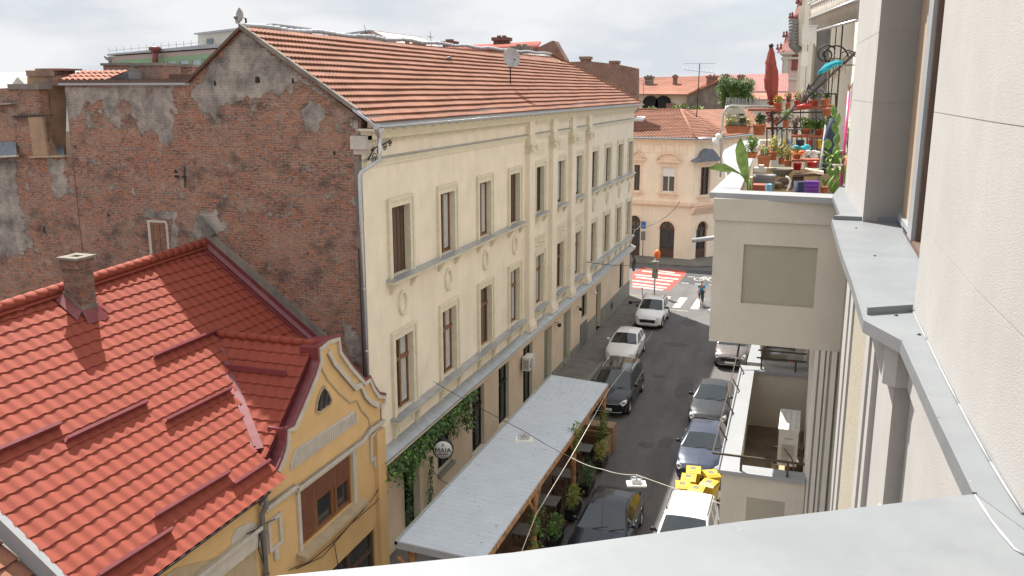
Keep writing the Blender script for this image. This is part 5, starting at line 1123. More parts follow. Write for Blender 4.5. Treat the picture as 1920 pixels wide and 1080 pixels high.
# traffic light pole
px_, py_ = -10.45, 64.6
TL = thing('traffic_light', (px_, py_, 0), 'traffic light pole with back-turned signal heads and an orange round lamp on top', 'traffic light')
s = MB(); s.tube([(px_,py_,0),(px_,py_,2.75)], .06, 10); s.build('pole', M['galv'], TL)
for zz in (1.35, 2.0): s = MB(); s.box((px_-.2,py_-.14,zz),(px_+.2,py_+.14,zz+.58)); s.box((px_-.24,py_-.16,zz+.55),(px_+.24,py_+.2,zz+.6)); s.build('signal_head', M['sage_dk'], TL)
s = MB(); s.ball((px_+.12,py_,3.15), .3, 16, 10, 0, .8, .8, 1.15); s.build('orange_lamp', M['orange'], TL)
p = at_z(1205,482,.12); p = V((-14.0,79.2,.12)); SP = thing('street_sign', p, 'thin post with a blue rectangular sign on the far pavement', 'sign')
s = MB(); s.tube([p, p+V((0,0,3.4))], .04, 8); s.build('post', M['galv'], SP)
s = MB(); s.box((p.x-.22,p.y-.06,2.75),(p.x+.22,p.y-.03,3.4)); s.build('sign_plate', M['signblue'], SP)
s = MB(); s.box((p.x-.2,p.y-.06,1.7),(p.x+.2,p.y-.03,2.5)); s.build('lower_plate', M['grey_pl'], SP)
# hanging street lamps and wires
def lampfix(c, label):
    t = thing('hanging_street_lamp', c, label, 'street lamp', 'street lamps hung on the cross wire'); c = V(c)
    a, d = V((.95,.3,0)).normalized(), V((-.3,.95,0)).normalized(); u = V((0,0,1))
    s = MB(); s.obox(c, a*.26, d*.17, u*.02); s.build('lens_frame', M['plastic_w'], t)
    s = MB(); s.obox(c-u*.022, a*.22, d*.13, u*.006); s.build('lens', M['lampglass'], t)
    s = MB(); s.obox(c+u*.07, a*.13, d*.08, u*.05); s.tube([c+a*.17+u*.02, c+a*.15+u*.2, c-a*.15+u*.2, c-a*.17+u*.02], .012, 5); s.tube([c+u*.12, c+u*.26], .02, 6); s.build('housing', M['galv'], t)
lA, lB = at_y(983,824,23.8), at_y(1193,907,22.2)
lampfix(lA, 'hanging street lamp over the grey canopy'); lampfix(lB, 'hanging street lamp over the middle of the road')
def wire(name, pts, r, label, m='stone_w', sag=0):
    s = MB(); P = []
    for a, c in zip(pts, pts[1:]):
        a, c = V(a), V(c)
        for k in range(9): t = k/9; P.append(a.lerp(c, t) - V((0,0,sag*4*t*(1-t))))
    P.append(V(pts[-1])); s.tube(P, r, 5); solo(name, s, M[m], label, 'wire')
wA = at_x(812,715,FX+.3); wE = V((.42, 19.6, 5.3))
cr = at_y(1071,858,23.0)
wire('suspension_wire', [wA, lA+V((0,0,.26)), cr], .010, 'thin cross wire from the cream facade past the canopy lamp', 'iron', .03)
wire('suspension_wire', [cr+V((.01,0,0)), at_y(1130,880,22.6), lB+V((0,0,.26)), wE], .011, 'pale twisted cross wire holding the road lamp, running to the right-hand building', 'stone_w', .05)
wire('overhead_cable', [at_y(975,1042,20.5), at_y(1005,965,21.6), cr+V((0,.02,.03)), at_y(1103,800,27), at_y(1140,733,33), at_y(1220,628,52), at_y(1232,600,63)], .012, 'pale cable running lengthwise over the terrace edge and up the street', 'stone_w', .0)
wire('overhead_cable', [at_x(1100,491,FX+.35), at_x(1190,497,FX+.5)], .02, 'short dark cable strung above the far ledge of the cream building', 'iron', .1)
wire('overhead_cable', [at_y(1275,378,79), at_y(1240,412,76), at_y(1200,424,73), at_y(1184,428,70)], .03, 'sagging cable from the peach corner house to the cream building', 'grey_pl', .2)
wire('overhead_cable', [(FX+.1, at_x(806,880,FX).y, at_x(806,880,FX).z), at_x(850,905,FX+.3), at_x(872,900,FX+1.5)], .012, 'red-brown cable sagging from the ivy door behind the round sign', 'wood_dk', .2)
# ------------------------------------------------------------------ peach corner house
PH = thing('corner_house', (-9.8, 82, 0), 'peach corner house with arched doors, moulded window hoods and a hipped tile roof', 'house')
Bp, Ap, Cp = V((-9.79,79.45,0)), V((-32,82.0,0)), V((-8.0,81.9,0)); Dp = V((-4.0, 97, 0))
UP = V((0,0,1))
class Wall:
    def __init__(s, a, b): s.a = V(a); s.L = (V(b)-V(a)).length; s.u = (V(b)-V(a)).normalized(); s.n = s.u.cross(UP)       # n faces the street
    def px(s, x, y): p = at_pl(x, y, s.a, s.n); return ((p-s.a).dot(s.u), p.z)
    def P(s, t, z, d=0): return s.a + s.u*t + s.n*d + UP*z
W1, W2, W3 = Wall(Ap, Bp), Wall(Bp, Cp), Wall(Cp, Dp)
def wallxf(mb, w):      # a mesh written with x=out, y=along, z=up is laid onto the wall
    mb.v = [tuple(w.P(y, z, x)) for x, y, z in mb.v]; return mb
GH = W1.px(1293, 262)[1]
def archwall(w, arches, rects, name, z1, m):
    s = MB(); ops = [('r', a, b_, c, d) for a, b_, c, d in rects] + [('a', a, b_, c, d) for a, b_, c, d in arches]
    facade(s, 0, 0, w.L, 0, z1, ops, .35, 0); 
    for a, b_, c, d in arches:      # spandrels of the round heads
        r = (b_-a)/2; cy = (a+b_)/2; zc = d - r; n = 10
        for sx in (1,-1):
            vs = [(0, cy+sx*r, d)] + [(0, cy+sx*r*math.cos(q), zc+r*math.sin(q)) for q in [math.pi/2*k/n for k in range(n+1)]]
            s.add(vs, [(0,k,k+1) for k in range(1,n+1)])
            s.add([(x, cy+sx*r*math.cos(q), zc+r*math.sin(q)) for q in [math.pi/2*k/n for k in range(n+1)] for x in (0,-.3)], [(2*k,2*k+1,2*k+3,2*k+2) for k in range(n)])
    wallxf(s, w).build(name, m, PH)
    for a, b_, c, d in arches:
        f = MB(); r = (b_-a)/2; cy = (a+b_)/2; zc = d-r
        f.box((-.3,a,c),(-.2,a+.12,zc)); f.box((-.3,b_-.12,c),(-.2,b_,zc)); f.box((-.3,a,zc-.1),(-.18,b_,zc+.1)); f.box((-.29,cy-.06,c),(-.19,cy+.06,d)); f.box((-.3,a,c),(-.17,b_,c+ (d-c)*.25))
        f.tube([(-.24,cy+(r-.04)*math.cos(q),zc+(r-.04)*math.sin(q)) for q in [math.pi*k/14 for k in range(15)]], .07, 6)
        for q in (.3,.7): f.bar((-.24,cy,zc),(-.24,cy+r*math.cos(q*math.pi),zc+r*math.sin(q*math.pi)),.05)
        fr = wallxf(f, w).build('arched_door', M['wood_dk'], PH)
        f = MB(); f.quad((-.26,a,c),(-.26,b_,c),(-.26,b_,d),(-.26,a,d)); wallxf(f, w).build('pane', M['glass'], fr)
        f = MB(); f.add([(0.03+h, cy+rr*math.cos(q), zc+rr*math.sin(q)) for q in [math.pi*k/16 for k in range(17)] for rr, h in ((r,0),(r,.05),(r+.16,.05),(r+.16,-.03))], [(4*k+j,4*k+j+1,4*k+5+j,4*k+4+j) for k in range(16) for j in range(3)]); wallxf(f, w).build('arch_moulding', M['peach_trim'], PH)
def rc(w, x0, y0, x1, y1, ym=None):
    a, c = w.px(x0, (y0+y1)/2)[0], w.px(x1, (y0+y1)/2)[0]; return (a, c, w.px((x0+x1)/2, y1)[1], w.px((x0+x1)/2, y0)[1])
A1 = [rc(W1,1236,415,1264,484), rc(W1,1180,404,1200,482), rc(W1,1130,404,1158,480)]
R1 = [rc(W1,1241,313,1265,360), rc(W1,1189,309,1200,357), rc(W1,1140,309,1162,357)]
A1 = [(a,c,.1,d) for a,c,_,d in A1]
archwall(W1, A1, R1, 'street_wall', GH, M['peach'])
A2 = [(.7,2.1,.1,rc(W2,1296,416,1318,484)[3])]; R2 = [(.9,2.1,*rc(W2,1313,313,1337,365)[2:])]
archwall(W2, A2, R2, 'corner_wall', GH, M['peach'])
A3 = [(2.2,3.6,.1,4.2),(6,7.4,.1,4.2)]; R3 = [(2.4,3.4,6.0,8.3),(6.2,7.2,6.0,8.3)]
archwall(W3, A3, R3, 'side_wall', GH, M['peach'])
def upwin(w, r, white=False):
    a, c, z0, z1 = r; f = MB(); m_ = M['white'] if white else M['wood_dk']; t = .07
    f.box((-.25,a,z0),(-.15,a+t,z1)); f.box((-.25,c-t,z0),(-.15,c,z1)); f.box((-.25,a,z0),(-.152,c,z0+t)); f.box((-.25,a,z1-t),(-.152,c,z1)); f.box((-.25,(a+c)/2-.04,z0),(-.14,(a+c)/2+.04,z1))
    if not white: f.box((-.25,a,z0+(z1-z0)*.6),(-.145,c,z0+(z1-z0)*.6+.08))
    fr = wallxf(f, w).build('window', m_, PH); f = MB(); f.quad((-.22,a,z0),(-.22,c,z0),(-.22,c,z1),(-.22,a,z1)); wallxf(f, w).build('pane', M['glass'], fr)
    if white: f = MB(); f.box((-.14,a,z0+(z1-z0)*.62),(-.1,c,z1)); wallxf(f, w).build('roller_blind', M['white'], fr)
    f = MB(); frame(f, 0, a, c, z0, z1, .2, .06, .25); f.box((0,a-.35,z0-.2),(.22,c+.35,z0-.05)); f.box((0,a-.2,z0-.5),(.08,c+.2,z0-.2)); wallxf(f, w).build('window_surround', M['peach_trim'], PH)
for w, r, wh in ((W1,R1[0],True),(W1,R1[1],False),(W1,R1[2],False),(W2,R2[0],False),(W3,R3[0],False),(W3,R3[1],False)): upwin(w, r, wh)
for w, r, kind in ((W1,R1[0],'arc'),(W1,R1[1],'tri'),(W1,R1[2],'arc'),(W2,R2[0],'tri')):
    a, c, z0, z1 = r; cy = (a+c)/2; hw_ = (c-a)/2+.5; zz = z1+.55; f = MB()
    pts = [(cy-hw_,zz)] + ([(cy+hw_*math.cos(q),zz+hw_*.62*math.sin(q)) for q in [math.pi*(1-k/12) for k in range(13)]] if kind == 'arc' else [(cy-hw_,zz),(cy,zz+.75)]) + [(cy+hw_,zz)]
    f.tube([(.15,y,z_) for y, z_ in pts], .1, 6); f.box((0,cy-hw_-.05,zz-.12),(.28,cy+hw_+.05,zz+.02)); f.add([(.05,y,z_) for y, z_ in pts], [tuple(range(len(pts)))]); wallxf(f, w).build('window_hood', M['peach_trim'], PH)
s = MB(); c_ = W2.P(1.5, 0, 0); zz = W2.px(1315, 302)[1]
hp = [(-.35,0),(.1,.25),(.5,.4),(.8,.9),(1.3,1.15),(1.75,1.1),(2.2,.75),(2.6,.35),(3.1,.2),(3.5,0)]
s.prism([W2.P(t-.1, zz+h*.95, -.1) for t, h in hp], W2.n*.75); s.build('slate_hood', M['slate'], PH)
bz1, bz0 = W1.px(1250,378)[1], W1.px(1250,388)[1]
for w in (W1, W2, W3):
    f = MB(); f.box((0,-.1,bz1-.28),(.3,w.L+.1,bz1)); f.box((0,-.05,bz1-.42),(.15,w.L+.05,bz1-.28)); wallxf(f, w).build('string_course', M['peach_trim'], PH)
    f = MB(); f.box((0,-.05,0),(.1,w.L+.04,1.25)); 
    f = MB(); f.box((0,-.1,GH-.1),(.42,w.L+.15,GH+.04)); f.box((0,-.1,GH-.25),(.25,w.L+.1,GH-.1)); wallxf(f, w).build('cornice', M['peach_trim'], PH)
    f = MB(); k = .3
    while k < w.L-.8: frame(f, 0, k, k+.72, GH-1.2, GH-.5, .05, .035, .05, True); k += 1.15
    wallxf(f, w).build('frieze_panels', M['peach_trim'], PH)
    f = MB(); f.tube([w.P(-.1,GH+.1,.5), w.P(w.L+.15,GH+.1,.5)], .11, 8); f.build('gutter', M['galv'], PH)
f = MB(); f.box((0,-.4,1.3+bz1-2.3),(.5,2.9,bz1-.3)); 
f = MB(); f.prism([W2.P(-.1,bz1-.42,0), W2.P(-.1,bz1-.42,.5), W2.P(-.1,bz1-1.1,.05), W2.P(-.1,bz1-1.1,0)], W2.u*2.9); f.build('bay_corbel', M['peach_trim'], PH)
rz = at_y(1250,207,88).z
n1 = W1
e = [W1.P(0,GH+.15,.5), W1.P(W1.L+.1,GH+.15,.5), W2.P(W2.L+.1,GH+.15,.5), W3.P(W3.L,GH+.15,.5)]
q0 = V((-32,88.5,rz)); q1 = at_y(1277,206,88.0); q2 = V((q1.x+5.5, 99, rz))
ud = (e[1]-e[0]).normalized(); sd_ = (q1 - e[1]); sd_ = sd_ - ud*sd_.dot(ud); SLn = sd_.length; dn_ = -sd_.normalized(); nn_ = dn_.cross(ud); nn_ = nn_ if nn_.z > 0 else -nn_
top0 = e[0]-dn_*SLn
hipd = q1 - e[1]
def pk_(c): s_ = (c-e[1]).dot(-dn_)/SLn; return (c-e[1]).dot(ud) < hipd.dot(ud)*s_+.05
s = MB(); tile_roof(s, top0+ud*8, ud, dn_, nn_, 64, 20, .3, SLn/20, .06, .06, pk_, 'hump', 4, jit=.03); s.build('tiled_roof', M['terra'], PH)
s = MB(); s.add([e[0],e[1],e[2],e[3],q0,q1,q2,V((-32,97,GH)),V((-10,108,GH))], [(0,1,5,4),(1,2,5),(2,3,6,5),(4,5,6,8,7)]); s.build('roof_slopes', M['terra'], PH)
def tiled_poly(a, b_, tops, ru, rv):
    a, b_ = V(a), V(b_); u = (b_-a).normalized(); pts = [a, b_] + [V(t) for t in tops]; h = max(((p-a)-u*(p-a).dot(u)).length for p in pts); tp = max(pts, key=lambda p: ((p-a)-u*(p-a).dot(u)).length)
    up = (tp-a)-u*(tp-a).dot(u); up.normalize(); n_2 = u.cross(up); n_2 = n_2 if n_2.z > 0 else -n_2; us = [(p-a).dot(u) for p in pts]; poly2 = [((p-a).dot(u), (p-a).dot(up)) for p in pts]
    k = lambda c: inside(((c-a).dot(u), (c-a).dot(up)), poly2)
    s = MB(); tile_roof(s, a+u*min(us)+up*h+n_2*.02, u, -up, n_2, int((max(us)-min(us))/ru)+1, int(h/rv)+1, ru, h/(int(h/rv)+1), .06, .06, k, 'hump', 4, jit=.02); return s
tiled_poly(e[1], e[2], [q1], .3, .42).build('corner_tiles', M['terra'], PH); tiled_poly(e[2], e[3], [q2, q1], .3, .42).build('side_tiles', M['terra'], PH)
s = MB(); s.tube([q1, e[1]], .14, 7); s.tube([q1, e[2]], .14, 7); s.tube([q0, q1], .14, 7); s.build('hip_cap', M['terra'], PH)
p = at_pl(1200,226,e[1],nn_); s = MB(); s.obox(p+nn_*.15, ud*.4, dn_*.5, nn_*.12); s.build('skylight', M['white'], PH)
# ------------------------------------------------------------------ things far behind
def bx(s, px0, py0, px1, py1, Y, dy, zb=0):
    p, q = at_y(px0,py0,Y), at_y(px1,py1,Y); s.box((p.x,Y,zb if zb is not None else q.z),(q.x,Y+dy,p.z)); return s
def gable(s, pts, Y, dy, mi=0): P = [at_y(x, y, Y) for x, y in pts]; s.prism(P, (0,dy,0), mi); return s
# loggia house behind the corner house
LH = thing('loggia_house', (-20,110,0), 'pale yellow house with two dark arches behind the peach corner house', 'house')
Y = 112
s = MB(); bx(s,1180,178,1300,215,Y,10); s.build('wall', M['cream'], LH)
for x in (1219,1243):
    s = MB(); p = at_y(x,207,Y-.1); r = .95; s.prism([p+V((-r,0,-1)),p+V((r,0,-1)),p+V((r,0,1.0))]+[p+V((r*math.cos(q),0,1.0+r*.8*math.sin(q))) for q in [math.pi*k/8 for k in range(1,8)]]+[p+V((-r,0,1.0))], (0,-.1,0)); s.build('arch', M['interior'], LH)
for x in (1257,1287): s = MB(); bx(s,x-8,194,x+8,212,Y-.8,.4,None); s.build('chimney_block', M['brick_far'], LH)
s = MB(); a, c = at_y(1172,177,Y-1), at_y(1290,178,Y-1); d, e_ = at_y(1196,146,Y+13), at_y(1352,143,Y+13); s.quad(a, c, e_, d); s.quad(c, at_y(1350,150,Y-1), e_, e_); 
nrm = (c-a).cross(d-a).normalized(); uu = (c-a).normalized()
s.build('roof', M['terra_far'], LH)
s = MB(); 
for k in range(70): t = k/70; s.bar(a.lerp(c,t)+V((0,0,.05)), d.lerp(e_,t)+V((0,0,.05)), .09, .06)
s.build('roof_ribs', M['terra_far'], LH)
s = MB(); gable(s, [(1285,215),(1288,180),(1357,148),(1362,150),(1362,215)], Y-2, 1.5); s.build('grey_gable', M['plaster_grey'], LH)
s = MB(); s.bar(at_y(1288,178,Y-2.2), at_y(1357,147,Y-2.2), .35, .2); s.build('gable_coping', M['terra_far'], LH)
def farchim(px0,py0,px1,py1,Y,label,m='brick_far'):
    p, q = at_y(px0,py0,Y), at_y(px1,py1,Y); s = MB(); s.box((p.x,Y,q.z-1.0),(q.x,Y+1,p.z-.25)); s.box((p.x-.12,Y-.12,p.z-.25),(q.x+.12,Y+1.12,p.z)); 
    for k in (.3,.7): x = p.x+(q.x-p.x)*k; s.box((x-.12,Y+.3,p.z),(x+.12,Y+.6,p.z+.15))
    solo('chimney', s, M[m], label, 'chimney', 'chimneys on the old roofs')
farchim(1209,143,1223,155,118,'squat grey chimney on the orange roof of the loggia house','plaster_grey'); farchim(1262,142,1268,154,118,'narrow brown chimney in the middle of the loggia house roof'); farchim(1325,142,1344,152,116,'broad brick chimney beside the tree on the loggia house roof')
RH = thing('long_red_roof_house', (-15,160,0), 'distant building with a long faded red roof between the tree and the church', 'house')
s = MB(); a, c, d, e_ = at_y(1318,172,150), at_y(1478,172,150), at_y(1478,138,162), at_y(1318,141,162); s.quad(a, c, e_ if False else d, e_); s.build('roof', M['terra_pink'], RH)
s = MB(); 
for k in range(50): t = k/50; s.bar(a.lerp(c,t)+V((0,0,.06)), e_.lerp(d,t)+V((0,0,.06)), .12, .08)
s.build('roof_seams', M['terra_pink'], RH)
s = MB(); bx(s,1318,172,1478,200,150.2,10); s.build('wall', M['farwhite'], RH)
farchim(1357,140,1366,150,149,'small brick chimney rising just left of the tree top'); farchim(1383,141,1395,152,149,'brick chimney half hidden by the right edge of the tree')
LR = thing('lower_tiled_roof_house', (-10,130,0), 'low orange roof below the long red roof, beside the tree', 'house')
s = MB(); a, c, d, e_ = at_y(1395,186,128), at_y(1490,186,128), at_y(1490,174,134), at_y(1395,174,134); s.quad(a, c, d, e_); s.build('roof', M['terra_far'], LR)
s = MB(); bx(s,1395,186,1490,200,128.2,5); s.build('wall', M['farwhite'], LR)
# tree
def tree(name, px, py0, py1, Y, wpx, label, dens, ms):
    c = at_y(px, (py0+py1)/2, Y); h = (at_y(px,py0,Y)-at_y(px,py1,Y)).length; w = h*wpx
    t = thing(name, (c.x, Y, 0), label, 'tree'); s = MB(); base = V((c.x,Y,0)); mid = c-V((0,0,h*.35))
    s.tube([base, base.lerp(mid,.5)+V((.2,0,0)), mid, c], [.3,.24,.18,.06], 8)
    tips = []
    for k in range(14): a = random.uniform(0,6.28); e2 = c+V((math.cos(a)*w*.42*random.uniform(.4,1), math.sin(a)*w*.42*random.uniform(.4,1), h*random.uniform(-.35,.42))); s.tube([mid.lerp(c,random.random()*.6), mid.lerp(e2,.6)+V((0,0,.2)), e2], [.08,.05,.02], 5); tips.append(e2)
    s.build('trunk', M['bark'], t); s = MB()
    for e2 in tips+[c+V((random.uniform(-.35,.35)*w,random.uniform(-.35,.35)*w,random.uniform(-.38,.32)*h)) for _ in range(dens)]:
        k = random.uniform(.5,1.1)*h*.12; mi = random.randrange(3)
        for _ in range(150):
            d = V((random.gauss(0,1),random.gauss(0,1),random.gauss(0,.8))).normalized()*k*random.random()**.35; s.leaf(e2+d, d+V((0,0,.15*k)), h*.045, h*.022, mi if random.random() < .75 else random.randrange(3))
    s.build('crown', [M[m] for m in ms], t)
tree('broadleaf_tree', 1380, 138, 206, 104, 1.25, 'rounded green tree rising between the tiled roofs beyond the corner', 110, ('leaf_t','leaf_b','leaf_a'))
for i, (px, py, l) in enumerate(((1222,205,'bush at the foot of the left dark arch'),(1272,203,'bush between the two brick blocks of the loggia'),(1300,204,'bush by the right end of the loggia wall'))):
    s = MB(); c = at_y(px,py,106)
    for k in range(3): s.clump(c+V((random.uniform(-.7,.7),0,random.uniform(-.9,.1))), .6, 60, .35, .18, 0, 2)
    solo('bush', s, leafmats(('leaf_t','leaf_c')), 'green ' + l, 'bush', 'bushes behind the peach roof')
# church
CT = thing('church_tower', (-3,185,0), 'pink baroque church tower with a tiered red spire', 'church')
Y = 180; a, c = at_y(1468,98,Y), at_y(1540,180,Y); s = MB(); s.box((a.x,Y,0),(a.x+8,Y+8,a.z)); s.build('shaft', M['church'], CT)
s = MB(); z1 = at_y(1470,150,Y).z; s.box((a.x-.25,Y-.25,z1),(a.x+8.25,Y+8.25,z1+.5)); s.box((a.x-.5,Y-.5,a.z-.4),(a.x+8.5,Y+8.5,a.z)); s.box((a.x-.3,Y-.3,a.z-1.3),(a.x+8.3,Y+8.3,a.z-.9)); s.build('cornices', M['stone_w'], CT)
s = MB()
for xx in (.3, 7.0): s.box((a.x+xx,Y-.18,z1),(a.x+xx+.8,Y,a.z-1.3))
s.build('pilasters', M['stone_w'], CT)
wz = at_y(1490,132,Y).z; s = MB(); wx = at_y(1492,120,Y).x; s.prism([V((wx-.75,Y-.1,wz)),V((wx+.75,Y-.1,wz)),V((wx+.75,Y-.1,wz+2.4))]+[V((wx+.75*math.cos(q),Y-.1,wz+2.4+.8*math.sin(q))) for q in [math.pi*k/8 for k in range(1,8)]]+[V((wx-.75,Y-.1,wz+2.4))], (0,-.12,0)); s.build('belfry_window', M['church_roof'], CT)
s = MB(); cx = a.x+4; H0 = a.z
s.lathe((cx,Y+4,H0), [(5.3,0),(5.0,.6),(4.2,1.6),(3.9,2.8),(4.0,3.2),(3.1,4.2),(2.9,6.0),(3.2,6.4),(2.5,7.2),(1.9,9.5),(1.4,13),(.6,20),(.1,26)], 8)
s.build('spire', M['church_roof'], CT)
s = MB()
for k, (r, z_) in enumerate(((5.2,.6),(4.2,2.9),(3.3,6.3),(2.2,9),(1.7,12))):
    for q in range(12): an = 2*math.pi*q/12; s.lathe((cx+r*math.cos(an),Y+4+r*math.sin(an),H0+z_), [(.22,0),(.3,.3),(.1,.6),(.22,.8),(.02,1.2)], 6)
s.build('finials', M['church_roof'], CT)
# houses behind the orange ridge
BB = thing('brick_block_house', (-20,90,0), 'long bare brick firewall with two chimneys beyond the hip of the orange roof', 'house')
s = MB(); gable(s, [(1062,116),(1108,115),(1160,121),(1194,128),(1194,210),(1062,210)], 84, 1.2); s.build('firewall', M['brick_far'], BB)
for x0, x1, y0 in ((1088,1104,108),(1144,1157,116)): s = MB(); p, q = at_y(x0,y0,84.1), at_y(x1,122,84.1); s.box((p.x,84.1,q.z-.5),(q.x,85.1,p.z)); s.box((p.x-.1,84,p.z-.15),(q.x+.1,85.2,p.z+.1)); s.build('chimney', M['brick_far'], BB)
RR = thing('red_tiled_house', (-25,70,0), 'house behind the ridge with a crimson tiled roof and a bare grey gable', 'house')
Y = 62; s = MB(); a, c = at_y(832,98,Y), at_y(1008,91,Y); d, e_ = at_y(832,88,Y+4), at_y(1016,79,Y+4); s.quad(a, c, e_, d); s.build('roof', M['redroof'], RR)
s = MB()
for k in range(60): t = k/60; s.tube([a.lerp(c,t)+V((0,0,.02)), d.lerp(e_,t)+V((0,0,.02))], .07, 5)
s.build('tile_rows', M['redroof'], RR)
s = MB(); gable(s, [(1002,150),(1006,90),(1036,76),(1040,77),(1060,112),(1060,150)], Y-.5, 1); s.build('gable', M['brick_far'], RR)
s = MB(); gable(s, [(860,97),(1006,92),(1006,130),(860,130)], Y+.1, .5); s.build('wall', M['brick_plain'], RR)
for x0,x1,y0,y1,l in ((830,848,77,88,'soot-topped chimney at the left end of the crimson roof'),(925,949,70,83,'dark brick chimney standing on the crimson roof ridge')): farchim(x0,y0,x1,y1,Y+3.5,l,'brick_soot')
farchim(960,87,989,114,58,'wide grey rendered chimney directly behind the satellite dish','plaster_grey'); farchim(748,82,784,92,60,'low flat brick chimney left of the thin antenna','brick_plain')
ZR = thing('zinc_skylight', (-17,56,16), 'ribbed zinc roof lantern set into the far end of the orange ridge', 'roof lantern')
s = MB(); a, c, d, e_ = at_y(985,120,56), at_y(1047,123,56.5), at_y(1022,101,57.5), at_y(980,103,57.5); s.quad(a, c, d, e_); s.quad(c, c+V((.5,2,-.5)), d+V((.5,2,-.4)), d)
for k in range(12): t = k/11; s.bar(a.lerp(c,t)+V((0,0,.04)), e_.lerp(d,t)+V((0,0,.04)), .06, .08)
s.build('glazed_slope', M['stone_w'], ZR)
s = MB(); p, q = at_y(905,103,52), at_y(985,107,56); s.bar(p, q, .5, .3); s.build('low_zinc_roof', M['farroof'], ZR)
# big institutional building far left
IB = thing('institutional_building', (-75,95,0), 'large pale building with a green band of windows behind the brick wall', 'building')
Y = 95
def slant(s, pts, Ys, dy):
    P = [at_y(x, y, Ys) for x, y in pts]; s.prism(P, (0,dy,0)); return s
s = MB(); slant(s, [(203,106),(420,91),(420,170),(203,170)], Y, 14); s.build('wall', M['farpink'], IB)
s = MB(); slant(s, [(196,104),(425,88),(425,83),(380,84),(300,92),(203,101)], Y-.4, 16); s.build('roof_edge', M['farroof'], IB)
s = MB(); slant(s, [(215,114),(420,99),(420,109),(215,122)], Y-.15, .3); s.build('green_band', M['fargreen'], IB)
for k in range(8):
    x = 222+k*23; y = 121-k*1.35; s = MB(); slant(s, [(x,y),(x+17,y-1.2),(x+17,y+34),(x,y+34)], Y-.12, .1); s.build('window', M['glass_pale'], IB)
    s = MB(); slant(s, [(x+18,y-1),(x+22,y-1.3),(x+22,y+34),(x+18,y+34)], Y-.3, .2); s.build('mullion', M['fargreen'], IB)
s = MB(); slant(s, [(371,62),(508,48),(508,90),(371,88)], Y+4, 8); s.build('rooftop_block', M['farwhite'], IB)
s = MB(); slant(s, [(364,62),(512,44),(512,49),(364,65)], Y+3.6, 9); s.build('rooftop_cover', M['farroof'], IB)
s = MB(); slant(s, [(387,73),(398,72),(398,81),(387,82)], Y+3.8, .3); s.build('small_window', M['slate'], IB)
s = MB(); 
for k in range(13): p = at_y(205+k*14, 100-k*1.15, Y+1); s.bar(p, p+V((0,0,.75)), .05)
s.bar(at_y(205,95,Y+1), at_y(372,80,Y+1), .05); s.build('railing', M['galv'], IB)
s = MB(); p = at_y(291,98,Y-1); s.tube([at_y(291,122,Y-1), p], .35, 8); s.lathe(p, [(.35,0),(.75,.3),(.75,.6),(.3,.7)], 10); s.build('flue', M['burg'], IB)
s = MB(); s.tube([at_y(197,105,Y-.6), at_y(201,110,Y-.6), at_y(206,113,Y-.6), at_y(206,130,Y-.6)], .2, 6); s.build('downpipe', M['grey_pl'], IB)
PG = thing('pink_gabled_building', (-60,120,0), 'distant building with a wide dull pink gable behind the orange ridge', 'building')
s = MB(); gable(s, [(620,72),(692,57),(700,58),(745,80),(745,110),(600,110)], 105, 14); s.build('gable', M['farpink'], PG)
s = MB(); gable(s, [(556,69),(620,66),(692,56),(692,59),(625,72),(625,80),(556,76)], 104.5, 16); s.build('flat_roof', M['farroof'], PG)
FR = thing('pale_roofed_hall', (-110,140,0), 'long low hall with a pale grey roof on the left horizon', 'hall')
s = MB(); a, c, d, e_ = at_y(-60,166,140), at_y(205,160,140), at_y(205,131,175), at_y(-60,139,175); s.quad(a, c, d, e_); s.build('roof', M['farroof'], FR)
s = MB(); s.box((at_y(-60,160,140).x,140.2,0),(at_y(205,160,140).x,170,at_y(0,168,140).z)); s.build('wall', M['farwhite'], FR)
DM = thing('dormer_house', (-60,80,0), 'small white gabled dormer with a pale blue roof beside the ruined pier', 'house')
s = MB(); gable(s, [(18,172),(22,158),(32,144),(44,157),(48,172)], 80, 3); s.build('gable', M['farwhite'], DM)
s = MB(); s.quad(at_y(31,143,79.5), at_y(58,146,84), at_y(66,158,84), at_y(46,158,79.5)); s.build('roof', M['farroof'], DM)
# dishes, antennas, bird
def dish(name, c, base, r, n, label):
    t = thing(name, base, label, 'satellite dish', 'satellite dishes'); c, n = V(c), V(n).normalized()
    s = MB(); s.lathe(c, [(.001,-.02),(r*.5,.02),(r*.8,.07),(r,.13),(r*.99,.14),(r*.8,.085),(r*.5,.035),(.001,0)], 28, axis=n); s.build('reflector', M['grey_dish'], t)
    s = MB(); s.tube([base, V((base[0],base[1],c.z-.05)), c-n*.05], .03, 7); s.build('mast', M['iron'], t)
    s = MB(); d = c - V((0,0,r*.95)) + n*.12; e2 = c + n*r*.9 - V((0,0,r*.3)); s.tube([d, e2], .014, 5); s.lathe(e2, [(.001,-.06),(.05,-.05),(.05,.04),(.001,.06)], 10, axis=n); s.build('receiver_arm', M['grey_pl'], t); return t
O_ = V((0,0,CZ)); db = at_pl(957,161,A_,rn)
dish('satellite_dish', at_y(957,109,db.y), db, .45, (.85,-.75,.25), 'large round satellite dish on a rusty mast fixed in the orange roof slope')
g0 = at_y(462,55,23.3); dish('satellite_dish', at_y(455,32,23.3), g0, .24, (-.75,-1,.3), 'small satellite dish on the very top of the brick gable')
p = at_pl(840,116,A_,rn)+rn*.06; s = MB(); s.ball(p+V((0,0,.1)), .1, 10, 7, 0, 1.5, .8, .75); s.ball(p+V((.12,0,.2)), .045, 8, 6); s.bar(p+V((-.12,0,.1)), p+V((-.26,0,.06)), .06, .02); s.bar(p, p+V((0,0,.08)), .012); s.bar(p+V((.15,0,.2)), p+V((.19,0,.19)), .012)
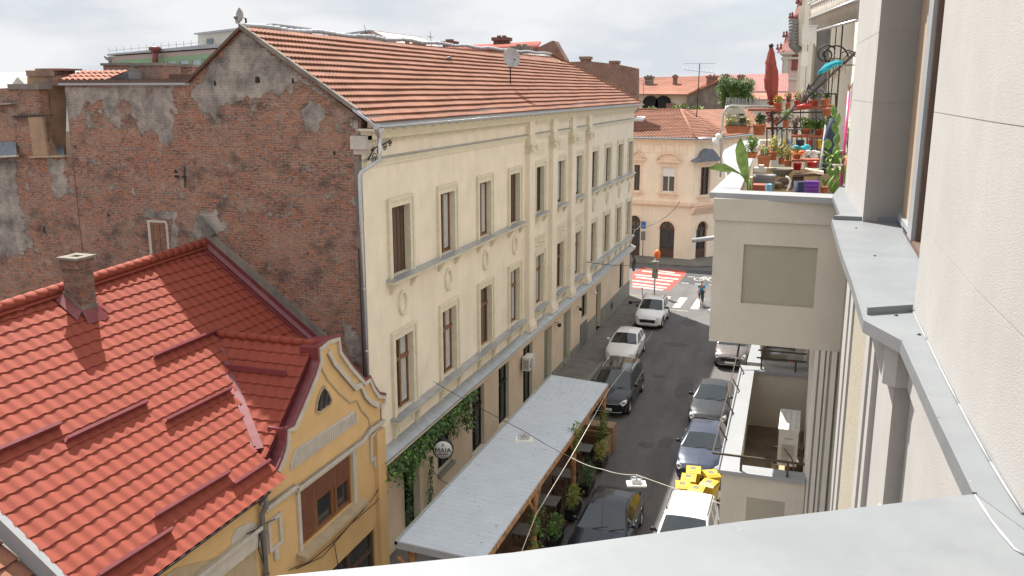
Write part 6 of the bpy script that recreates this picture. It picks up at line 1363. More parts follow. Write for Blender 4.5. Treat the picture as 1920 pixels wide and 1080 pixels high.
solo('pigeon', s, M['grey_pl'], 'grey pigeon sitting on the orange roof tiles left of the big dish', 'bird')
def antenna(base, top, els, label, r=.018, Lb=1.2):
    t = thing('antenna', base, label, 'antenna', 'roof antennas'); s = MB(); s.tube([base, top], r, 6); s.build('mast', M['iron'], t)
    for zz, d, n, L in els:
        s = MB(); c = V(top)-V((0,0,zz)); d = V(d).normalized(); p_ = d.cross(UP).normalized(); s.bar(c-d*Lb/2*n, c+d*Lb/2*n, r)
        for k in range(9): q = c + d*Lb*n*(k/8-.5); s.bar(q-p_*L*.5+UP*(L*.3), q+p_*L*.5-UP*0, r*.6)
        s.build('array', M['galv'], t)
antenna(at_y(1306,220,84), at_y(1312,119,84), [(0,(1,.2,0),2.2,.1),(.7,(1,.1,-.12),2.3,.9)], 'tall television antenna on a leaning mast on the peach house roof', .045, 1.25)
antenna(at_y(810,92,40), at_y(806,58,40), [(.3,(.3,1,0),.3,.25)], 'thin spiky antenna behind the orange ridge', .012)
antenna(at_y(691,84,60), at_y(683,47,60), [], 'thin leaning rod behind the pink gable ridge', .02)
antenna(at_y(1207,175,108), at_y(1206,149,108), [(.1,(1,0,0),2.2,.1)], 'small antenna with a long crossbar in front of the orange loggia roof', .025)
# ------------------------------------------------------------------ right-hand building
RBd = thing('stucco_building', (.6, 8, 0), 'light stucco building with plant balconies, zinc ledge and a casement window', 'building')
ZC = 13.75
def zp(px, py, z=ZC): p = at_z(px, py, z); return (p.x, p.y)
def pr(mb, poly, z0, z1, mi=0): return mb.prism([(p[0], p[1], z0) for p in poly], (0,0,z1-z0), mi)
# lower facade: plan outline extruded, relief strips
s = MB(); pr(s, [(.5,60),(.5,4.93),(.585,4.96),(.60,2.9),(.66,-3),(7,-3),(7,60)], 0, 13.69); s.build('street_wall', M['stucco'], RBd)
s = MB(); pr(s, [(.44,11.1),(.44,4.95),(.5,4.89),(.56,4.9),(.58,2.6),(.6,2.6),(.6,11.1)], 13.46, 13.7); s.build('ledge_corbel', M['stucco'], RBd)
for a, c in ((6.8,8.77),(10.35,13.9)):
    s = MB(); s.box((.485,a,0),(.51,c,13.4)); s.build('pebble_panel', M['pebble'], RBd)
for a, c in ((5.9,6.78),(8.78,10.33)):
    s = MB(); n = 3; w = (c-a)/n
    for k in range(n): s.box((.465-.014*(k%2),a+w*k+.03,0),(.51,a+w*(k+1)-.03,13.45)); s.box((.475,a+w*(k+1)-.03,0),(.51,a+w*(k+1)+.0,13.45))
    s.build('vertical_moulding', M['stucco'], RBd)
s = MB()
for k in range(9): z_ = 12.7-k*.62; s.add([(.465,5.0,z_),(.5,4.96,z_+.05),(.5,4.96,z_-.02),(.5,5.1,z_)], [(0,1,2),(0,3,1),(0,2,3)])
s.build('render_nibs', M['stucco'], RBd)
s = MB(); s.box((.2,11.25,0),(.51,24,11.86)); s.build('wall_bay', M['pale_render'], RBd)
for xx, w_ in ((.215,.03),(.27,.05),(.34,.03),(.40,.06)): s = MB(); s.box((xx,11.2-w_*.6,0),(xx+w_,11.25,11.86)); s.build('bay_moulding', M['pale_render'], RBd)
s = MB(); s.box((-.1,30,0),(.51,40,18)); s.build('wall_pilaster', M['stucco'], RBd)
s = MB(); s.tube([(.16,17.0,9),(.16,17.0,11.8)], .04, 8); s.build('rainwater_pipe', M['pale_render'], RBd)
# zinc ledge
o1 = [zp(1561,412),zp(1578,470),zp(1600,530),zp(1619,592),zp(1622,602),zp(1693,640),zp(1760,785),zp(1828,925)]
inn = [(.72,2.6),(.70,5.6),(.95,5.7),(.95,9.9)]
s = MB(); pr(s, o1 + inn, 13.735, ZC); s.build('ledge_sheet', M['zinc_near'], RBd)
s = MB(); dr_ = [V((x, y, 0)) for x, y in o1]
for a, c in zip(dr_, dr_[1:]): d = (c-a).normalized(); n_2 = V((-d.y,d.x,0)); n_2 = n_2 if n_2.x < 0 else -n_2; s.obox((a+c)/2+V((0,0,13.72))+n_2*.002, d*((c-a).length/2+.002), n_2*.006, V((0,0,.035)))
s.build('drip_edge', M['zinc_near'], RBd)
s = MB(); far = [zp(1561,366,ZC+.04),zp(1575,402,ZC+.04),(zp(1561,412)[0]+.008,zp(1561,412)[1]+.01),(.95,9.25),(.95,12.5),(.4,12.5)]; pr(s, far, ZC-.02, ZC+.04); s.build('ledge_step', M['zinc_near'], RBd)
s = MB(); a, c = V((*zp(1625,588),ZC)), V((*zp(1710,582),ZC)); s.obox((a+c)/2+V((0,.0,.02)), (c-a)/2, V((0,.03,0)), V((0,0,.022))); s.build('sheet_seam', M['zinc_near'], RBd)
for px, py in ((1605,428),(1640,480),(1667,580),(1680,592),(1723,628),(1789,736),(1748,626)):
    x, y = zp(px,py); s = MB(); s.lathe((x,y,ZC), [(.012,0),(.009,.006),(.001,.01)], 10); s.build('screw', M['iron'], RBd)
# upper walls in rusticated courses
def courses(name, plan, joints, z0, z1, ins=.0035, gap=.0022, m='stucco'):
    n = len(plan); cx = sum(p[0] for p in plan)/n; cy = sum(p[1] for p in plan)/n
    js = [z0] + [j for j in joints if z0 < j < z1] + [z1]; s = MB()
    for a, c in zip(js, js[1:]): pr(s, plan, a + (gap if a > z0 else 0), c - gap)
    pl2 = []
    for i, p in enumerate(plan):
        a, c = V((*plan[i-1],0)), V((*plan[(i+1) % n],0)); p_ = V((*p,0)); e1, e2 = (p_-a).normalized(), (c-p_).normalized(); n1, n2 = V((-e1.y,e1.x,0)), V((-e2.y,e2.x,0)); m_ = (n1+n2).normalized()
        if (V((cx,cy,0))-p_).dot(m_) < 0: m_ = -m_
        pl2.append(tuple((p_ + m_*ins)[:2]))
    pr(s, pl2, z0, z1); return s.build(name, M[m], RBd)
J = [14.24,14.88,15.52,16.16,16.8,17.44]
w5, w6, w7, w8, w9 = zp(1713,585), zp(1740,640), zp(1800,760), zp(1860,870), zp(1920,965)
courses('near_wall', [w5, w7, w9, (.74,1.5), (.95,-3), (6,-3), (6,5.9), (1.25,5.62)], J, ZC, 18)
s = MB(); P5 = [V((*p, ZC)) for p in (w5, w6, w7, w8, w9)]
for a, c in zip(P5, P5[1:]): s.tube([a+V((-.004,0,.004)), a.lerp(c,.5)+V((-.006,0,.004)), c+V((-.004,0,.004))], .005, 5)
s.build('sealant_bead', M['white_lead'], RBd)
w1, w2, w3 = zp(1585,360,ZC+.04), zp(1618,408,ZC+.04), zp(1676,406,ZC+.04)
courses('window_pier', [w1, w2, (w3[0]+.15, w3[1]+.02), (w3[0]+.15, 12.4), (w1[0]+.02, 12.4)], J, ZC, 18)
s = MB(); s.prism([(w1[0]-.12,12.4,16.55),(w2[0]-.12,w2[1]-.1,16.55),(w2[0]+.5,w2[1]-.1,16.55),(w2[0]+.5,12.4,16.55)], (0,0,.5)); s.prism([(w1[0]-.05,12.4,16.35),(w2[0]-.05,w2[1]-.04,16.35),(w2[0]+.5,w2[1]-.04,16.35),(w2[0]+.5,12.4,16.35)], (0,0,.2)); s.build('pier_capital', M['stucco'], RBd)
def yx(px, X, py=300): return at_x(px, py, X).y
win = None
s = MB(); Xw = .84; s.box((Xw+.02,yx(1714,Xw),ZC+.05),(Xw+.04,9.7,18)); s.build('window_blind', M['taupe'], RBd)
s = MB(); a, c = yx(1722,Xw-.03), yx(1714,Xw-.03); s.box((Xw-.03,a,ZC+.04),(Xw+.02,c,18)); s.box((Xw-.02,c,ZC+.03),(Xw+.02,9.7,ZC+.09)); s.box((Xw-.01,9.62,ZC+.03),(Xw+.03,9.7,18)); s.build('casement_frame', M['white_lead'], RBd)
s = MB(); a, c = yx(1731,Xw), yx(1722.5,Xw); s.box((Xw,a,ZC+.03),(Xw+.06,c,18)); s.box((Xw-.02,5.6,ZC+.0),(Xw+.1,yx(1722,Xw)+.5,ZC+.045)); s.build('outer_frame', M['wood_dk'], RBd)
s = MB(); s.box((Xw+.05,5.6,ZC+.03),(Xw+.07,yx(1731,Xw),18)); s.build('window_pane', M['glass_pale'], RBd)
s = MB(); s.box((Xw+.1,5.4,ZC),(Xw+.3,9.9,18)); s.build('window_reveal', M['greige_dk'], RBd)
# our own coping and parapet
OC = [zp(1828,925), zp(1400,975), zp(960,1035), zp(520,1078), (-2.3,1.05), (-2.1,.55), (-1.0,1.05), (-.4,1.35), (.2,1.65), (.78,1.9), (.76,2.62)]
NB = thing('near_balcony', (-.5,1.5,12), 'balcony the picture is taken from: wide pale zinc coping across the bottom edge', 'balcony')
s = MB(); pr(s, OC, 13.732, ZC-.002); s.build('coping', M['zinc_near'], NB)
s = MB(); pr(s, [(.45,2.75),(-.15,2.42),(-.72,2.05),(-1.2,1.75),(-2.1,1.0),(-2.0,.75),(-1.0,1.25),(.2,1.9),(.55,2.1)], 12.5, 13.73); s.build('parapet', M['greige'], NB)
s = MB(); s.tube([(*zp(1828,928),ZC),(*zp(1845,955),ZC),(*zp(1856,972),ZC),(*zp(1880,1003),ZC),(*zp(1903,1030),ZC),(*zp(1925,1042),ZC)], [.004,.007,.004,.006,.004,.005], 6); s.build('sealed_joint', M['white_lead'], NB)
# ---- balcony one (same floor) --------------------------------------------------
B1 = thing('plant_balcony', (-.5,14,11.9), 'deep greige balcony with a sunken square panel and a white coping, crowded with plants', 'balcony')
oc = [zp(1331,361), zp(1376,318), zp(1357,305), zp(1354,292), zp(1358,281), zp(1378,270), zp(1400,262)]
ic = [zp(1440,264), (-1.12,21.5), (-1.18,19), (-1.05,17.3), (-1.0,16.2), (-.84,11.62)]
s = MB(); pr(s, oc + ic, 13.68, ZC); pr(s, [zp(1331,361), (-.84,11.62), (.46,11.55), zp(1565,372)], 13.683, ZC+.003); s.build('coping', M['white_lead'], B1)
fy0 = 11.22
px0, px1 = at_y(1395,458,fy0), at_y(1525,578,fy0); bz = at_y(1340,640,fy0).z
x0 = oc[0][0]+.06
s = MB(); facade(s, 0, 0, 3, 0, 5, [], .1); s = MB()
xs = [x0+.02, px0.x, px1.x, .515]; zs = [bz, px1.z, px0.z, 13.45]
for i in range(3):
    for j in range(3):
        if i == 1 and j == 1: continue
        s.quad((xs[i],fy0,zs[j]),(xs[i+1],fy0,zs[j]),(xs[i+1],fy0,zs[j+1]),(xs[i],fy0,zs[j+1]))
s.quad((xs[1],fy0,zs[2]),(xs[2],fy0,zs[2]),(xs[2],fy0+.03,zs[2]),(xs[1],fy0+.03,zs[2])); s.quad((xs[1],fy0,zs[1]),(xs[1],fy0,zs[2]),(xs[1],fy0+.03,zs[2]),(xs[1],fy0+.03,zs[1])); s.quad((xs[2],fy0,zs[1]),(xs[2],fy0,zs[2]),(xs[2],fy0+.03,zs[2]),(xs[2],fy0+.03,zs[1])); s.quad((xs[1],fy0,zs[1]),(xs[2],fy0,zs[1]),(xs[2],fy0+.03,zs[1]),(xs[1],fy0+.03,zs[1]))
s.quad((x0+.02,fy0,bz),(x0+.02,fy0,13.45),(x0+.12,16,13.45),(x0+.12,16,bz)); s.quad((x0+.02,fy0,bz),(x0+.12,16,bz),(.515,16,bz),(.515,fy0,bz))
pr(s, [(x0,fy0-.03),(.515,fy0-.03),(.515,fy0+.16),(-.9,fy0+.16),(-1.02,16.3),(x0+.07,16.3)], 13.42, 13.69)
s.build('parapet', M['greige'], B1)
s = MB(); s.quad((xs[1],fy0+.03,zs[1]),(xs[2],fy0+.03,zs[1]),(xs[2],fy0+.03,zs[2]),(xs[1],fy0+.03,zs[2])); s.build('sunken_panel', M['greige_dk'], B1)
s = MB(); s.box((-.9,fy0+.05,12.4),(.6,16.9,12.75)); s.box((-.9,fy0+.12,12.75),(.6,fy0+.15,13.69)); s.box((-1.6,16.9,12.3),(.7,24,12.8)); s.build('floor_slab', M['stone_y'], B1)
bul = [(x+.08, y) for x, y in oc[1:]]; s = MB(); vs = []; 
for x, y in bul: vs += [(x,y,11.9),(x,y,13.69)]
s.add(vs, [(2*k,2*k+1,2*k+3,2*k+2) for k in range(len(bul)-1)]); s.build('bulging_parapet', M['greige'], B1)
s = MB(); s.box((-1.0,16.75,13.2),(.5,16.95,13.62)); s.build('divider_wall', M['stone_y'], B1)
s = MB(); s.tube([(oc[0][0]+.1,11.9,12.95),(oc[0][0]-.22,11.85,12.93)], .035, 8)
p, q = at_y(1298,451,11.8), at_y(1348,445,11.8); s = MB(); s.tube([q+V((.15,0,.02)), q, p], .03, 10); s.build('drain_spout', M['white_lead'], B1)
# facade behind the plants and far bays
FB = MB(); pr(FB, [(.62,12.4),(.62,20),(2,20),(2,12.4)], 12.7, 18); FB.build('balcony_back_wall', M['pale_render'], RBd)
s = MB(); pr(s, [(-.36,20.2),(-.36,30),(2,30),(2,20.2)], 12.7, 18.5); s.build('projecting_bay', M['pale_render'], RBd)
s = MB(); pr(s, [(-.62,30),(-.62,44),(2,44),(2,30)], 8, 18.8); s.build('far_bay', M['greige'], RBd)
for px0_, px1_, nm, m_ in ((1503,1512,'bay_pilaster','stucco'),(1513,1522,'bay_pilaster','stucco'),(1554,1562,'bay_pilaster','stucco'),(1564,1573,'bay_pilaster','stucco'),(1576,1597,'bay_pilaster','stucco')):
    a, c = at_y(px0_,120,20), at_y(px1_,120,20); s = MB(); s.box((a.x,19.95,12.8),(c.x,20.2,17.2)); s.box((a.x-.03,19.92,17.2),(c.x+.03,20.2,17.4)); s.build(nm, M['pale_render'], RBd)
s = MB(); a, c = at_y(1530,100,20.1), at_y(1551,100,20.1); s.box((a.x,20.12,12.8),(c.x,20.19,16.4)); s.build('dark_door', M['grey_pl'], RBd)
s = MB(); p = at_y(1488,38,26); s.tube([p, at_y(1487,85,26), at_y(1499,96,26)], .12, 10); 
for k in range(8): q = at_y(1488,40+k*6,26); s.lathe(q, [(.13,0),(.14,.02),(.13,.05)], 10)
s.build('drain_pipe', M['grey_pl'], RBd)
s = MB(); s.prism([at_y(1497,12,26), at_y(1512,8,26), at_y(1512,100,26), at_y(1497,98,26)], (0,.8,0)); s.build('cornice_end', M['greige'], RBd)
# translucent corrugated shade
AS = thing('corrugated_shade', (0,15,15.9), 'corrugated translucent shade on thin tubes above the plant balcony', 'awning')
c4 = [at_y(1520,62,19.5), at_y(1612,38,13.2), at_y(1606,0,13.2)+V((0,0,.25)), at_y(1520,8,19.5)]
s = MB(); N_ = 60; vs = []
for k in range(N_+1): t = k/N_; a = c4[0].lerp(c4[1],t); c = c4[3].lerp(c4[2],t); o = V((.025*math.sin(k*2.1),0,.03*math.sin(k*2.1))); vs += [a+o, c+o, c+o+V((.02,0,.02)), a+o+V((.02,0,.02))]
s.add(vs, [(4*k+j,4*k+(j+1)%4,4*k+4+(j+1)%4,4*k+4+j) for k in range(N_) for j in range(4)], 0, True); s.build('sheet', M['stone_w'], AS)
s = MB()
for t in (0,.5,1): s.tube([c4[0].lerp(c4[3],t)-V((.04,0,0)), c4[1].lerp(c4[2],t)-V((.04,0,0))], .018, 6)
s.tube([c4[1], c4[1]-V((0,0,.6))], .015, 6); s.build('tubes', M['galv'], AS)
# ---- balcony two (one floor down) ----------------------------------------------
ZB = 10.15
B2 = thing('lower_balcony', (-.3,13.5,8), 'lower greige balcony with white coping and rusty rail holding an air conditioner', 'balcony')
ox0, ox1, oy0, oy1 = -.89, .205, 11.12, 15.88
s = MB(); w_ = .26
def ring_(s, x0, x1, y0, y1, w, z0, z1, x0b=None):
    x0b = x0b if x0b is not None else x0
    pr(s, [(x0,y0),(x1,y0),(x1,y0+w),(x0+w,y0+w),(x0b+w,y1-w),(x1,y1-w),(x1,y1),(x0b,y1)], z0, z1)
ring_(s, ox0, ox1, oy0, oy1, w_, ZB-.05, ZB, -.97); s.build('coping', M['white_lead'], B2)
s = MB(); ring_(s, ox0+.05, ox1, oy0+.05, oy1-.05, w_-.10, 8.3, ZB-.05, -.92); s.box((ox0+.1,oy0+.1,8.9),(ox1,oy1-.1,9.1)); 
s.build('parapet', M['greige'], B2)
s = MB(); s.box((ox0+.12,oy0+.2,9.1),(ox1,oy1-.2,9.104)); s.build('stained_floor', mat('stained_concrete', (.26,.2,.15), .95, col2=(.12,.09,.07), scale=1.6, bump=.2), B2)
s = MB(); p, q = at_y(1400,932,oy0+.05), at_y(1467,1000,oy0+.05); s.box((p.x,oy0+.045,8.4),(q.x,oy0+.06,p.z)); s.build('panel', M['greige_dk'], B2)
s = MB(); zr = ZB+.2
s.bar((ox0-.08,oy0+.06,zr),(ox1-.02,oy0+.06,zr),.024); s.bar((ox0-.08,oy0+.06,zr),(ox0-.14,oy1-.1,zr),.014); s.bar((ox0+.2,oy1-.12,zr),(ox1-.05,oy1-.12,zr),.024); s.bar((ox0+.2,oy1+.3,zr+.02),(ox1-.05,oy1+.3,zr+.02),.024)
for x in (-.6,-.02): s.bar((x,oy0+.06,ZB),(x,oy0+.06,zr),.03); s.bar((x,oy1-.12,ZB),(x,oy1-.12,zr),.03)
for y in (12.2,13.3,14.4,15.4): s.bar((ox0-.1,y,zr),(ox0+.02,y,ZB),.018)
s.tube([(ox0-.13,oy1-.2,zr),(ox0-.1,oy1+.1,zr+.45),(ox0+.1,oy1+.3,zr+.5),(ox0+.3,oy1+.3,zr+.2)], .018, 6)
s.build('rusty_rail', mat('rusty_iron', (.07,.055,.035), .85, var=.3, scale=12), B2)
c = at_z(1481,787,9.95); ac_unit('air_conditioner', (c.x, c.y, 9.36), (0,1,0), (1,0,0), .9, .29, .57, 'big white air conditioner standing on the floor of the lower balcony', None, False)
s = MB(); s.tube([(c.x+.14,c.y-.3,9.6),(c.x+.2,c.y-.32,9.55),(.2,c.y-.3,9.5)], .03, 6); s.tube([(c.x+.14,c.y-.25,9.5),(c.x+.24,c.y-.2,9.45),(.2,c.y-.2,9.6)], .02, 6); s.tube([(c.x-.05,c.y-.48,9.65),(c.x+.08,c.y-.52,9.5),(c.x+.12,c.y-.5,9.3)], .012, 5)
solo('hose_bundle', s, M['grey_pl'], 'dark pipes running from the big air conditioner to the wall', 'pipes')
s = MB(); s.box((-.28,12.2,9.104),(-.05,14.1,9.13)); s.box((-.02,12.0,9.104),(.2,12.6,9.15)); solo('floor_board', s, M['stone_y'], 'pale board lying under the air conditioner on the lower balcony floor', 'board')
s = MB(); s.box((-.1,11.6,9.15),(.18,11.95,9.35)); s.tube([(-.1,11.9,9.3),(.05,12.05,9.35),(.17,11.9,9.3)], .05, 6); solo('dark_bag', s, M['navy'], 'dark bag lying by the wall at the near end of the lower balcony', 'bag')
B3 = thing('far_lower_balcony', (-.3,18,8), 'narrow far balcony on the lower floor with a round table on it', 'balcony')
s = MB(); ring_(s, -.87, .205, 16.1, 20.5, .22, ZB-.05, ZB); s.build('coping', M['white_lead'], B3)
s = MB(); ring_(s, -.82, .205, 16.15, 20.4, .14, 8.3, ZB-.05); s.box((-.8,16.2,8.9),(.3,20.3,9.1)); s.box((-.05,17.2,9.1),(.2,17.7,11.5)); s.build('parapet', M['greige'], B3)
T3 = thing('round_table', (-.35,18.0,9.1), 'round grey metal table on the far lower balcony', 'table'); s = MB(); s.lathe((-.35,17.9,9.82), [(.001,-.02),(.4,-.02),(.42,0),(.4,.02),(.001,.03)], 24); s.build('top', M['galv'], T3)
for a in range(3): s = MB(); s.tube([(-.35,17.9,9.6),(-.35+.3*math.cos(a*2.1),17.9+.3*math.sin(a*2.1),9.1)], .02, 6); s.build('leg', M['galv'], T3)
s = MB(); s.tube([(-.3,16.6,9.75),(-.2,16.75,9.85),(-.1,17.0,9.95),(-.12,17.2,9.9)], [.04,.055,.05,.03], 8); s.tube([(-.3,16.55,9.7),(-.15,16.7,9.75),(-.08,16.8,9.7)], .03, 6); solo('orange_hose', s, M['orange'], 'bundle of orange hose hung over the edge of the far lower balcony', 'hose')
s = MB(); s.box((-.6,16.5,9.1),(-.2,16.8,9.5)); s.box((-.5,17.0,9.1),(-.15,17.3,9.62)); solo('storage_box', s, M['bluecloth'], 'blue grey storage boxes by the round table on the far lower balcony', 'box')
# ------------------------------------------------------------------ plants and clutter on balcony one
def pot(px, py0, py1, wpx, Y, label, plant=None, square=False, m='pot', mouth=1.25, group='terracotta pots on the plant balcony'):
    """py0 rim, py1 base in the photo, wpx rim width"""
    top, bot = at_y(px, py0, Y), at_y(px, py1, Y); r = (at_y(px+wpx/2, py0, Y)-top).length; h = top.z-bot.z; c = V((top.x, Y, bot.z))
    t = thing('flower_pot', c, label, 'flower pot', group); s = MB(); n = 4 if square else 18; k = 1.25 if square else 1
    s.lathe(c, [(.001,0),(r*k/mouth,0),(r*k*.93,h*.78),(r*k,h*.78),(r*k,h),(r*k*.88,h),(r*k*.85,h*.86),(.001,h*.86)], n)
    if square: s.sm = [False]*len(s.f)
    if square:
        ca, sa = math.cos(math.pi/4), math.sin(math.pi/4); s.v = [((v[0]-c.x)*ca-(v[1]-c.y)*sa+c.x, (v[0]-c.x)*sa+(v[1]-c.y)*ca+c.y, v[2]) for v in s.v]
    s.build('pot', M[m], t); s = MB(); s.lathe(c, [(r*.85,h*.87),(.001,h*.9)], 12); s.build('soil', M['soil'], t)
    if plant:
        kind, hp, wp, cols = plant; s = MB(); pc = c+V((0,0,h)); hh = at_y(px,py0-hp,Y).z-top.z; ww = (at_y(px+wp/2,py0,Y)-top).length
        if kind == 'bush':
            for q in range(9): e2 = pc+V((random.uniform(-.6,.6)*ww,random.uniform(-.6,.6)*ww,random.uniform(.25,.85)*hh)); s.tube([pc, e2], .004, 4); s.clump(e2, ww*.45, 36, ww*.45, ww*.26, 0, len(cols), 1)
        elif kind == 'spray':
            for q in range(26):
                a = random.uniform(0,6.28); e2 = pc+V((math.cos(a)*ww*random.uniform(.2,1),math.sin(a)*ww*random.uniform(.2,1),hh*random.uniform(.4,1))); s.tube([pc+V((math.cos(a)*r*.5,math.sin(a)*r*.5,0)), pc.lerp(e2,.6)+V((0,0,.02)), e2], .004, 4)
                for _ in range(5): s.leaf(e2+V((random.gauss(0,.02),random.gauss(0,.02),random.gauss(0,.03))), (random.gauss(0,1),random.gauss(0,1),random.gauss(0,1)), .04, .02, random.randrange(len(cols)))
        elif kind == 'aloe':
            for q in range(16): a = random.uniform(0,6.28); s.leaf(pc, (math.cos(a)*.7,math.sin(a)*.7,1.2), hh*random.uniform(.8,1.3), r*.28, random.randrange(len(cols)), .1)
        s.build('plant', [M[m_] for m_ in cols], t)
    return t
pot(1424,233,253,25,15.6,'round terracotta pot with a dark green tufted plant beside the long planter',('bush',16,26,('leaf_d','leaf_t')))
pot(1409,285,296,26,15.0,'square terracotta pot of bright green basil on the coping',('bush',24,30,('leaf_c','leaf_a')),True)
pot(1433,291,313,28,14.2,'tapered square terracotta pot with orange and green flowers, lowest on the left',('spray',22,30,('leaf_c','leaf_y','orange')),True)
pot(1450,284,300,16,14.8,'small terracotta pot with dry yellowish stems behind the tapered square pot',('spray',28,24,('leaf_y','leaf_c','leaf_y')))
pot(1459,192,204,16,16.2,'terracotta pot of yellow flowers at the foot of the closed parasol',('bush',10,18,('leaf_c','flower_y')))
pot(1526,187,200,19,15.2,'terracotta pot with a full green plant and violet flowers on the top shelf',('bush',22,30,('leaf_a','leaf_b','flower_v')))
pot(1549,185,199,17,15.0,'terracotta pot at the right end of the top shelf',('bush',10,16,('leaf_b','leaf_t')))
pot(1496,188,200,15,15.6,'red flowering pot at the left end of the top shelf',('spray',14,22,('leaf_c','flower_r','leaf_y')),m='redpl')
pot(1551,203,218,18,14.6,'empty terracotta pot hung just below the top shelf',None)
pot(1512,241,252,16,15.2,'left terracotta pot of fresh green leaves on the middle shelf',('bush',18,24,('leaf_a','leaf_c')))
pot(1535,242,253,15,15.2,'right terracotta pot of fresh green leaves on the middle shelf',('bush',18,26,('leaf_a','leaf_b')))
pot(1491,241,252,13,15.3,'pot with a dry purplish plant at the left end of the middle shelf',('spray',20,22,('leaf_p','leaf_p')),m='grey_pl')
pot(1494,288,299,15,14.4,'terracotta pot with spiky aloe on the lowest shelf',('aloe',16,20,('leaf_t','leaf_a')))
pot(1547,241,253,11,15.1,'narrow terracotta pot at the right end of the middle shelf',('bush',16,14,('leaf_c','leaf_a')))
pot(1495,343,352,12,13.2,'terracotta pot on the floor beside the blue tub',None)
for px, y0, y1, w, Y, lab, pl in ((1474,226,240,13,16.5,'terracotta pot of feathery green plants hooked left of the middle shelf',('spray',20,26,('leaf_c','leaf_a'))),(1560,236,250,13,14.6,'pot with trailing green plant behind the cactus',('bush',20,26,('leaf_a','leaf_t'))),
   (1478,300,312,15,14.0,'pot with a dry straw-coloured shrub behind the basin',('spray',28,34,('leaf_y','leaf_p'))),(1546,350,362,15,12.7,'low pot of small upright cacti beside the purple basket',('aloe',22,22,('leaf_t','leaf_a'))),(1584,336,352,13,12.9,'pot of orange and yellow flowers against the stucco wall',('spray',44,22,('flower_y','leaf_c','orange'))),
   (1466,296,308,14,15.8,'pot with pale green plant at the foot of the railing',('bush',22,26,('leaf_c','leaf_y'))),(1509,192,203,12,15.4,'small pot with pinkish flowers in the middle of the top shelf',('spray',18,24,('flower_v','leaf_c','leaf_a'))),(1478,192,204,11,15.9,'small pot of dry pink blossoms right of the parasol',('spray',20,20,('leaf_p','leaf_y','flower_r'))),
   (1590,300,312,10,13.3,'small pot with a tall leafy shrub by the pink broomstick',('spray',70,20,('leaf_t','leaf_y','leaf_a')))):
    pot(px, y0, y1, w, Y, lab, pl)
s = MB(); a, c = at_y(1486,330,13.85), at_y(1506,352,13.85); s.box((a.x,13.8,c.z),(c.x,14.1,a.z)); s.box((a.x+.02,13.78,c.z+.03),(c.x-.02,13.8,a.z-.03)); solo('shade_filler_box', s, M['wood_dk'], 'dark box added under the bench board, standing in for shadow', 'box')  # dark box added to fill the shadowed gap below the bench
s = MB(); a, c = at_y(1442,333,13.9), at_y(1484,356,13.9)
for k in range(9): s.ball((a.x+(c.x-a.x)*random.random(),13.9+random.uniform(-.15,.15),c.z+(a.z-c.z)*random.uniform(.2,.7)), random.uniform(.05,.09), 8, 6, 0, 1.2, .8, .7)
solo('shade_filler_lumps', s, M['bark'], 'pile of dark filler sacks beside the grey barrel', 'lumps')  # invented dark lumps, they stand in for the shadow behind the coping
# long planter
def boxpl(px0, px1, py0, py1, Y, label, cols, hp):
    a, c = at_y(px0,py0,Y), at_y(px1,py1,Y); t = thing('window_box', ((a.x+c.x)/2,Y,c.z), label, 'planter'); s = MB(); s.prism([(a.x,Y-.09,a.z),(c.x,Y-.09,a.z),(c.x-.03,Y-.07,c.z),(a.x+.03,Y-.07,c.z)], (0,.17,0)); s.box((a.x-.015,Y-.1,a.z-.02),(c.x+.015,Y+.1,a.z)); s.build('box', M['pot'], t)
    s = MB(); hh = at_y(px0,py0-hp,Y).z-a.z
    for k in range(40):
        b_ = V((random.uniform(a.x+.02,c.x-.02),Y+random.uniform(-.06,.06),a.z)); e2 = b_+V((random.gauss(0,.05),random.gauss(0,.05),hh*random.uniform(.3,1))); s.tube([b_, e2], .003, 4)
        for _ in range(6): s.leaf(e2+V((random.gauss(0,.025),random.gauss(0,.03),random.gauss(0,.03))), (random.gauss(0,1),random.gauss(0,1),random.gauss(0,1)), .05, .025, random.randrange(len(cols)))
    s.build('plant', [M[m_] for m_ in cols], t)
boxpl(1361,1407,236,250,15.6,'long terracotta window box of yellowing seedlings hooked on the railing',('leaf_y','leaf_c','leaf_y'),16)
# shelves with iron rods
for a, c, Y, l in (((1488,205),(1563,198),15.2,'top reddish plant shelf under the violet flowers'),((1404,206),(1467,206),16.2,'reddish plant shelf to the left of the parasol'),((1484,255),(1552,255),15.2,'middle reddish plant shelf carrying the green pots'),((1482,300),(1536,300),14.4,'lowest reddish plant shelf under the aloe'),((1488,328),(1542,326),13.8,'wooden bench board above the purple crate')):
    p, q = at_y(*a,Y), at_y(*c,Y); s = MB(); s.obox((p+q)/2, (q-p)/2, V((0,.14,0)), V((0,0,.018))); solo('plant_shelf', s, M['shelf'] if Y != 13.8 else M['wood_dk'], l, 'shelf')
# iron railing
RL = thing('iron_railing', (-.3,16.8,13.6), 'ornate black wrought iron railing dividing the plant balcony', 'railing')
s = MB(); 
for y_ in (212,240,288): s.bar(at_y(1436,y_,16.8), at_y(1556,y_-2,16.8), .025)
s.build('rails', M['iron'], RL)
for k in range(13): x = 1438+k*9.4; s = MB(); s.bar(at_y(x,241,16.8), at_y(x,289,16.8), .02); s.build('baluster', M['iron'], RL)
s = MB()
for k in range(10):
    x = 1442+k*11; c_ = at_y(x,247,16.8); s.tube([c_+V((.05*math.cos(q),0,.05*math.sin(q))) for q in [math.pi*j/8 for j in range(9)]], .009, 5); spiral(s, at_y(x,226,16.8), .06, 1.2, (1,0,0), (0,0,1), .008)
s.build('scrolls', M['iron'], RL)
s = MB()
for px, y0 in ((1447,241),(1474,241),(1501,241),(1530,241)): s.bar(at_y(px,196,16.8), at_y(px,y0,16.8), .018)
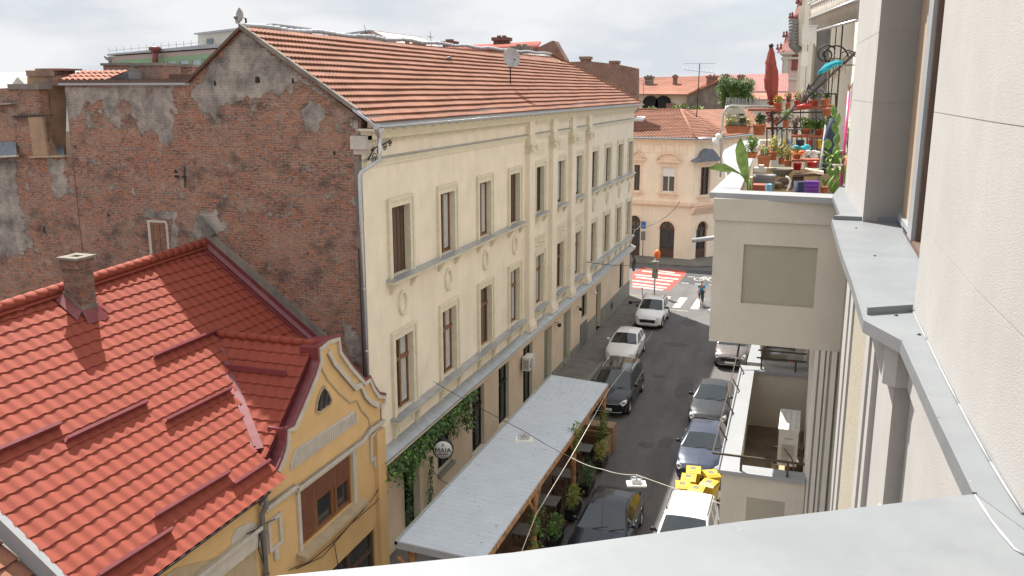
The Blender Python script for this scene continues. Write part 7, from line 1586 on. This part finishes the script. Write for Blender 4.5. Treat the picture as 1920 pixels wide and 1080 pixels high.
s.bar(at_y(1516,200,16.8), at_y(1516,165,16.8), .02); s.lathe(at_y(1516,168,16.8), [(.001,-.02),(.04,0),(.001,.12)], 6); s.build('spear_rods', M['iron'], RL)
s = MB(); s.bar(at_y(1456,234,16), at_y(1612,92,13.5), .028); s.bar(at_y(1480,212,16.5), at_y(1556,118,15.5), .025); s.bar(at_y(1545,176,14.5), at_y(1568,176,14.5), .02); s.bar(at_y(1567,176,14.5), at_y(1567,205,14.5), .02)
solo('iron_brace', s, M['iron'], 'long slanting iron rods over the plant shelves', 'iron rods')
s = MB(); Yh = 14
spiral(s, at_y(1549,102,Yh), .14, 1.7, (1,0,0), (0,0,1), .012, .5); spiral(s, at_y(1560,108,Yh), .22, .8, (1,0,0), (0,0,1), .012, 0)
s.bar(at_y(1557,110,Yh), at_y(1575,110,Yh), .014); s.bar(at_y(1560,122,Yh), at_y(1612,122,Yh), .014); s.tube([at_y(1575,100,Yh), at_y(1590,94,Yh), at_y(1612,102,Yh)], .01, 5); s.tube([at_y(1575,120,Yh), at_y(1592,98,Yh), at_y(1612,112,Yh)], .01, 5); s.bar(at_y(1556,110,Yh), at_y(1553,176,Yh+1), .018)
solo('iron_scroll_arm', s, M['iron'], 'wrought iron scroll arm sticking out from the wall above the plants', 'iron scroll')
# closed parasol
PU = thing('closed_parasol', at_y(1448,248,17.6), 'closed brick red parasol standing among the plants', 'parasol')
s = MB(); ax = [(1446,90,.03),(1446,100,.055),(1445,118,.085),(1447,135,.10),(1446,150,.115),(1446,165,.105),(1448,176,.085),(1449,186,.08)]; vs = []; n = 20
for i, (x, y, r) in enumerate(ax):
    c_ = at_y(x,y,17.6)
    for k in range(n): a = 2*math.pi*k/n + i*.35; rr = r*(1+.22*math.cos(4*a)); vs.append(c_+V((rr*math.cos(a),rr*math.sin(a),0)))
s.add(vs, [(i*n+k,i*n+(k+1)%n,(i+1)*n+(k+1)%n,(i+1)*n+k) for i in range(len(ax)-1) for k in range(n)], 0, True); s.build('canopy', M['umb'], PU)
s = MB()
for k in range(7): a = k*.9; c_ = at_y(1450,196+k*4,17.6); s.clump(c_, .1, 12, .16, .1)
s.build('canopy_skirt', M['umb'], PU)
s = MB(); s.tube([at_y(1446,90,17.6), at_y(1450,262,17.6)], .018, 6); s.ball(at_y(1446,86,17.6), .045, 10, 7); s.build('pole', M['iron'], PU)
# mirror frame and bird spikes
s = MB(); s.tube([at_y(1351,332,15.4), at_y(1354,245,15.4), at_y(1356,214,15.4), at_y(1362,201,15.4), at_y(1372,198,15.5), at_y(1400,199,15.9), at_y(1450,200,16.5)], .018, 7)
MF = solo('bent_tube_frame', s, M['galv'], 'bent grey steel tube frame at the left edge of the plant balcony', 'frame')
s = MB(); s.prism([at_y(*p,15.6) for p in ((1360,236),(1359,212),(1364,202),(1392,202),(1397,210),(1399,236))], (0,.02,0)); solo('rounded_board', s, M['stone_w'], 'pale rounded panel behind the long window box', 'panel')
s = MB(); s.bar(at_y(1359,198,16), at_y(1425,201,16.6), .012)
for k in range(30): x = 1361+k*2.15; t = k/30; s.bar(at_y(x,197,16+.6*t), at_y(x+random.uniform(-3,3),183+random.uniform(-1,3),16+.6*t), .012)
solo('stick_rack', s, M['white_lead'], 'row of pale upright sticks in front of the green tree', 'stick rack')
s = MB(); p = at_y(1342,269,15.2); s.tube([p+V((0,0,-.03)), p+V((0,0,.09))], .055, 10); s.ball(p+V((.04,-.02,.12)), .05, 8, 6); s.bar(p+V((.05,0,.1)), p+V((.12,0,.2)), .02); solo('white_camera', s, M['white'], 'small white security camera clipped to the left tube of the balcony frame', 'camera')
s = MB(); p = at_y(1392,228,15.3); s.box((p.x-.04,15.2,p.z-.02),(p.x+.06,15.26,p.z+.06)); s.box((p.x-.06,15.2,p.z+.1),(p.x+.02,15.26,p.z+.13)); solo('metal_clip', s, M['iron'], 'small dark clip with a blue part over the long window box', 'clip')
# big-leaf plant
BN = thing('broad_leaf_plant', at_y(1402,352,12.0), 'plant with two long broad green leaves at the front corner of the coping', 'plant')
def bigleaf(pts, ws, Y, nm):
    s = MB(); P = [at_y(x, y, Y) for x, y in pts]; vs = []
    for i, p in enumerate(P):
        d = (P[min(i+1,len(P)-1)] - P[max(i-1,0)]).normalized(); u = V((d.z,0,-d.x)); w = ws[i]; vs += [p-u*w+V((0,-.01,0)), p+V((0,.02,0)), p+u*w+V((0,-.01,0))]
    s.add(vs, [(3*i+k,3*i+k+1,3*i+4+k,3*i+3+k) for i in range(len(P)-1) for k in range(2)], 0, True); o = s.build(nm, M['leaf_c'], BN); md = None; return o
bigleaf([(1402,345),(1397,325),(1392,300),(1389,280),(1388,268),(1389,258)], [.012,.05,.075,.07,.04,.004], 12.0, 'leaf')
bigleaf([(1400,338),(1388,326),(1375,319),(1360,315),(1345,313),(1328,315)], [.006,.008,.02,.05,.05,.004], 12.0, 'leaf')
s = MB(); s.tube([at_y(1402,358,12.0), at_y(1401,330,12.0)], .012, 6); s.tube([at_y(1407,358,12.1), at_y(1406,338,12.1)], .015, 6); s.build('stem', M['leaf_a'], BN)
# barrel etc
p = at_y(1432,360,13.4); s = MB(); r = .155; s.lathe((p.x,13.4,13.0), [(r*.88,0),(r*.97,.74),(r*1.06,.76),(r*1.06,.80),(r*.95,.80),(r*.93,.6),(.001,.6)], 22); solo('grey_barrel', s, M['grey_pl'], 'round grey plastic barrel behind the front coping', 'barrel')
s = MB(); q = at_y(1425,318,13.3); s.box((q.x-.08,13.2,q.z-.03),(q.x+.09,13.4,q.z+.03)); s.box((q.x-.02,13.2,q.z+.03),(q.x+.05,13.35,q.z+.07)); solo('stone_block', s, M['stone_w'], 'pale broken block lying on the rim of the grey barrel', 'stone')
s = MB(); q = at_y(1466,318,14); s.lathe((q.x,14,q.z-.1), [(.08,0),(.16,.1),(.17,.115),(.15,.1),(.001,.02)], 20); solo('wash_basin', s, M['plaster_grey'], 'shallow grey basin beside the barrel', 'basin')
s = MB(); s.tube([at_y(1474,360,12.6), at_y(1480,350,12.6), at_y(1482,340,12.6), at_y(1479,334,12.6), at_y(1473,331,12.6)], .014, 7); solo('white_hose', s, M['white'], 'white curved hose end sticking up behind the coping', 'hose')
s = MB(); a, c = at_y(1412,346,12.5), at_y(1434,352,12.5); s.box((a.x,12.45,c.z-.1),(c.x,12.7,a.z)); solo('red_crate', s, M['shelf'], 'small brown red crate behind the coping beside the broad leaf plant', 'crate')
s = MB(); a = at_y(1440,345,12.9); s.lathe((a.x,12.9,a.z-.2), [(.05,0),(.06,.2),(.05,.2),(.001,.05)], 14); solo('blue_can', s, M['bluecloth'], 'light blue can in front of the grey barrel', 'can')
s = MB(); a, c = at_y(1509,339,12.6), at_y(1536,360,12.6); w2_ = (c.x-a.x)/2; cxx = (a.x+c.x)/2
for k in range(8): x = a.x + (c.x-a.x)*(k+.5)/8; s.bar((x,12.5,a.z),(cxx+(x-cxx)*.85,12.5,c.z-.1),.013,.008)
for zz in (a.z, a.z-.05, a.z-.1, a.z-.15): s.bar((a.x,12.5,zz),(c.x,12.5,zz),.012 if zz != a.z else .02,.012)
s.box((a.x+.01,12.53,a.z-.25),(c.x-.01,12.75,a.z-.01)); solo('purple_crate', s, M['purple'], 'purple slotted plastic basket behind the coping', 'basket')
s = MB(); a = at_y(1500,340,12.9); s.lathe((a.x,12.9,a.z-.25), [(.07,0),(.08,.25),(.07,.25),(.001,.1)], 16); solo('blue_tub', s, M['navy'], 'dark blue tub to the left of the purple basket', 'tub')
for px, py, w, h, Y, m_, l in ((1495,305,16,14,13.9,'redpl','translucent red tub under the lowest shelf'),(1523,303,20,11,14.1,'redpl','bright red box under the right end of the lowest shelf'),(1500,262,16,18,17.4,'navy','black bucket behind the railing'),(1537,262,14,16,17.4,'yelpl','yellow bucket behind the railing'),(1520,262,8,14,17.5,'redpl','red and white toy figure behind the railing'),(1482,240,24,20,18.5,'white','white garden chair back behind the railing'),(1434,262,20,18,17.8,'white','pale box behind the railing on the left')):
    a, c = at_y(px-w/2,py,Y), at_y(px+w/2,py+h,Y); s = MB(); r = (c.x-a.x)/2; s.lathe(((a.x+c.x)/2,Y,c.z), [(.001,0),(r*.8,0),(r*.95,(a.z-c.z)*.9),(r,(a.z-c.z)*.9),(r,a.z-c.z),(r*.85,a.z-c.z),(r*.8,(a.z-c.z)*.6),(.001,(a.z-c.z)*.6)], 14); solo('container', s, M[m_], l, 'container')
BA = thing('beach_ball', at_y(1471,280,17.6), 'white, blue and yellow beach ball behind the railing', 'ball'); bc = at_y(1470,270,17.6)
s = MB(); s.ball(bc, .11, 18, 10); 
s.mi = [((k % 18)//3) % 3 for k in range(len(s.f))]; s.build('ball', [M['white'], M['yelpl'], M['signblue']], BA)
s = MB(); r3 = random.Random(3)
for m_, nm, l in (('white','white_rag','crumpled white cloth lying on the floor behind the aloe'),('orange','orange_toys','orange toy lying behind the railing'),('turq','turquoise_toys','turquoise toy by the beach ball')):
    s = MB(); a = at_y({'white':1522,'orange':1488,'turq':1500}[m_],{'white':288,'orange':287,'turq':280}[m_],15.6)
    for k in range(7): s.ball(a+V((r3.uniform(-.14,.14),r3.uniform(-.2,.2),r3.uniform(-.03,.05))), r3.uniform(.03,.055), 8, 6, 0, 1.3, .8, .7)
    solo(nm, s, M[m_], l, 'toy' if m_ != 'white' else 'cloth')
# cactus
CC = thing('prickly_pear_cactus', at_y(1570,362,12.3), 'tall prickly pear cactus of flat green pads tied to a pink broomstick', 'cactus')
s = MB()
for x, y, rx, ry, tl_ in ((1568,352,8,16,.1),(1577,345,7,20,0),(1560,350,6,14,-.2),(1566,325,7,13,.2),(1556,322,6,12,-.4),(1572,300,7,14,.1),(1558,338,7,11,.5),(1581,325,6,14,-.1),(1568,282,6,13,.1),(1552,270,7,11,-.1),(1569,262,6,13,.1),(1566,242,6,12,-.3),(1571,225,5,13,.1),(1564,208,6,12,-.15),(1578,290,8,10,.3)):
    p = at_y(x,y,12.5+.2*random.random()); k = 12.5/1708; s.lathe(p, [(max(.001,math.sin(math.pi*i/8))*rx*k*1.0, (i/8-.5)*2*ry*k) for i in range(9)], 12, axis=(math.sin(tl_),.05,math.cos(tl_)), sx=1, sy=.28)
s.build('pads', M['leaf_a'], CC)
s = MB()
for k in range(44): p = at_y(1565+random.gauss(0,9),303+random.gauss(0,9),12.3); s.leaf(p, (random.uniform(-1,.6),random.uniform(-.5,.2),random.uniform(-.4,.6)), .13, .04, random.randrange(2))
s.build('leaves', leafmats(('leaf_c','leaf_a')), CC)
s = MB(); s.tube([at_y(1561,309,12.2)+V((.06*math.cos(a)+.06,.07*math.sin(a),.0)) for a in [2*math.pi*k/16 for k in range(16)]], .012, 6, closed=True); s.build('band', M['stone_w'], CC)
s = MB(); s.tube([at_y(1592,172,12.7), at_y(1576,362,12.2)], .02, 10); solo('pink_broomstick', s, M['pink'], 'bright pink broomstick leaning against the stucco wall', 'broomstick')
s = MB(); p = at_y(1593,168,12.7); s.tube([p, p+V((.03,0,.08))], .009, 5); s.tube([p, p+V((-.03,0,.08))], .009, 5); s.tube([p+V((0,0,-.02)), p], .012, 5); solo('wooden_fork_tip', s, M['tex'], 'small wooden fork stuck in the top of the pink broomstick', 'stick')
s = MB(); s.tube([at_y(1549,232,14.6), at_y(1535,340,13.6)], .022, 7); solo('grey_pole', s, M['grey_pl'], 'grey pole leaning among the shelves', 'pole')
s = MB(); pts = [(1562,222,.05),(1560,245,.085),(1553,275,.10),(1548,300,.09),(1543,325,.05)]; s.tube([at_y(x,y,14.3) for x, y, _ in pts], [r for _, _, r in pts], 10); solo('folded_navy_cloth', s, M['navy'], 'folded dark navy cloth leaning behind the cactus', 'cloth')
# laundry things
s = MB(); a, c = at_y(1534,138,13.8), at_y(1580,118,13.8)
for k in range(9): o = V((0,random.uniform(-.06,.06),random.uniform(-.07,.07))); s.tube([a+o*.4, a.lerp(c,.3)+o+V((0,0,.02)), a.lerp(c,.7)+o*.7+V((0,0,.03)), c+o*.5], [.006,.010,.008,.005], 5)
solo('turquoise_hanger', s, M['turq'], 'bunch of turquoise plastic hangers and cloth above the shelves', 'hangers')
s = MB()
for k in range(16): p = at_y(1552+k*2.2,132+random.uniform(-10,24),13.9); s.bar(p, p+V((random.uniform(-.05,.05),0,random.uniform(.08,.16))), .012)
solo('clothes_pegs', s, M['stone_y'], 'wooden clothes pegs dangling under the turquoise hangers', 'pegs')
s = MB(); s.bar(at_y(1503,48,17), at_y(1535,48,17), .02)
for k in range(12): x = 1505+k*2.3; s.bar(at_y(x,50,17), at_y(x-1,72+random.uniform(0,18),17), .018)
s.box((at_y(1503,97,17).x,16.98,at_y(1503,124,17).z),(at_y(1516,97,17).x,17.0,at_y(1503,97,17).z)); solo('hanging_dryer', s, M['white'], 'white hanging dryer with strips and a small cloth under the corrugated shade', 'dryer')
s = MB(); s.tube([at_y(1494,200,15), at_y(1508,198,15), at_y(1522,198,15)], [.02,.03,.02], 7); solo('red_cloth_roll', s, M['redpl'], 'red rolled cloth on the top shelf', 'cloth')
s = MB(); s.prism([at_y(*p,13.6) for p in ((1510,316),(1544,322),(1545,328),(1530,326))], (0,.15,0)); solo('pale_wedge_board', s, M['peach'], 'pale wedge-shaped board on the bench above the purple basket', 'board')
for f_, l in (((1466,222),'x'),): pass
